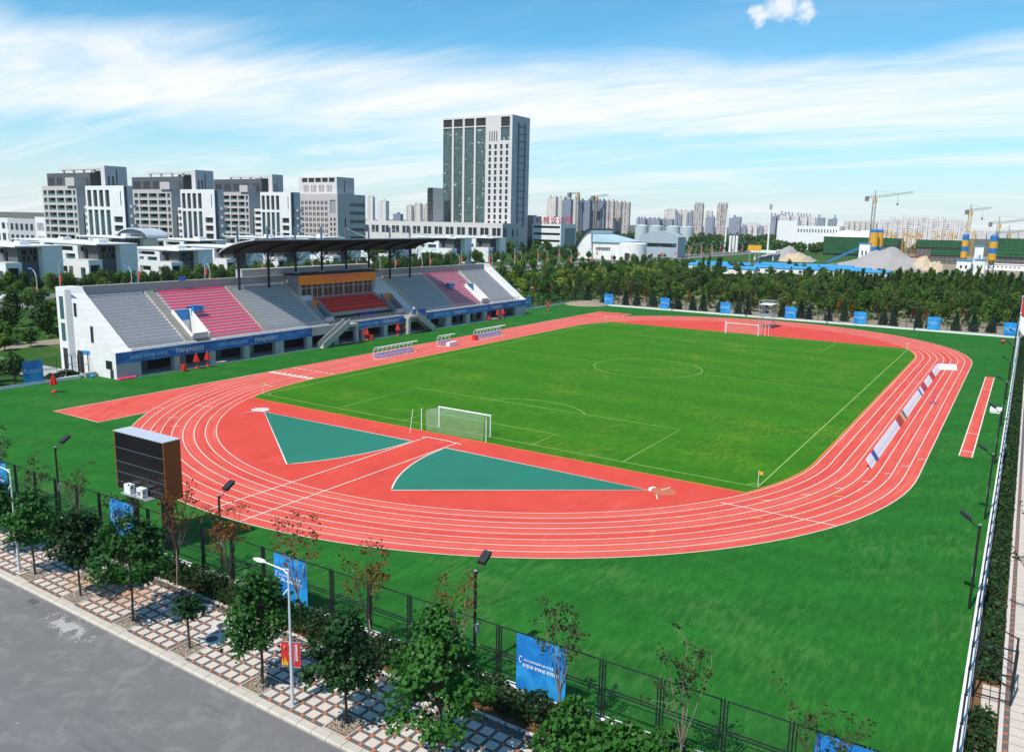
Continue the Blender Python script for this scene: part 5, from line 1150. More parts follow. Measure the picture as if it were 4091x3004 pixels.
# far belt of woods that reads as one mass
rs = np.random.RandomState(81); P = []
def belt(n, x0, x1, y0, y1, H):
    for i in range(n):
        x, y = rs.uniform(x0, x1), rs.uniform(y0, y1); h_ = H*rs.uniform(.7, 1.15); m = 46
        d = rs.normal(size=(m, 3)); d /= np.linalg.norm(d, axis=1)[:, None]; P.append(np.array((x, y, h_*.58))+d*[h_*.42, h_*.42, h_*.45]*rs.uniform(.5, 1, (m, 1)))
belt(330, 620, 1500, 200, 560, 11); belt(170, 640, 1000, 110, 210, 9); belt(120, 900, 1700, 40, 330, 12); belt(60, 380, 640, 250, 330, 9)
tag(link('far_woods', npmesh('far_woods', cards(np.concatenate(P), 2.6, LEAF4, rs, .6), 4, 'leaf_dark')), 'distant dark belt of woods below the towers', 'woods', kind='stuff')

# ------------------------------------------------------------------ buildings
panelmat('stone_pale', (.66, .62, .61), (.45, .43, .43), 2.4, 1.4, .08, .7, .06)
panelmat('stone_shaded', (.42, .44, .48), (.30, .32, .36), 2.2, 1.3, .08, .6, .08)  # shaded copy of the pale stone: south-side shade put into the colour
panelmat('stone_dark', (.095, .10, .115), (.06, .06, .07), 2.2, 1.3, .08, .5, .1)
mat('roof_pale_blue', (.45, .62, .70), .5, .1, .2); mat('shed_grey', (.36, .41, .46), .6, .08, .2); mat('stone_warm', (.52, .48, .47), .75, .08, .4, grime=.2); mat('tank_grey', (.50, .56, .58), .5, .12, .2, grime=.3)
mat('sign_red', (.50, .02, .03), .5, .05, 1)
panelmat('villa_white', (.78, .78, .78), (.55, .56, .58), 3.1, 1.9, .06, .7, .05)
mat('villa_grey', (.11, .11, .12), .7, .12, .5)
glassgrid('curtain_wall', (.035, .07, .07), (.22, .26, .26), 1.35, 1.35, .11, -.02)
glassgrid('curtain_dark', (.02, .045, .055), (.20, .25, .28), 1.3, 1.3, .12, -.05)
PANES = {}
def pane(parent, m, axis, o, wd, hg, name='window'):
    k = (m, axis)
    if k not in PANES:
        PANES[k] = (MB().quad((0, 0, 0), (0, -1, 0), (0, -1, 1), (0, 0, 1)) if axis == 'W' else MB().quad((0, 0, 0), (1, 0, 0), (1, 0, 1), (0, 0, 1))).mesh('pane', m)
    return link(name, PANES[k], parent, o, 0, (1, wd, hg) if axis == 'W' else (wd, 1, hg))
def shell(parent, x0, x1, y0, y1, z0, z1, m, W=(), S=(), depth=.5, glass='window_glass', name='wall', roof=True, sm=None):
    """hollow box with real openings on its west (-x) and south (-y) faces; each opening gets reveals and a recessed pane"""
    sm = sm or m  # sm: south face material, often the stone with shade in its colour
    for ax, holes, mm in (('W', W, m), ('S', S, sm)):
        L = (y1-y0) if ax == 'W' else (x1-x0); H = z1-z0; mb = MB()
        def P(u, v, d=0): return (x0+d, y1-u, z0+v) if ax == 'W' else (x0+u, y0+d, z0+v)
        us = sorted({0, L}|{h[0] for h in holes}|{h[1] for h in holes}); vs_ = sorted({0, H}|{h[2] for h in holes}|{h[3] for h in holes})
        us = [u for u in us if 0 <= u <= L]; vs_ = [v for v in vs_ if 0 <= v <= H]
        for a, b in zip(us, us[1:]):
            run = None
            for c, d in zip(vs_, vs_[1:]):
                um, vm = (a+b)/2, (c+d)/2
                solid = not any(h[0] < um < h[1] and h[2] < vm < h[3] for h in holes)
                if solid: mb.quad(P(a, c), P(b, c), P(b, d), P(a, d))
        for h in holes:
            a, b, c, d = h[:4]; g = h[4] if len(h) > 4 else glass
            for q in (((a, c), (b, c)), ((b, c), (b, d)), ((b, d), (a, d)), ((a, d), (a, c))): mb.quad(P(*q[0]), P(*q[1]), P(*q[1], depth), P(*q[0], depth))
            pane(parent, g, ax, P(a, c, depth-.02), b-a, d-c)
        mb.build(name, mm, parent)
    mb = MB(); mb.quad((x1, y0, z0), (x1, y1, z0), (x1, y1, z1), (x1, y0, z1)); mb.quad((x0, y1, z0), (x0, y1, z1), (x1, y1, z1), (x1, y1, z0))
    mb.build(name, m, parent)
    if roof: MB().quad((x0, y0, z1-.02), (x1, y0, z1-.02), (x1, y1, z1-.02), (x0, y1, z1-.02)).build('roof', 'concrete', parent)
def grid(u0, u1, nu, fu, v0, v1, nv, fv, m=None):
    L = []; du = (u1-u0)/nu; dv = (v1-v0)/nv
    for i in range(nu):
        for j in range(nv): a = u0+du*(i+(1-fu)/2); c = v0+dv*(j+(1-fv)/2); L.append((a, a+du*fu, c, c+dv*fv)+((m,) if m else ()))
    return L
def corner(px, depth, pl, pr):
    """building corner seen at photo column px: extents of the west face (to column pl) and south face (to pr)"""
    x, y = at(px, depth); r = row_of((x, y, 0)); return x, y, on_x(pl, x, r), on_y(pr, y, r)
# --- tall tower with podium
x, y, y1, x1 = corner(2037, 640, 1768, 2105); H = z_at(x, y, 458); WD = y1-y
tw = thing('office_tower', 'tall pale office tower with dark glass bays and side toned as in shade', 'building', (0, 0, 0)); zb = z_at(x, y, 905)
px2y = lambda p: (p-195)/(955-195)*WD
Wh = []
for a, b in ((197, 297), (318, 418), (440, 545), (565, 672)): Wh.append((px2y(a), px2y(b), zb, zb+(H-zb)*.905, 'curtain_wall')); Wh.append((px2y(a), px2y(b), zb+(H-zb)*.915, zb+(H-zb)*.985, 'dark_room'))
Wh += [(px2y(835), px2y(928), zb+(H-zb)*.775, zb+(H-zb)*.895, 'curtain_wall'), (px2y(835), px2y(928), zb+(H-zb)*.90, zb+(H-zb)*.985, 'dark_room')]
for a in (712, 737, 762, 787): Wh.append((px2y(a), px2y(a+10), zb+(H-zb)*.77, zb+(H-zb)*.86, 'dark_glass'))
for a in (707, 768, 829, 890):
    for j in range(13): c = zb+(H-zb)*(.005+.058*j); Wh.append((px2y(a), px2y(a+27), c, c+(H-zb)*.042, 'window_glass'))
shell(tw, x, x1, y, y1, 0, H, 'stone_pale', Wh, [], .8, sm='stone_shaded'); L = x1-x
lad = MB()
for u in (.36, .72): lad.box(x+L*u-.5, x+L*u+.5, y-.6, y-.02, zb, H*.955)
for j in range(15): z = zb+(H*.92-zb)*j/14; lad.box(x+L*.30, x+L*.78, y-.7, y-.05, z, z+.7)
lad.build('ladder_frame', 'steel_blue', tw)
ax_, ay_, ay1, ax1 = corner(1768, 650, 1728, 1772); hx = z_at(ax_, ay_, 750); shell(tw, ax_, ax_+14, y1+.1, ay1, 0, hx, 'stone_pale', [], [], .5, name='annex_wall')
for i in range(3):
    for j in range(8): MB().box(ax_-.15, ax_-.02, y1+1+(ay1-y1-2)*(i+.3)/3, y1+1+(ay1-y1-2)*(i+.75)/3, zb+(hx-zb)*(j+.1)/8.4, zb+(hx-zb)*(j+.85)/8.4).build('window', 'dark_glass', tw)
pd = thing('podium_building', 'long pale low office building running in front of the tower', 'building', (0, 0, 0))
x, y, y1, x1 = corner(2006, 615, 1365, 2108); H = z_at(x, y, 893); Lw = y1-y; Ls = x1-x
shell(pd, x, x+26, y, y1, 0, H, 'stone_pale', [h for i in range(15) for h in ((Lw*(i+.15)/15, Lw*(i+.47)/15, H*.58, H*.84), (Lw*(i+.53)/15, Lw*(i+.85)/15, H*.58, H*.84))]+[(Lw*.90, Lw*.93, 2, H*.4, 'curtain_dark'), (Lw*.94, Lw*.985, 2, H*.4, 'curtain_dark')], [(1.0, 6, 1, H*.85, 'curtain_dark')]+[(26*.5, 26*.62, H*.55, H*.8), (26*.5, 26*.62, 1, H*.45), (26*.78, 26*.84, H*.55, H*.8), (26*.78, 26*.84, 1, H*.45)], .6, sm='stone_shaded')
# --- four stepped blocks on the left
def block(px, depth, rows, label):
    """px: photo columns of the main vertical edges; rows: photo rows of eaves, upper storeys, lift core"""
    t = thing('office_block', label, 'building', (0, 0, 0)); a0, a1, b0, b1, s1, u0, u1, u2, c0, c1 = px
    x, y = at(b1, depth); rb = row_of((x, y, 0)); Y = lambda p, xx=x: on_x(p, xx, rb); fl = 3.9
    Hm = z_at(x, y, rows[0]); Hu = z_at(x+8, y, rows[1]); Hc = z_at(x+8, y, rows[2]); nf = int(round((Hm-2)/fl)); xe = on_y(s1, y, rb)
    ya0, ya1, yb0 = Y(a0), Y(a1), Y(b0); Wa = ya0-ya1; Wb = yb0-y; dx = xe-x
    # balcony wing
    shell(t, x, x+16, ya1, ya0, 0, Hm, 'stone_warm', [h for i in range(5) for h in grid(Wa*(.03, .17, .42, .67, .90)[i], Wa*(.13, .38, .63, .86, .97)[i], 1, 1, 1.5, Hm-1.5, nf, .66, 'dark_room')], [(3, 8, Hm*.05, Hm*.62, 'dark_glass')], 1.7, sm='stone_shaded', name='balcony_wing')
    for i in range(5):
        for j in range(nf):
            v = 1.5+(Hm-3.0)*(j+.17)/nf; u = Wa*(.03, .17, .42, .67, .90)[i]; u2_ = Wa*(.13, .38, .63, .86, .97)[i]; MB().box(x+.05, x+.13, ya0-u2_+.05, ya0-u-.05, v, v+.95).build('balcony_rail', 'window_teal', t)
    MB().box(x-1.0, x+9, ya1-.3, ya1+Wa*.24, Hm+.02, Hm+4.2).build('stair_head', 'stone_warm', t)
    # recessed strip of bands between the wings
    ym = yb0+.02; shell(t, x+3.5, x+16, ym, ya1-.02, 0, Hm*.74, 'villa_white', grid(.4, ya1-ym-.4, 1, .94, 2, Hm*.72, max(3, nf-2), .5, 'dark_glass'), [], 1.0, name='banded_strip')
    # white framed glazed wing
    wh = []
    for i in range(4): a = Wb*(.045+.158*i); b = a+Wb*.105; wh += [(a, b, 1, Hm*.685, 'curtain_dark'), (a, b, Hm*.725, Hm*.945, 'dark_room')]
    wh += grid(Wb*.71, Wb*.93, 1, 1, 1.5, Hm*.62, 5, .66, 'dark_room')+[(Wb*.90, Wb*.925, Hm*.74, Hm*.93, 'dark_glass')]
    shell(t, x, xe, y, yb0, 0, Hm, 'villa_white', wh, [(dx*.05, dx*.38, .5, Hm-.6, 'stone_dark')], .8, sm='stone_shaded', name='white_wing')
    # landings stepping out of the shaded side
    for k in range(4): z = Hm*.34+k*fl*1.2; MB().box(x+dx*.5, x+dx*1.05, y-2.4, y-.05, z, z+1.5).build('stair_landing', 'stone_shaded', t)
    # dark upper storeys and pale lift core
    xs = x+6; yu0, yu1 = Y(u0, xs), Y(u1, xs); xu = on_y(u2, yu1, rb); Wu = yu0-yu1
    shell(t, xs, max(xu, xs+6), yu1, yu0, Hm+.03, Hu, 'stone_dark', [h for i in range(5) for h in grid(Wu*(.03+i*.195), Wu*(.03+i*.195+.14), 4, .5, (Hu-Hm)*.12, (Hu-Hm)*.66, 1, 1, 'dark_glass')], [], .4, name='upper_storeys')
    yc = Y(c0, xs); xc = on_y(c1, yc, rb); shell(t, xs-.5, max(xc, xs+7), yc, yc+3.5, Hm+.04, Hc, 'stone_pale', [], [((xc-xs)*.13, (xc-xs)*.22, .3, (Hc-Hm)*.5, 'dark_glass'), ((xc-xs)*.32, (xc-xs)*.42, .3, (Hc-Hm)*.5, 'dark_glass'), ((xc-xs)*.52, (xc-xs)*.58, .3, (Hc-Hm)*.82, 'dark_glass')], .5, sm='stone_shaded', name='lift_core')
    fr = MB(); fr.box(xs+1, xs+4, yc+3.6, yu0-Wu*.28, Hc-1.6, Hc-.4); fr.build('roof_beam', 'stone_pale', t)
    for k in range(5): q = yc+4+(yu0-Wu*.32-yc-4)*k/4; MB().box(xs+1.5, xs+2.6, q-.5, q+.5, Hu-.02, Hc-1.62).build('roof_post', 'stone_pale', t)
    MB().box(xs+3.2, xs+9, yc+5, yc+5+Wu*.32, Hu-.02, Hc-2.2).build('plant_room', 'stone_dark', t)
block((193, 327, 362, 513, 548, 216, 385, 446, 447, 530), 405, (742, 687, 660), 'balconied office block at the end of the row of four farthest from the tower')
block((548, 698, 734, 868, 905, 547, 748, 797, 800, 868), 452, (757, 704, 678), 'balconied office block second from the end of the row')
block((880, 1003, 1048, 1168, 1205, 868, 1055, 1098, 1100, 1140), 500, (768, 714, 696), 'balconied office block third in the row beside the plain windowed block')
def plain_block(pl, pc, pr, depth, rm, rt, label):
    t = thing('office_block', label, 'building', (0, 0, 0)); x, y, y1, x1 = corner(pc, depth, pl, pr); W_ = y1-y; Hm = z_at(x, y, rm); zt = z_at(x+6, y, rt); nf = int(round(Hm/3.9))
    wh = grid(W_*.02, W_*.80, 9, .62, 2, Hm-4, nf-1, .62); wh = [q for h in wh for q in ((h[0], h[0]+(h[1]-h[0])*.42, h[2], h[3]), (h[0]+(h[1]-h[0])*.58, h[1], h[2], h[3]))]+[(W_*.84, W_*.96, Hm*.68, Hm*.90, 'render_grey')]+grid(W_*.82, W_*.97, 2, .5, 2, Hm*.62, nf-3, .6)
    shell(t, x, x1, y, y1, 0, Hm, 'stone_warm', wh, grid((x1-x)*.42, (x1-x)*.98, 1, .95, Hm*.2, Hm*.9, 5, .4)+[((x1-x)*.24, (x1-x)*.30, 3, Hm*.6)], .5, sm='stone_shaded')
    wh = [h for i in range(4) for h in grid(W_*.10+i*W_*.17, W_*.10+i*W_*.17+W_*.12, 4, .45, 1, (zt-Hm)*.55, 1, .9, 'dark_glass')]+grid(W_*.06, W_*.80, 5, .84, (zt-Hm)*.68, (zt-Hm)*.96, 1, .9, 'dark_room')
    shell(t, x+5, x+5+(x1-x)*.62, y+W_*.12, y1-2, Hm+.02, zt, 'stone_pale', wh, [((x1-x)*.25, (x1-x)*.29, 1, (zt-Hm)*.8)], .6, sm='stone_shaded', name='upper_storeys')
plain_block(1172, 1352, 1462, 545, 775, 707, 'plain grey office block with rows of paired windows next to the balconied blocks')
# --- white modern villas behind the stand
def villa(pc, depth, label, v=0, top=960, wl=30):
    t = thing('white_villa', label, 'house', (0, 0, 0)); x, y = at(pc, depth); k_ = max(.9, (z_at(x, y, top)-1.2)/11.75)
    sc_ = lambda hs: [(h[0], h[1], h[2]*k_, h[3]*k_)+tuple(h[4:]) for h in hs]
    def B(x0, x1, y0, y1, z0, z1, m, W=(), S=(), d=1.0, nm='wall', sm=None): shell(t, x+x0, x+x1, y+y0, y+y1, z0*k_, z1*k_, m, sc_(W), sc_(S), d, 'dark_glass', nm, sm=sm)
    # white slab at the right end, dark windowed block, white upper gallery, low white porch
    B(7, 13.5, -3, 9, 0, 11.2, 'villa_white', [], [] if v else [(4.4, 5.4, 2.5, 3.4)])
    B(.5, 6.98, 0, 9, 0, 10.9, 'villa_grey', [(1, 3, 6.4, 9.8, 'curtain_dark')], [(1.2, 3.0, 9.0, 10.4), (4.0, 4.7, 9.0, 10.4), (5.4, 6.1, 9.0, 10.4), (1.6, 2.3, 7.2, 8.6), (3.1, 3.8, 7.2, 8.6), (4.7, 6.1, 7.2, 8.6)])
    B(-1.5, 9, 9.02, 9+wl*.5, 0, 11.2, 'villa_white', [(1.5, wl*.40, 9.1, 10.5, 'dark_room'), (2.0, wl*.16, 6.9, 8.2, 'dark_glass'), (wl*.24, wl*.44, 6.7, 8.3, 'dark_room'), (2.0, wl*.3, 2.4, 4.4, 'dark_glass')], [(1.2, 6, 9.1, 10.5, 'dark_room')], 1.6)
    B(-4.5, .48, -2.2, 11 if v == 0 else 7, 0, 6.9, 'villa_white', [(8.2, 11.0, .6, 4.6, 'dark_room'), (1.0, 3.4, 2.4, 4.8, 'dark_glass')] if v == 0 else [(1.2, 4.5, 2.2, 4.8, 'dark_glass')], [(.6, 4.2, .4, 5.4, 'dark_room')], 1.2, 'porch_wall')
    B(-1.0, 10, 9+wl*.5+.02, 9+wl*.8, 0, 10.4, 'villa_grey', [(1.0, 2.6, 9.0, 10.0), (4.5, 7.5, 8.6, 10.0, 'dark_room')], [], .9, 'grey_wing')
    B(-2.2, -1.02, 9+wl*.5+.02, 9+wl*.8, 3.8, 8.2, 'villa_white', [(1.2, wl*.22, 5.8-3.8, 7.4-3.8, 'dark_glass')], [], .5, 'white_band')
    r = MB(); r.box(x-1.8, x+13.8, y-3.2, y+9+wl*.8, 11.22*k_, 11.22*k_+.5); r.build('roof_slab', 'villa_white', t)
    u = MB(); u.box(x+4, x+7.5, y+5, y+8.5, 11.22*k_+.51, 11.22*k_+1.7); u.build('roof_unit', 'villa_white', t)
    if v == 2:
        a = MB(); q = [(y+4+11*math.cos(k*PI/14), 11.22*k_+.5+3.8*math.sin(k*PI/14)) for k in range(15)]; a.prism([(yy, zz) for yy, zz in q]+[(yy*1.0, zz-.5) for yy, zz in q[::-1]], 0, x+6, x+16); a.build('arched_roof', 'roof_top', t)
        MB().prism([(yy, zz-.52) for yy, zz in q], 0, x+6.4, x+6.8).build('arched_glazing', 'curtain_dark', t)
    MB().box(x-.9, x-.6, y+9.5, y+9+wl*.42, 6.65*k_, 7.6*k_).build('balcony_glass', 'window_teal', t)
VL = [(75, 265, 0, 965), (395, 286, 0, 958), (715, 313, 1, 985), (930, 335, 0, 975), (1130, 358, 1, 975), (1345, 385, 0, 970), (1560, 415, 1, 965), (1810, 458, 0, 940), (1955, 490, 1, 940), (505, 346, 2, 935), (800, 377, 1, 948), (1080, 411, 0, 938), (1290, 441, 1, 938), (250, 327, 1, 948)]
vl = ['nearest the car park', 'with a deep gallery above the car park hedge', 'with a round wall mark left of the canopy', 'directly left of the canopy roof', 'seen through the second canopy bay', 'seen through the fourth canopy bay', 'behind the far end of the canopy', 'in front of the tower base', 'beside the shade toned tower corner', 'with a big arched glass roof', 'in the second row left of the canopy', 'in the second row above the canopy', 'in the second row below the plain windowed block', 'in the second row behind the car park']
for (p, d, v, tr), l in zip(VL, vl): villa(p, d, 'white and grey modern villa '+l, v, tr)
# --- institute with red sign, arched gymnasium, shed, tanks
ins = thing('institute_building', 'white four storey building with red rooftop characters', 'building', (0, 0, 0)); x, y, y1, x1 = corner(2238, 660, 2125, 2300); H = z_at(x, y, 895); W_ = y1-y
shell(ins, x, x1, y, y1, 0, H, 'villa_white', [(W_*.03, W_*.97, H*(.12+.24*i), H*(.20+.24*i), 'dark_glass') for i in range(4)], [((x1-x)*.25, (x1-x)*.95, 1, H*.85, 'render_grey')], 1.0)
MB().box(x-.2, x+8, y1-W_*1.0, y1-1, H+.02, z_at(x, y, 868)).build('roof_sign_wall', 'villa_white', ins)
text(ins, '机械设计院', 6.2, frame((x-.5, y1-3, H+.8), (0, -1, 0), (0, 0, 1)), 'sign_red', sx=1.25, extr=.05)
x, y, y1, x1 = corner(2103, 700, 2065, 2122); tag(MB().box(x, x1+8, y, y1, 0, z_at(x, y, 860)).build('dark_block', 'stone_dark'), 'dark blue grey slab building beside the tower', 'building')
gy = thing('gymnasium', 'white hall with a curved roof edge and pale blue roof', 'building', (0, 0, 0)); x, y = at(2362, 560); y1 = on_x(2296, x, 1000); H = z_at(x, y, 921); ym = on_x(2470, x, 1000); ye = on_x(2556, x, 1000)
q = [(y1+1.0-(y1-y)*k/12, 3.5+(H-3.5)*math.sin(k/12*PI/2)) for k in range(13)]
MB().prism([(y1+1, 0)]+q+[(y, 0)], 0, x, x+34).build('curved_hall', 'white_wall', gy); MB().prism(q+[(a, b+1.2) for a, b in q[::-1]], 0, x-1.5, x+35).build('curved_roof', 'steel_dark', gy)
shell(gy, x+2, x+34, ym, y-.05, 0, H*.60, 'white_wall', grid(2, 13, 9, .8, H*.30, H*.42, 1, 1), [], .5); MB().prism([(ym-1, H*.60+.02), (ym-1, H*.63), (y, H*.86), (y, H*.60+.02)], 0, x+1, x+36).build('blue_roof', 'roof_pale_blue', gy)
w2 = ym-ye; MB().lathe([(w2*.62, 0), (w2*.62, H*.58), (w2*.58, H*.60)], 28, (x+w2*.55, ym-w2*.42)).build('drum', 'white_wall', gy); MB().box(x-w2*.08-.2, x-w2*.05, ym-w2*.55, ym-w2*.35, 0, 5).build('door', 'dark_room', gy)
sh = thing('grey_shed', 'grey arched industrial shed with a band of windows', 'shed', (0, 0, 0)); x, y = at(2705, 610); y1 = on_x(2552, x, 980); H = z_at(x, y, 948); R_ = z_at(x, y, 925); W_ = y1-y
MB().prism([(y, 0), (y, H), (y+W_*.25, H+(R_-H)*.75), (y+W_*.5, R_), (y+W_*.75, H+(R_-H)*.75), (y1, H), (y1, 0)], 0, x, x+16).build('shed_body', 'shed_grey', sh); MB().box(x-.12, x-.02, y+1, y1-1, H*.50, H*.68).build('window_band', 'dark_glass', sh)
for i, p in enumerate((2560, 2618, 2685, 2738)):
    x, y = at(p, 900+i*12); H = z_at(x, y, 898+i*2); r = 5.8*1.25+.4*i; t = thing('storage_tank', 'pale grey cylindrical storage tank in the row behind the shed', 'tank', (x, y, 0), 0, 'storage tanks behind the shed'); MB().lathe([(r, 0), (r, H*.93), (r+.2, H*.935), (r*.5, H)], 24).build('drum', 'tank_grey' if 'tank_grey' in MATS else 'galv', t); f = MB(); f.box(r, r+.6, -.3, .3, 0, H*.93); f.build('ladder', 'steel_blue', t)
# --- far residential towers: windows too small to tell apart
facademat('far_cream', (.70, .64, .58), (.34, .32, .32), 3.4, 3.0, .5, .55); facademat('far_white', (.74, .70, .68), (.36, .34, .36), 4.2, 3.0, .55, .5)
facademat('far_blue', (.34, .36, .42), (.12, .14, .19), 3.0, 3.0, .6, .6); facademat('far_brown', (.58, .50, .44), (.24, .22, .24), 5.2, 3.0, .6, .7); facademat('far_net', (.22, .25, .32), (.14, .16, .20), 2.2, 3.0, .5, .5)
def far(pl, pr, depth, rt, m, label, name='apartment_tower', bays=3, crown=0, seed=0):
    rs_ = random.Random(seed+int(pl)); x, y = at((pl+pr)/2, depth); wpx = (pr-pl)/FPX*depth; H = z_at(x, y, rt); t = thing(name, label, 'building', (x, y, 0), 0)
    d_ = Vector((CR[0], CR[1], 0)).normalized(); L = wpx/(abs(d_.x)*.45+abs(d_.y)); yl = L; xl = L*.45
    mb = MB()
    for i in range(bays):
        a = -yl/2+yl*i/bays; b = a+yl/bays; o = rs_.uniform(0, 2.5) if i % 2 else 0; hh = H*(1 if i % 2 == 0 else .975); mb.box(-xl/2+o, xl/2-o*.3, a+.15, b-.15, 0, hh)
    mb.build('wall', m, t)
    tp = MB()
    for i in range(bays):
        if rs_.random() < .8: a = -yl/2+yl*(i+.3)/bays; tp.box(-xl*.2, xl*.2, a, a+yl*.35/bays, H*.976, H+(2.8 if not crown else 5.5))
    if tp.v: tp.build('roof_housing', m if not crown else 'far_blue', t)
    return t
far(2180, 2226, 1500, 787, 'far_cream', 'cream tower at the end of the tower cluster beside the red characters', bays=2); far(2222, 2262, 1540, 789, 'far_cream', 'cream tower second in the cluster under the first crane', bays=2); far(2238, 2286, 1380, 797, 'far_net', 'dark netted unfinished tower in front of the cream cluster', bays=2)
far(2284, 2312, 1500, 792, 'far_cream', 'slim cream tower beside the netted tower', bays=2); far(2310, 2362, 1450, 800, 'far_net', 'blue grey unfinished tower under the second crane', bays=3); far(2360, 2420, 1460, 803, 'far_net', 'blue grey unfinished tower right of the second crane', bays=3)
far(2418, 2452, 1400, 803, 'far_brown', 'cream and brown tower left of its twin near the tanks', bays=3); far(2450, 2482, 1420, 807, 'far_brown', 'middle cream and brown tower near the tanks', bays=3); far(2482, 2514, 1400, 808, 'far_brown', 'last cream and brown tower of the big cluster', bays=3)
far(1466, 1500, 1900, 787, 'far_white', 'pale tower right behind the plain windowed block', bays=3); far(1506, 1556, 1850, 803, 'far_white', 'pale twin tower left of the far cream cluster', bays=4)
for i, (a, b, r) in enumerate(((1620, 1652, 822), (1650, 1690, 815), (1692, 1730, 817))): far(a, b, 2300, r, 'far_cream', 'faint cream tower in the distant group left of the tall office tower', bays=3)['group'] = 'faint cream towers left of the tall tower'
far(1570, 1612, 1500, 855, 'far_net', 'dark square unfinished building below the faint cream towers', bays=1)
far(2765, 2805, 1500, 815, 'far_brown', 'striped slender tower left of its identical twin', bays=4); far(2856, 2898, 1500, 816, 'far_brown', 'striped slender tower beside the thin white mast', bays=4)
for a, b, r, m in ((2650, 2700, 838, 'far_cream'), (2700, 2765, 842, 'far_cream'), (2812, 2842, 845, 'far_cream')): far(a, b, 2200, r, m, 'pale hazy tower behind the striped towers', bays=3)['group'] = 'pale hazy towers behind the striped towers'
for a, b, r in ((2540, 2580, 872), (2580, 2640, 874), (2640, 2690, 876), (2695, 2722, 858), (2738, 2764, 853), (2908, 2955, 872)): far(a, b, 1700, r, 'far_blue', 'low blue grey apartment block under the hazy towers', bays=3)['group'] = 'low blue grey apartment blocks under the hazy towers'
far(2812, 2852, 1350, 868, 'far_blue', 'dark blue glass block between the striped towers', bays=2); far(2917, 2957, 1400, 867, 'far_blue', 'blue block with a floating roof sign', bays=2)
for a, b, r, m in ((3068, 3096, 864, 'far_blue'), (3094, 3122, 856, 'far_blue'), (3255, 3290, 870, 'far_blue'), (3300, 3336, 873, 'far_blue')): far(a, b, 1500, r, m, 'dark blue tower flanking the cream apartment row', bays=2, crown=1)['group'] = 'dark blue towers flanking the cream apartments'
for a, b, r in ((3108, 3150, 860), (3150, 3185, 862), (3185, 3220, 866), (3220, 3252, 868)): far(a, b, 1450, r, 'far_white', 'cream apartment slab with a grey roof crown', bays=3, crown=1)['group'] = 'cream apartment slabs with roof crowns'
for k in range(7): far(3365+k*22, 3387+k*22, 2300, 884+rs.randint(-3, 3), 'far_cream', 'distant low cream apartment block left of the tower crane', bays=2)['group'] = 'distant cream blocks left of the crane'
for k in range(9): far(3500+k*40, 3538+k*40, 1150-k*6, (886, 876, 872, 874, 870, 874, 878, 880, 884)[k], 'far_white', 'white apartment block with pinkish balconies behind the construction site', bays=4)['group'] = 'white apartment blocks behind the construction site'
for k in range(6): far(3855+k*42, 3895+k*42, 2600, 922+rs.randint(-3, 3), 'far_white', 'faint long building on the horizon past the cranes', bays=3)['group'] = 'faint horizon buildings past the cranes'
for k in range(12): far(2960+k*22, 2980+k*22, 1500, 898+rs.randint(-8, 5), 'far_white' if k % 3 else 'far_blue', 'small low house in the village before the dark woods', 'low_house', 2)['group'] = 'low houses before the dark woods'
for k in range(26): far(1462+k*11, 1474+k*11, 1300+rs.randint(0, 200), 905+rs.randint(-6, 10), 'far_blue' if k % 2 else 'far_white', 'tiny row house on the skyline left of the tall tower', 'row_house', 1)['group'] = 'tiny row houses left of the tall tower'
x, y, y1, x1 = corner(3345, 900, 3172, 3360); lw = thing('long_white_hall', 'long white hall with a line of square windows before the apartments', 'building', (0, 0, 0)); H = z_at(x, y, 905); W_ = y1-y; shell(lw, x, x+30, y, y1, 0, H, 'villa_white', grid(W_*.03, W_*.98, 14, .4, H*.72, H*.86, 1, 1), [], .5); MB().box(x+5, x+25, y1, y1+22, 0, H*1.2).build('end_wing', 'villa_white', lw)
for p, d, r, l in ((3385, 900, 920, 'white inflated dome beside the long hall'), (3455, 860, 921, 'white inflated dome behind the yellow silos')):
    x, y = at(p, d); H = z_at(x, y, r); t = thing('air_dome', l, 'dome', (x, y, 0)); MB().lathe([(H*1.0, 0), (H*1.05, H*.3), (H*.92, H*.62), (H*.6, H*.88), (H*.2, H*.99), (.05, H)], 20).build('membrane', 'villa_white', t, smooth=True); MB().lathe([(H*1.12, 0), (H*1.12, 1.0), (H*1.04, 1.0)], 20).build('ground_ring', 'concrete', t)
# left margin low buildings
for p, pl, pr, d, r, m, l in ((190, 150, 200, 520, 868, 'villa_white', 'white flat roofed building left of the stepped blocks'), (150, 40, 175, 560, 876, 'villa_grey_pale', 'pale grey long building at the left skyline'), (60, -60, 100, 600, 872, 'villa_white', 'white low building at the left margin skyline')):
    if 'villa_grey_pale' not in MATS: mat('villa_grey_pale', (.45, .46, .48), .7, .06, .3)
    x, y, y1, x1 = corner(p, d, pl, pr); t = thing('low_building', l, 'building', (0, 0, 0)); H = z_at(x, y, r); shell(t, x, x1, y, y1, 0, H, m, grid(2, y1-y-2, 5, .6, H*.55, H*.85, 1, .8)+grid(2, y1-y-2, 5, .6, H*.1, H*.45, 1, .8), [], .4)

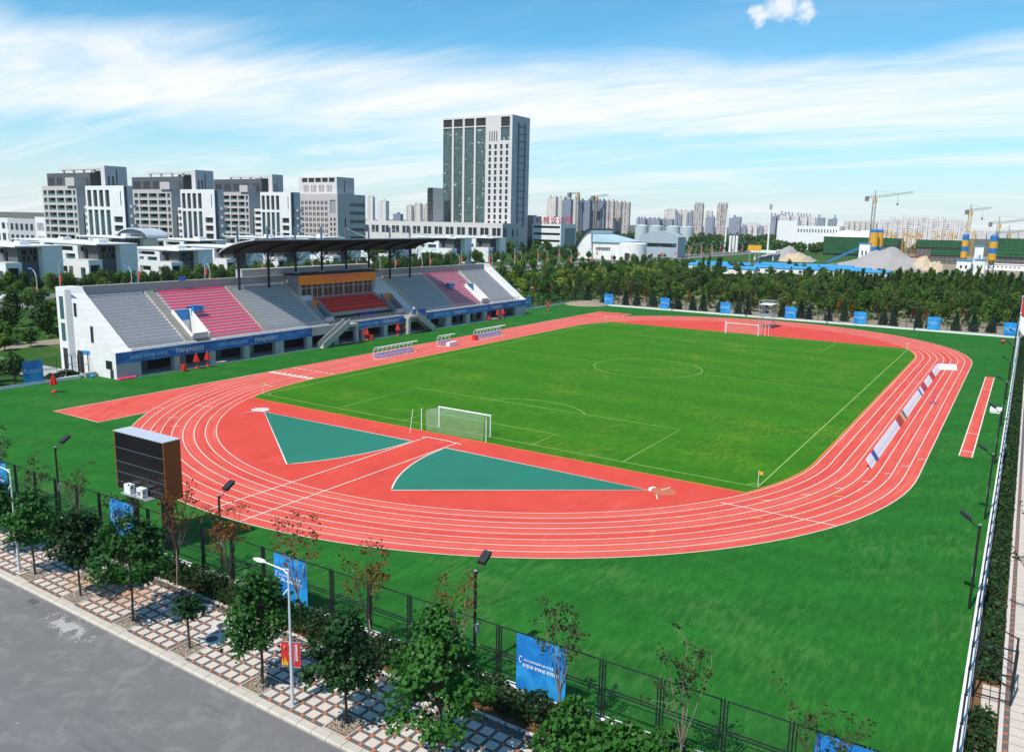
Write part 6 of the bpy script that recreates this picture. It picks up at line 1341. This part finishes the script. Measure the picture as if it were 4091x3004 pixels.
# ------------------------------------------------------------------ avenue, lamps, cars
struct(MB().box(-200, 900, 160, 194, -.2, -.01).build('avenue', 'asphalt')); struct(MB().box(-200, 900, 174.5, 179.5, -.2, .12).build('avenue_median', 'park_grass')); struct(MB().box(-60, 420, 98, 104.5, -.2, -.02).build('park_path', 'bare_earth'))
mat('lamp_blue', (.05, .16, .42), .4, .1, 2); mat('car_white', (.75, .76, .78), .25, .03, 1); mat('car_dark', (.03, .035, .045), .25, .1, 1); mat('car_silver', (.40, .42, .45), .3, .05, 1, .5); mat('tyre', (.02, .02, .02), .8, .1, 3); mat('car_red', (.40, .03, .03), .3, .05, 1)
al = thing('avenue_lamp', 'tall avenue lamp with curved arm and blue head', 'street lamp', (0, 0, 0), 0, 'curved avenue lamps'); MB().tube([(0, 0, 0), (0, 0, 6.5), (.15, 0, 8.2), (.8, 0, 9.3), (1.9, 0, 9.8)], [.13, .10, .09, .08, .07], 7).build('pole', 'pole_white', al); MB().add([(1.5, -.25, 9.75), (3.4, -.3, 9.9), (3.4, .3, 9.9), (1.5, .25, 9.75), (1.5, -.2, 10.0), (3.3, -.2, 10.05), (3.3, .2, 10.05), (1.5, .2, 10.0)], [(0, 3, 2, 1), (4, 5, 6, 7), (0, 1, 5, 4), (1, 2, 6, 5), (2, 3, 7, 6), (3, 0, 4, 7)]).build('lamp_head', 'lamp_blue', al); MB().box(.12, 1.0, -.03, .03, 3.2, 5.4).build('red_pennant', 'flag_red', al)
first = True
for sgn, Y in ((1, 158.6), (-1, 195.2)):
    for x in np.arange(-70, 640, 26):
        if not vis_px(x, Y, 8): continue
        if first: al.location = (x, Y, -.05); al.rotation_euler = (0, 0, PI/2*sgn); o = al; first = False
        else: o = dup(al, (x, Y, -.05), PI/2*sgn)
        l = 'curved avenue lamp with red pennant on the '+('near' if sgn > 0 else 'far')+' side of the avenue'; o['label'] = l; o['group'] = 'avenue lamps on the '+('near' if sgn > 0 else 'far')+' side'
plm = thing('path_lamp', 'small white path lamp along the park path', 'street lamp', (182.8, 108.4, -.05), 0, 'small lamps along the park path'); MB().tube([(0, 0, 0), (0, 0, 4.6), (-.9, 0, 4.9)], [.07, .06, .04], 6).build('pole', 'pole_white', plm); MB().box(-1.7, -.8, -.14, .14, 4.85, 5.0).build('lamp_head', 'white_paint', plm)
for x in (120, 150, 207, 239, 268, 300, 335): dup(plm, (x, 108.4, -.05))
# cars
def car(m):
    t = thing('parked_car', 'car', 'car', (0, 0, 0))
    b = MB(); b.prism([(-2.2, .35), (2.2, .35), (2.25, .75), (1.3, .92), (.75, 1.42), (-1.1, 1.45), (-1.75, .98), (-2.2, .9)], 1, -.85, .85); b.build('body', m, t)
    g = MB(); g.prism([(1.18, .95), (.70, 1.36), (-1.05, 1.39), (-1.58, 1.0)], 1, -.862, .862); g.build('side_windows', 'dark_glass', t)
    g = MB(); g.quad((1.30, -.7, .945), (1.30, .7, .945), (.80, .7, 1.40), (.80, -.7, 1.40)); g.build('windscreen', 'dark_glass', t)
    for x in (-1.4, 1.4):
        for y in (-.8, .8): w_ = MB(); w_.tube([(x, y-.1, .32), (x, y+.1, .32)], .32, 12); w_.build('wheel', 'tyre', t)
    return t
c0 = {m: None for m in ('car_white', 'car_dark', 'car_silver', 'car_red')}
for m, x, y, rz, l in [('car_white', -11.7, 185.6, 0.1, 'white car parked by the hedge at the left margin'), ('car_dark', -2.5, 186.5, 0.05, 'dark car parked beside the white car'), ('car_dark', 9, 187.2, -.05, 'dark car parked under the hedge behind the stand corner'), ('car_white', 17.5, 186.0, 1.6, 'white car parked end on under the trees'), ('car_silver', 236, 168, 0, 'silver car driving on the avenue past the grandstand end'), ('car_white', 282, 186, PI, 'white car driving on the far carriageway'), ('car_red', 330, 168, 0, 'red car driving on the near carriageway'), ('car_dark', 395, 186, PI, 'dark car driving on the far carriageway')]:
    if c0[m] is None: c0[m] = car(m); o = c0[m]; o.location = (x, y, 0); o.rotation_euler = (0, 0, rz)
    else: o = dup(c0[m], (x, y, 0), rz)
    o['label'] = l; o['group'] = 'cars by the avenue'
# park details: bin-like stone plaza, pavilion roof
t = thing('park_pavilion', 'small pavilion with a pale pointed roof among the trees', 'pavilion', (238, 60, -.05)); MB().lathe([(4.6, 3.0), (4.7, 3.1), (.2, 4.9)], 8).build('roof', 'tile_pale', t)
for k in range(6): a = k*PI/3; MB().tube([(3.6*math.cos(a), 3.6*math.sin(a), 0), (3.6*math.cos(a), 3.6*math.sin(a), 3.0)], .12, 6).build('post', 'bark', t)
tag(MB().lathe([(9, 0), (9, .25), (8, .3)], 28).build('plaza', 'cement_pale', loc=(205, 86, -.05)), 'pale round paved plaza in the park', 'plaza')
tag(MB().lathe([(7, 0), (6.5, .3), (3, .9), (.5, 1.2)], 20).build('earth_mound', 'bare_earth', smooth=True, loc=(91.5, 58.5, -.05)), 'low mound of bare earth at the fence corner', 'mound')

# ------------------------------------------------------------------ building site
mat('silo_yellow', (.72, .36, .03), .5, .12, .4, grime=.3); mat('silo_blue', (.025, .17, .45), .5, .12, .4, grime=.2); mat('roof_blue', (.05, .30, .60), .5, .15, .15); mat('gravel_grey', (.36, .34, .33), .95, .25, .5, bump=.6); mat('sand', (.50, .40, .28), .95, .2, .4, bump=.4); mat('net_green', (.025, .135, .045), .8, .5, .35, grime=.6); mat('concrete_raw', (.20, .18, .17), .9, .2, .3); mat('crane_yellow', (.55, .30, .03), .5, .1, 1); mat('crane_grey', (.32, .31, .28), .5, .1, 1); mat('brick_red', (.40, .09, .05), .8, .1, 1)
def heap(pl, pr, depth, rt, m, label, seed):
    rs_ = np.random.RandomState(seed); x, y = at((pl+pr)/2, depth); L = (pr-pl)/FPX*depth; H = z_at(x, y, rt); n = 28; V = []; d = Vector((CR[0], CR[1], 0)).normalized(); e = Vector((-d.y, d.x, 0))
    for j in range(n+1):
        for i in range(n+1):
            u, v = i/n*2-1, j/n*2-1; r = math.sqrt(u*u+v*v); z = H*max(0, 1.0-1.0*r**(1.25+.25*math.sin(3*math.atan2(v, u)+seed)))*(1+.16*math.sin(5*u+seed)*math.cos(4*v)+.10*math.sin(11*u-7*v))+(.38*rs_.normal() if r < .95 else 0)
            p = d*u*L/2*1.02+e*v*L*.36; V.append((p.x, p.y, max(z, -.2) if r < 1 else -.3))
    o = MB().add(V, [(j*(n+1)+i, j*(n+1)+i+1, (j+1)*(n+1)+i+1, (j+1)*(n+1)+i) for j in range(n) for i in range(n)]).build('gravel_heap' if m == 'gravel_grey' else 'sand_heap', m, loc=(x, y, 0), smooth=True); return tag(o, label, 'heap')
heap(3015, 3260, 610, 993, 'gravel_grey', 'pale grey gravel heap behind the blue roofed sheds', 1); heap(3330, 3760, 520, 1000, 'gravel_grey', 'broad grey gravel heap below the yellow silos', 2); heap(3620, 3760, 505, 1026, 'sand', 'tan sand heap at the foot of the broad gravel heap', 3); heap(3705, 3780, 480, 1040, 'sand', 'small brown sand heap right of the tan heap', 4); heap(3110, 3250, 590, 1006, 'sand', 'pale sandy heap leaning on the first gravel heap', 5)
struct(MB().box(380, 800, -160, 150, -.25, -.08).build('site_yard', 'bare_earth'))
def silo(px, depth, rt, rb, r, bands, label, legs=True):
    x, y = at(px, depth); T = z_at(x, y, rt); B = z_at(x, y, rb); t = thing('cement_silo', label, 'silo', (x, y, 0)); z = T
    for f, m in bands: z2 = z-(T-B)*f; MB().lathe([(r, z2+.02), (r, z-.02)], 20).build('silo_band', m, t); z = z2
    MB().lathe([(r*.25, B-r*1.4), (r*.98, B)], 20).build('hopper', bands[-1][1], t)
    MB().lathe([(r*.9, T-.02), (r*.6, T+.8)], 16).build('top_cap', 'silo_blue', t)
    mb = MB()
    for k in range(4): a = PI/4+k*PI/2; mb.bar((r*.85*math.cos(a), r*.85*math.sin(a), 0), (r*.85*math.cos(a), r*.85*math.sin(a), B+.5), .5)
    for z in np.arange(1.5, max(B, 2), 2.5):
        for k in range(4): a = PI/4+k*PI/2; b = a+PI/2; mb.bar((r*.85*math.cos(a), r*.85*math.sin(a), z), (r*.85*math.cos(b), r*.85*math.sin(b), z+1.8), .25)
    mb.build('support_legs', 'steel_blue', t)
bA = [(.10, 'silo_blue'), (.68, 'silo_yellow'), (.22, 'silo_blue')]; bB = [(.22, 'silo_blue'), (.28, 'silo_yellow'), (.22, 'silo_blue'), (.28, 'silo_yellow')]
silo(3481, 560, 921, 1004, 2.6, bA, 'yellow silo with blue ends left of its twin beside the white hoist'); silo(3502, 565, 921, 1004, 2.6, bA, 'yellow silo with blue ends right of its twin')
silo(3842, 480, 940, 1030, 1.75, bB, 'blue and yellow banded silo left of the white batching hoist'); silo(3953, 440, 944, 1040, 2.0, bB, 'blue and yellow banded silo right of the white batching hoist')
def wbox(px, depth, wpx, rt, label, name, m='white_wall', roof='roof_blue', dp=6, z0=0):
    x, y = at(px, depth); W_ = wpx/FPX*depth*1.1; H = z_at(x, y, rt); t = thing(name, label, 'building', (0, 0, 0)); shell(t, x, x+dp, y-W_/2, y+W_/2, z0, H, m, grid(W_*.15, W_*.85, max(2, int(W_/3)), .4, H*.45, H*.7, 1, .9), [(dp*.35, dp*.6, .5, H*.6, 'dark_glass')], .15); MB().box(x-.4, x+dp+.4, y-W_/2-.4, y+W_/2+.4, H+.01, H+.45).build('eaves_roof', roof, t); return t
wbox(3447, 545, 36, 975, 'white hoist house with a blue cap beside the yellow silos', 'hoist_house'); wbox(3845, 452, 46, 1042, 'white hut with blue roof edge under the banded silos', 'site_hut'); wbox(3908, 446, 34, 1040, 'white batching hut between the banded silos', 'batching_hut'); wbox(3900, 470, 28, 985, 'tall white batching hoist between the banded silos', 'batching_hoist')
x, y = at(3445, 548); x2, y2 = at(3300, 560); t = thing('conveyor', 'long blue inclined conveyor up to the white hoist house', 'conveyor', (0, 0, 0)); MB().bar((x, y, 13), (x2, y2, 1.0), 1.6, 1.3).build('belt_casing', 'silo_blue', t); MB().bar(((x+x2)/2, (y+y2)/2, 0), ((x+x2)/2, (y+y2)/2, 6.6), .4).build('trestle', 'steel_blue', t)
x, y = at(3893, 462); x2, y2 = at(3875, 452); t = thing('conveyor', 'short pale inclined conveyor on the batching hoist', 'conveyor', (0, 0, 0)); MB().bar((x, y, 11), (x2, y2, .8), 1.6, 1.2).build('belt_casing', 'roof_top', t); MB().bar(((x+x2)/2, (y+y2)/2, 0), ((x+x2)/2, (y+y2)/2, 5.4), .4).build('trestle', 'steel_blue', t)
# blue roofed site sheds
def shed(pl, pr, depth, row, label, dp=7, hgt=3.2):
    x, y = at(pr, depth); yl = on_x(pl, x, row); W_ = abs(yl-y); t = thing('site_shed', label, 'shed', (0, 0, 0)); n_ = max(3, int(W_/4.5))
    shell(t, x, x+dp, y, y+W_, 0, hgt, 'white_wall', grid(.5, W_-.5, n_, .4, 1.0, 2.3, 1, 1), [(dp*.4, dp*.55, 1.4, 2.4)], .12, roof=False)
    MB().prism([(x-.4, hgt+.01), (x+dp/2, hgt+1.1), (x+dp+.4, hgt+.01), (x+dp+.4, hgt+.16), (x+dp/2, hgt+1.26), (x-.4, hgt+.16)], 1, y-.4, y+W_+.4).build('gable_roof', 'roof_blue', t)
    MB().prism([(x, hgt), (x+dp/2, hgt+1.0), (x+dp, hgt)], 1, y+.02, y+.1).build('gable_end', 'white_wall', t)
shed(2752, 2905, 430, 1050, 'long white shed with sky blue roof left of the gravel heaps'); shed(2780, 2990, 448, 1040, 'second blue roofed shed behind the long white one'); shed(2905, 3010, 405, 1060, 'white cabin with blue roof at the edge of the wood')
shed(3010, 3150, 420, 1070, 'blue roofed shed in front of the first gravel heap'); shed(3140, 3330, 412, 1080, 'long blue roofed shed under the gravel heaps'); shed(3180, 3400, 440, 1060, 'upper blue roofed shed beside the conveyor foot'); shed(3020, 3260, 445, 1050, 'far blue roofed shed at the heap edge'); shed(3400, 3550, 396, 1090, 'small blue roofed shed behind the poplars'); shed(3330, 3470, 418, 1085, 'white walled blue roofed shed left of the small shed')
# netted building shells
def netted(pl, pr, depth, rt, rb, label, stripe=True):
    x, y = at(pr, depth); yl = on_x(pl, x, 1000); W_ = abs(yl-y); H = z_at(x, y, rt); t = thing('netted_shell', label, 'building', (0, 0, 0))
    MB().box(x+1, x+24, y, y+W_, 0, H-.6).build('concrete_frame', 'concrete_raw', t); n_ = int(W_/3)
    mb = MB()
    for i in range(n_+1): a = y+W_*i/n_; mb.box(x-.30, x-.12, a-.09, a+.09, 0, H)
    for z in np.arange(2, H, 2.0): mb.box(x-.28, x-.14, y, y+W_, z-.07, z+.07)
    mb.build('scaffold_poles', 'steel_dark', t)
    MB().box(x-.05, x+.08, y-.2, y+W_+.2, H*(.62 if stripe else .1), H).build('safety_net', 'net_green', t)
netted(3288, 3490, 720, 950, 1010, 'green netted building shell behind the conveyor', False); netted(3490, 3580, 700, 952, 1010, 'scaffolded grey shell right of the yellow silos'); netted(3660, 3835, 690, 962, 1010, 'wide scaffolded shell with a green band behind the banded silo'); netted(3970, 4120, 640, 955, 1030, 'green netted shell at the right margin', False); netted(3720, 3850, 600, 1000, 1030, 'low scaffolded shell with green band by the brick stack'); netted(3960, 4140, 590, 1010, 1050, 'low scaffolded shell with green band at the right margin')
for i, p in enumerate((3533, 3552, 3568, 3602, 3618, 3634, 3652, 3666, 3735, 3760, 3790, 3805, 3882)):
    x, y = at(p, 760+7*(i % 4)); H = z_at(x, y, 918+5*(i % 3)-(4 if p == 3735 else 0)); t = thing('site_hoist', 'orange hoist mast rising from the building site', 'hoist', (x, y, 0), 0, 'orange hoist masts of the building site'); mb = MB(); a = 1.0 if p < 3700 else 1.8
    for dx, dy in ((0, 0), (a, 0), (a, a), (0, a)): mb.box(dx-.18, dx+.18, dy-.18, dy+.18, 0, H)
    for z in np.arange(1, H, 2): mb.box(-.2, a+.2, -.2, a+.2, z, z+.35)
    mb.build('mast_lattice', 'crane_yellow', t); MB().box(-.6, a+.6, -1.6, -.25, H*.75, H*.75+2.4).build('cage', 'crane_yellow', t)
tag(wbox(3700, 640, 110, 1028, 'red roofed low brick stack beside the sand heaps', 'brick_stack', 'brick_red', 'brick_red', 5), None)
wbox(4010, 520, 150, 1058, 'long low white wall building at the right margin of the site', 'site_wall', 'white_wall', 'white_wall', 4)
# tower cranes
def crane(px, depth, rtop, rjib, rbase, jl, jr, label, mc, ang=0):
    x, y = at(px, depth); T = z_at(x, y, rtop); J = z_at(x, y, rjib); t = thing('tower_crane', label, 'crane', (x, y, 0)); s_ = 1.0*depth/600; a = 1.0*s_; mb = MB()
    for dx, dy in ((-a, -a), (a, -a), (a, a), (-a, a)): mb.bar((dx, dy, 0), (dx, dy, J), .36*s_)
    z = 0; k = 0
    while z < J-2*a:
        for p, q in (((-a, -a), (a, -a)), ((a, -a), (a, a)), ((a, a), (-a, a)), ((-a, a), (-a, -a))):
            if k % 2: p, q = q, p
            mb.bar(p+(z,), q+(z+2.2*a,), .22*s_)
        z += 2.2*a; k += 1
    mb.build('mast', mc, t)
    mb = MB()
    for dx in (-a*.7, a*.7): mb.bar((dx, 0, J), (0, 0, T), .4*s_)
    mb.bar((0, -a*.7, J), (0, 0, T), .35*s_); mb.build('tower_head', 'crane_grey', t)
    d = Vector((CR[0], CR[1], 0)).normalized(); d = Matrix.Rotation(ang, 3, 'Z') @ d
    for e, L, nm in ((1, jr, 'jib'), (-1, jl, 'counter_jib')):
        mb = MB(); n_ = max(3, int(abs(L)/(2.6*s_))); w_ = Vector((-d.y, d.x, 0))*.6*s_; rise = .16 if e > 0 else .05
        P = lambda u: Vector((0, 0, J+.4))+d*e*L*u+Vector((0, 0, rise*L*u))
        for q in (w_, -w_): mb.bar(P(0)+q, P(1)+q, .28*s_)
        mb.bar(P(0)+Vector((0, 0, 1.3*s_)), P(1)+Vector((0, 0, .7*s_)), .28*s_)
        for k in range(n_): u, v = k/n_, (k+.5)/n_; mb.bar(P(u)+w_, P(v)+Vector((0, 0, 1.1*s_)), .16*s_); mb.bar(P(v)+Vector((0, 0, 1.1*s_)), P((k+1)/n_)-w_, .16*s_)
        mb.build(nm, 'crane_grey', t)
        tb = MB(); tb.bar((0, 0, T-.3), P(.62)+Vector((0, 0, .8)), .14*s_); tb.build('pendant_line', 'crane_grey', t)
    c = P(.92); MB().box(c.x-1.2*s_, c.x+1.2*s_, c.y-1.2*s_, c.y+1.2*s_, c.z-2.6*s_, c.z+.6*s_).build('counterweight', 'concrete_raw', t)
    MB().box(-a*1.5, a*.2, -a*1.8, -a*.2, J-2.6*s_, J).build('cab', 'crane_yellow', t)
    u = Vector((0, 0, J+.4))+d*jr*.62+Vector((0, 0, .16*jr*.62)); mb = MB(); mb.bar(u, u-Vector((0, 0, 6*s_)), .15*s_); mb.box(u.x-.5, u.x+.5, u.y-.5, u.y+.5, u.z-7.5*s_, u.z-6*s_); mb.build('hook_block', 'steel_dark', t)
crane(3470, 640, 760, 794, 920, 6.6, 29, 'tall grey tower crane rising behind the yellow silos', 'crane_grey'); crane(3852, 620, 817, 846, 940, 3.0, 15, 'yellow masted tower crane above the banded silo', 'crane_yellow'); crane(3968, 560, 862, 897, 950, 6.0, 30, 'tower crane at the right margin with its jib out of view', 'crane_grey', -.05); crane(4015, 700, 900, 935, 1010, 10, 34, 'dark red tower crane at the far right', 'brick_red', -.08)
crane(2303, 1440, 768, 778, 800, 16, 4, 'small distant crane on the cream tower cluster', 'crane_grey'); crane(2375, 1440, 785, 789, 805, 6, 22, 'small distant crane on the blue grey unfinished tower', 'crane_grey')
# masts, columns, filling station canopy
t = thing('radio_mast', 'slender white mast beside the striped tower', 'mast', at(2895, 780)+(0,)); H = z_at(*at(2895, 780), 835); MB().tube([(0, 0, 0), (0, 0, H)], [1.0, .55], 10).build('shaft', 'white_paint', t); MB().tube([(0, 0, H), (0, 0, H+9)], [.25, .1], 6).build('aerial', 'galv', t)
t = thing('sign_mast', 'white mast with antenna cage and disc canopy', 'mast', at(3064, 640)+(0,)); H = z_at(*at(3064, 640), 835); MB().tube([(0, 0, 0), (0, 0, H)], [.8, .6], 10).build('shaft', 'white_paint', t); MB().lathe([(.7, H), (1.1, H+.2), (1.1, H+3.4), (.5, H+3.6)], 10).build('antenna_cage', 'galv', t)
tag(MB().box(-6, 6, -9, 9, 5.6, 7.2).box(-4, -3.4, -7, -6.4, 0, 5.6).box(3.4, 4, -7, -6.4, 0, 5.6).box(-4, -3.4, 6.4, 7, 0, 5.6).box(3.4, 4, 6.4, 7, 0, 5.6).build('station_canopy', 'white_paint', loc=at(3056, 600)+(-.05,)), 'white flat canopy on four posts at the foot of the sign mast', 'canopy')
for p in (2915, 2928, 2941): t = thing('concrete_column', 'pale round column standing free among the trees', 'column', at(p, 760)+(0,), 0, 'three free standing pale columns'); MB().lathe([(1.2, 0), (1.2, 14), (.9, 15.5)], 12).build('shaft', 'white_wall', t); MB().lathe([(1.5, 0), (1.5, .5), (1.25, .6)], 12).build('base', 'concrete', t)
t = thing('billboard', 'orange billboard on a steel frame beside the avenue', 'billboard', at(3010, 520)+(0,)); x_, y_ = 0, 0; MB().box(-.2, .2, -4.2, 4.2, 9, 12.5).build('panel', 'silo_yellow', t)
for y_ in (-3, -1, 3): MB().box(-.15, .15, y_-.15, y_+.15, 0, 9).build('post', 'galv', t)

# ------------------------------------------------------------------ summer haze
m_ = bpy.data.materials.new('haze_air'); m_.use_nodes = True; MATS['haze_air'] = m_; t_ = m_.node_tree; t_.nodes.clear()
pv_ = t_.nodes.new('ShaderNodeVolumePrincipled'); pv_.inputs['Color'].default_value = (.86, .92, 1.0, 1); pv_.inputs['Density'].default_value = .00004; pv_.inputs['Anisotropy'].default_value = .1
t_.links.new(pv_.outputs[0], t_.nodes.new('ShaderNodeOutputMaterial').inputs['Volume'])
hz_ = MB().box(-400, 3600, -1200, 2600, -1.5, 150).build('haze', 'haze_air'); hz_['kind'] = 'stuff'
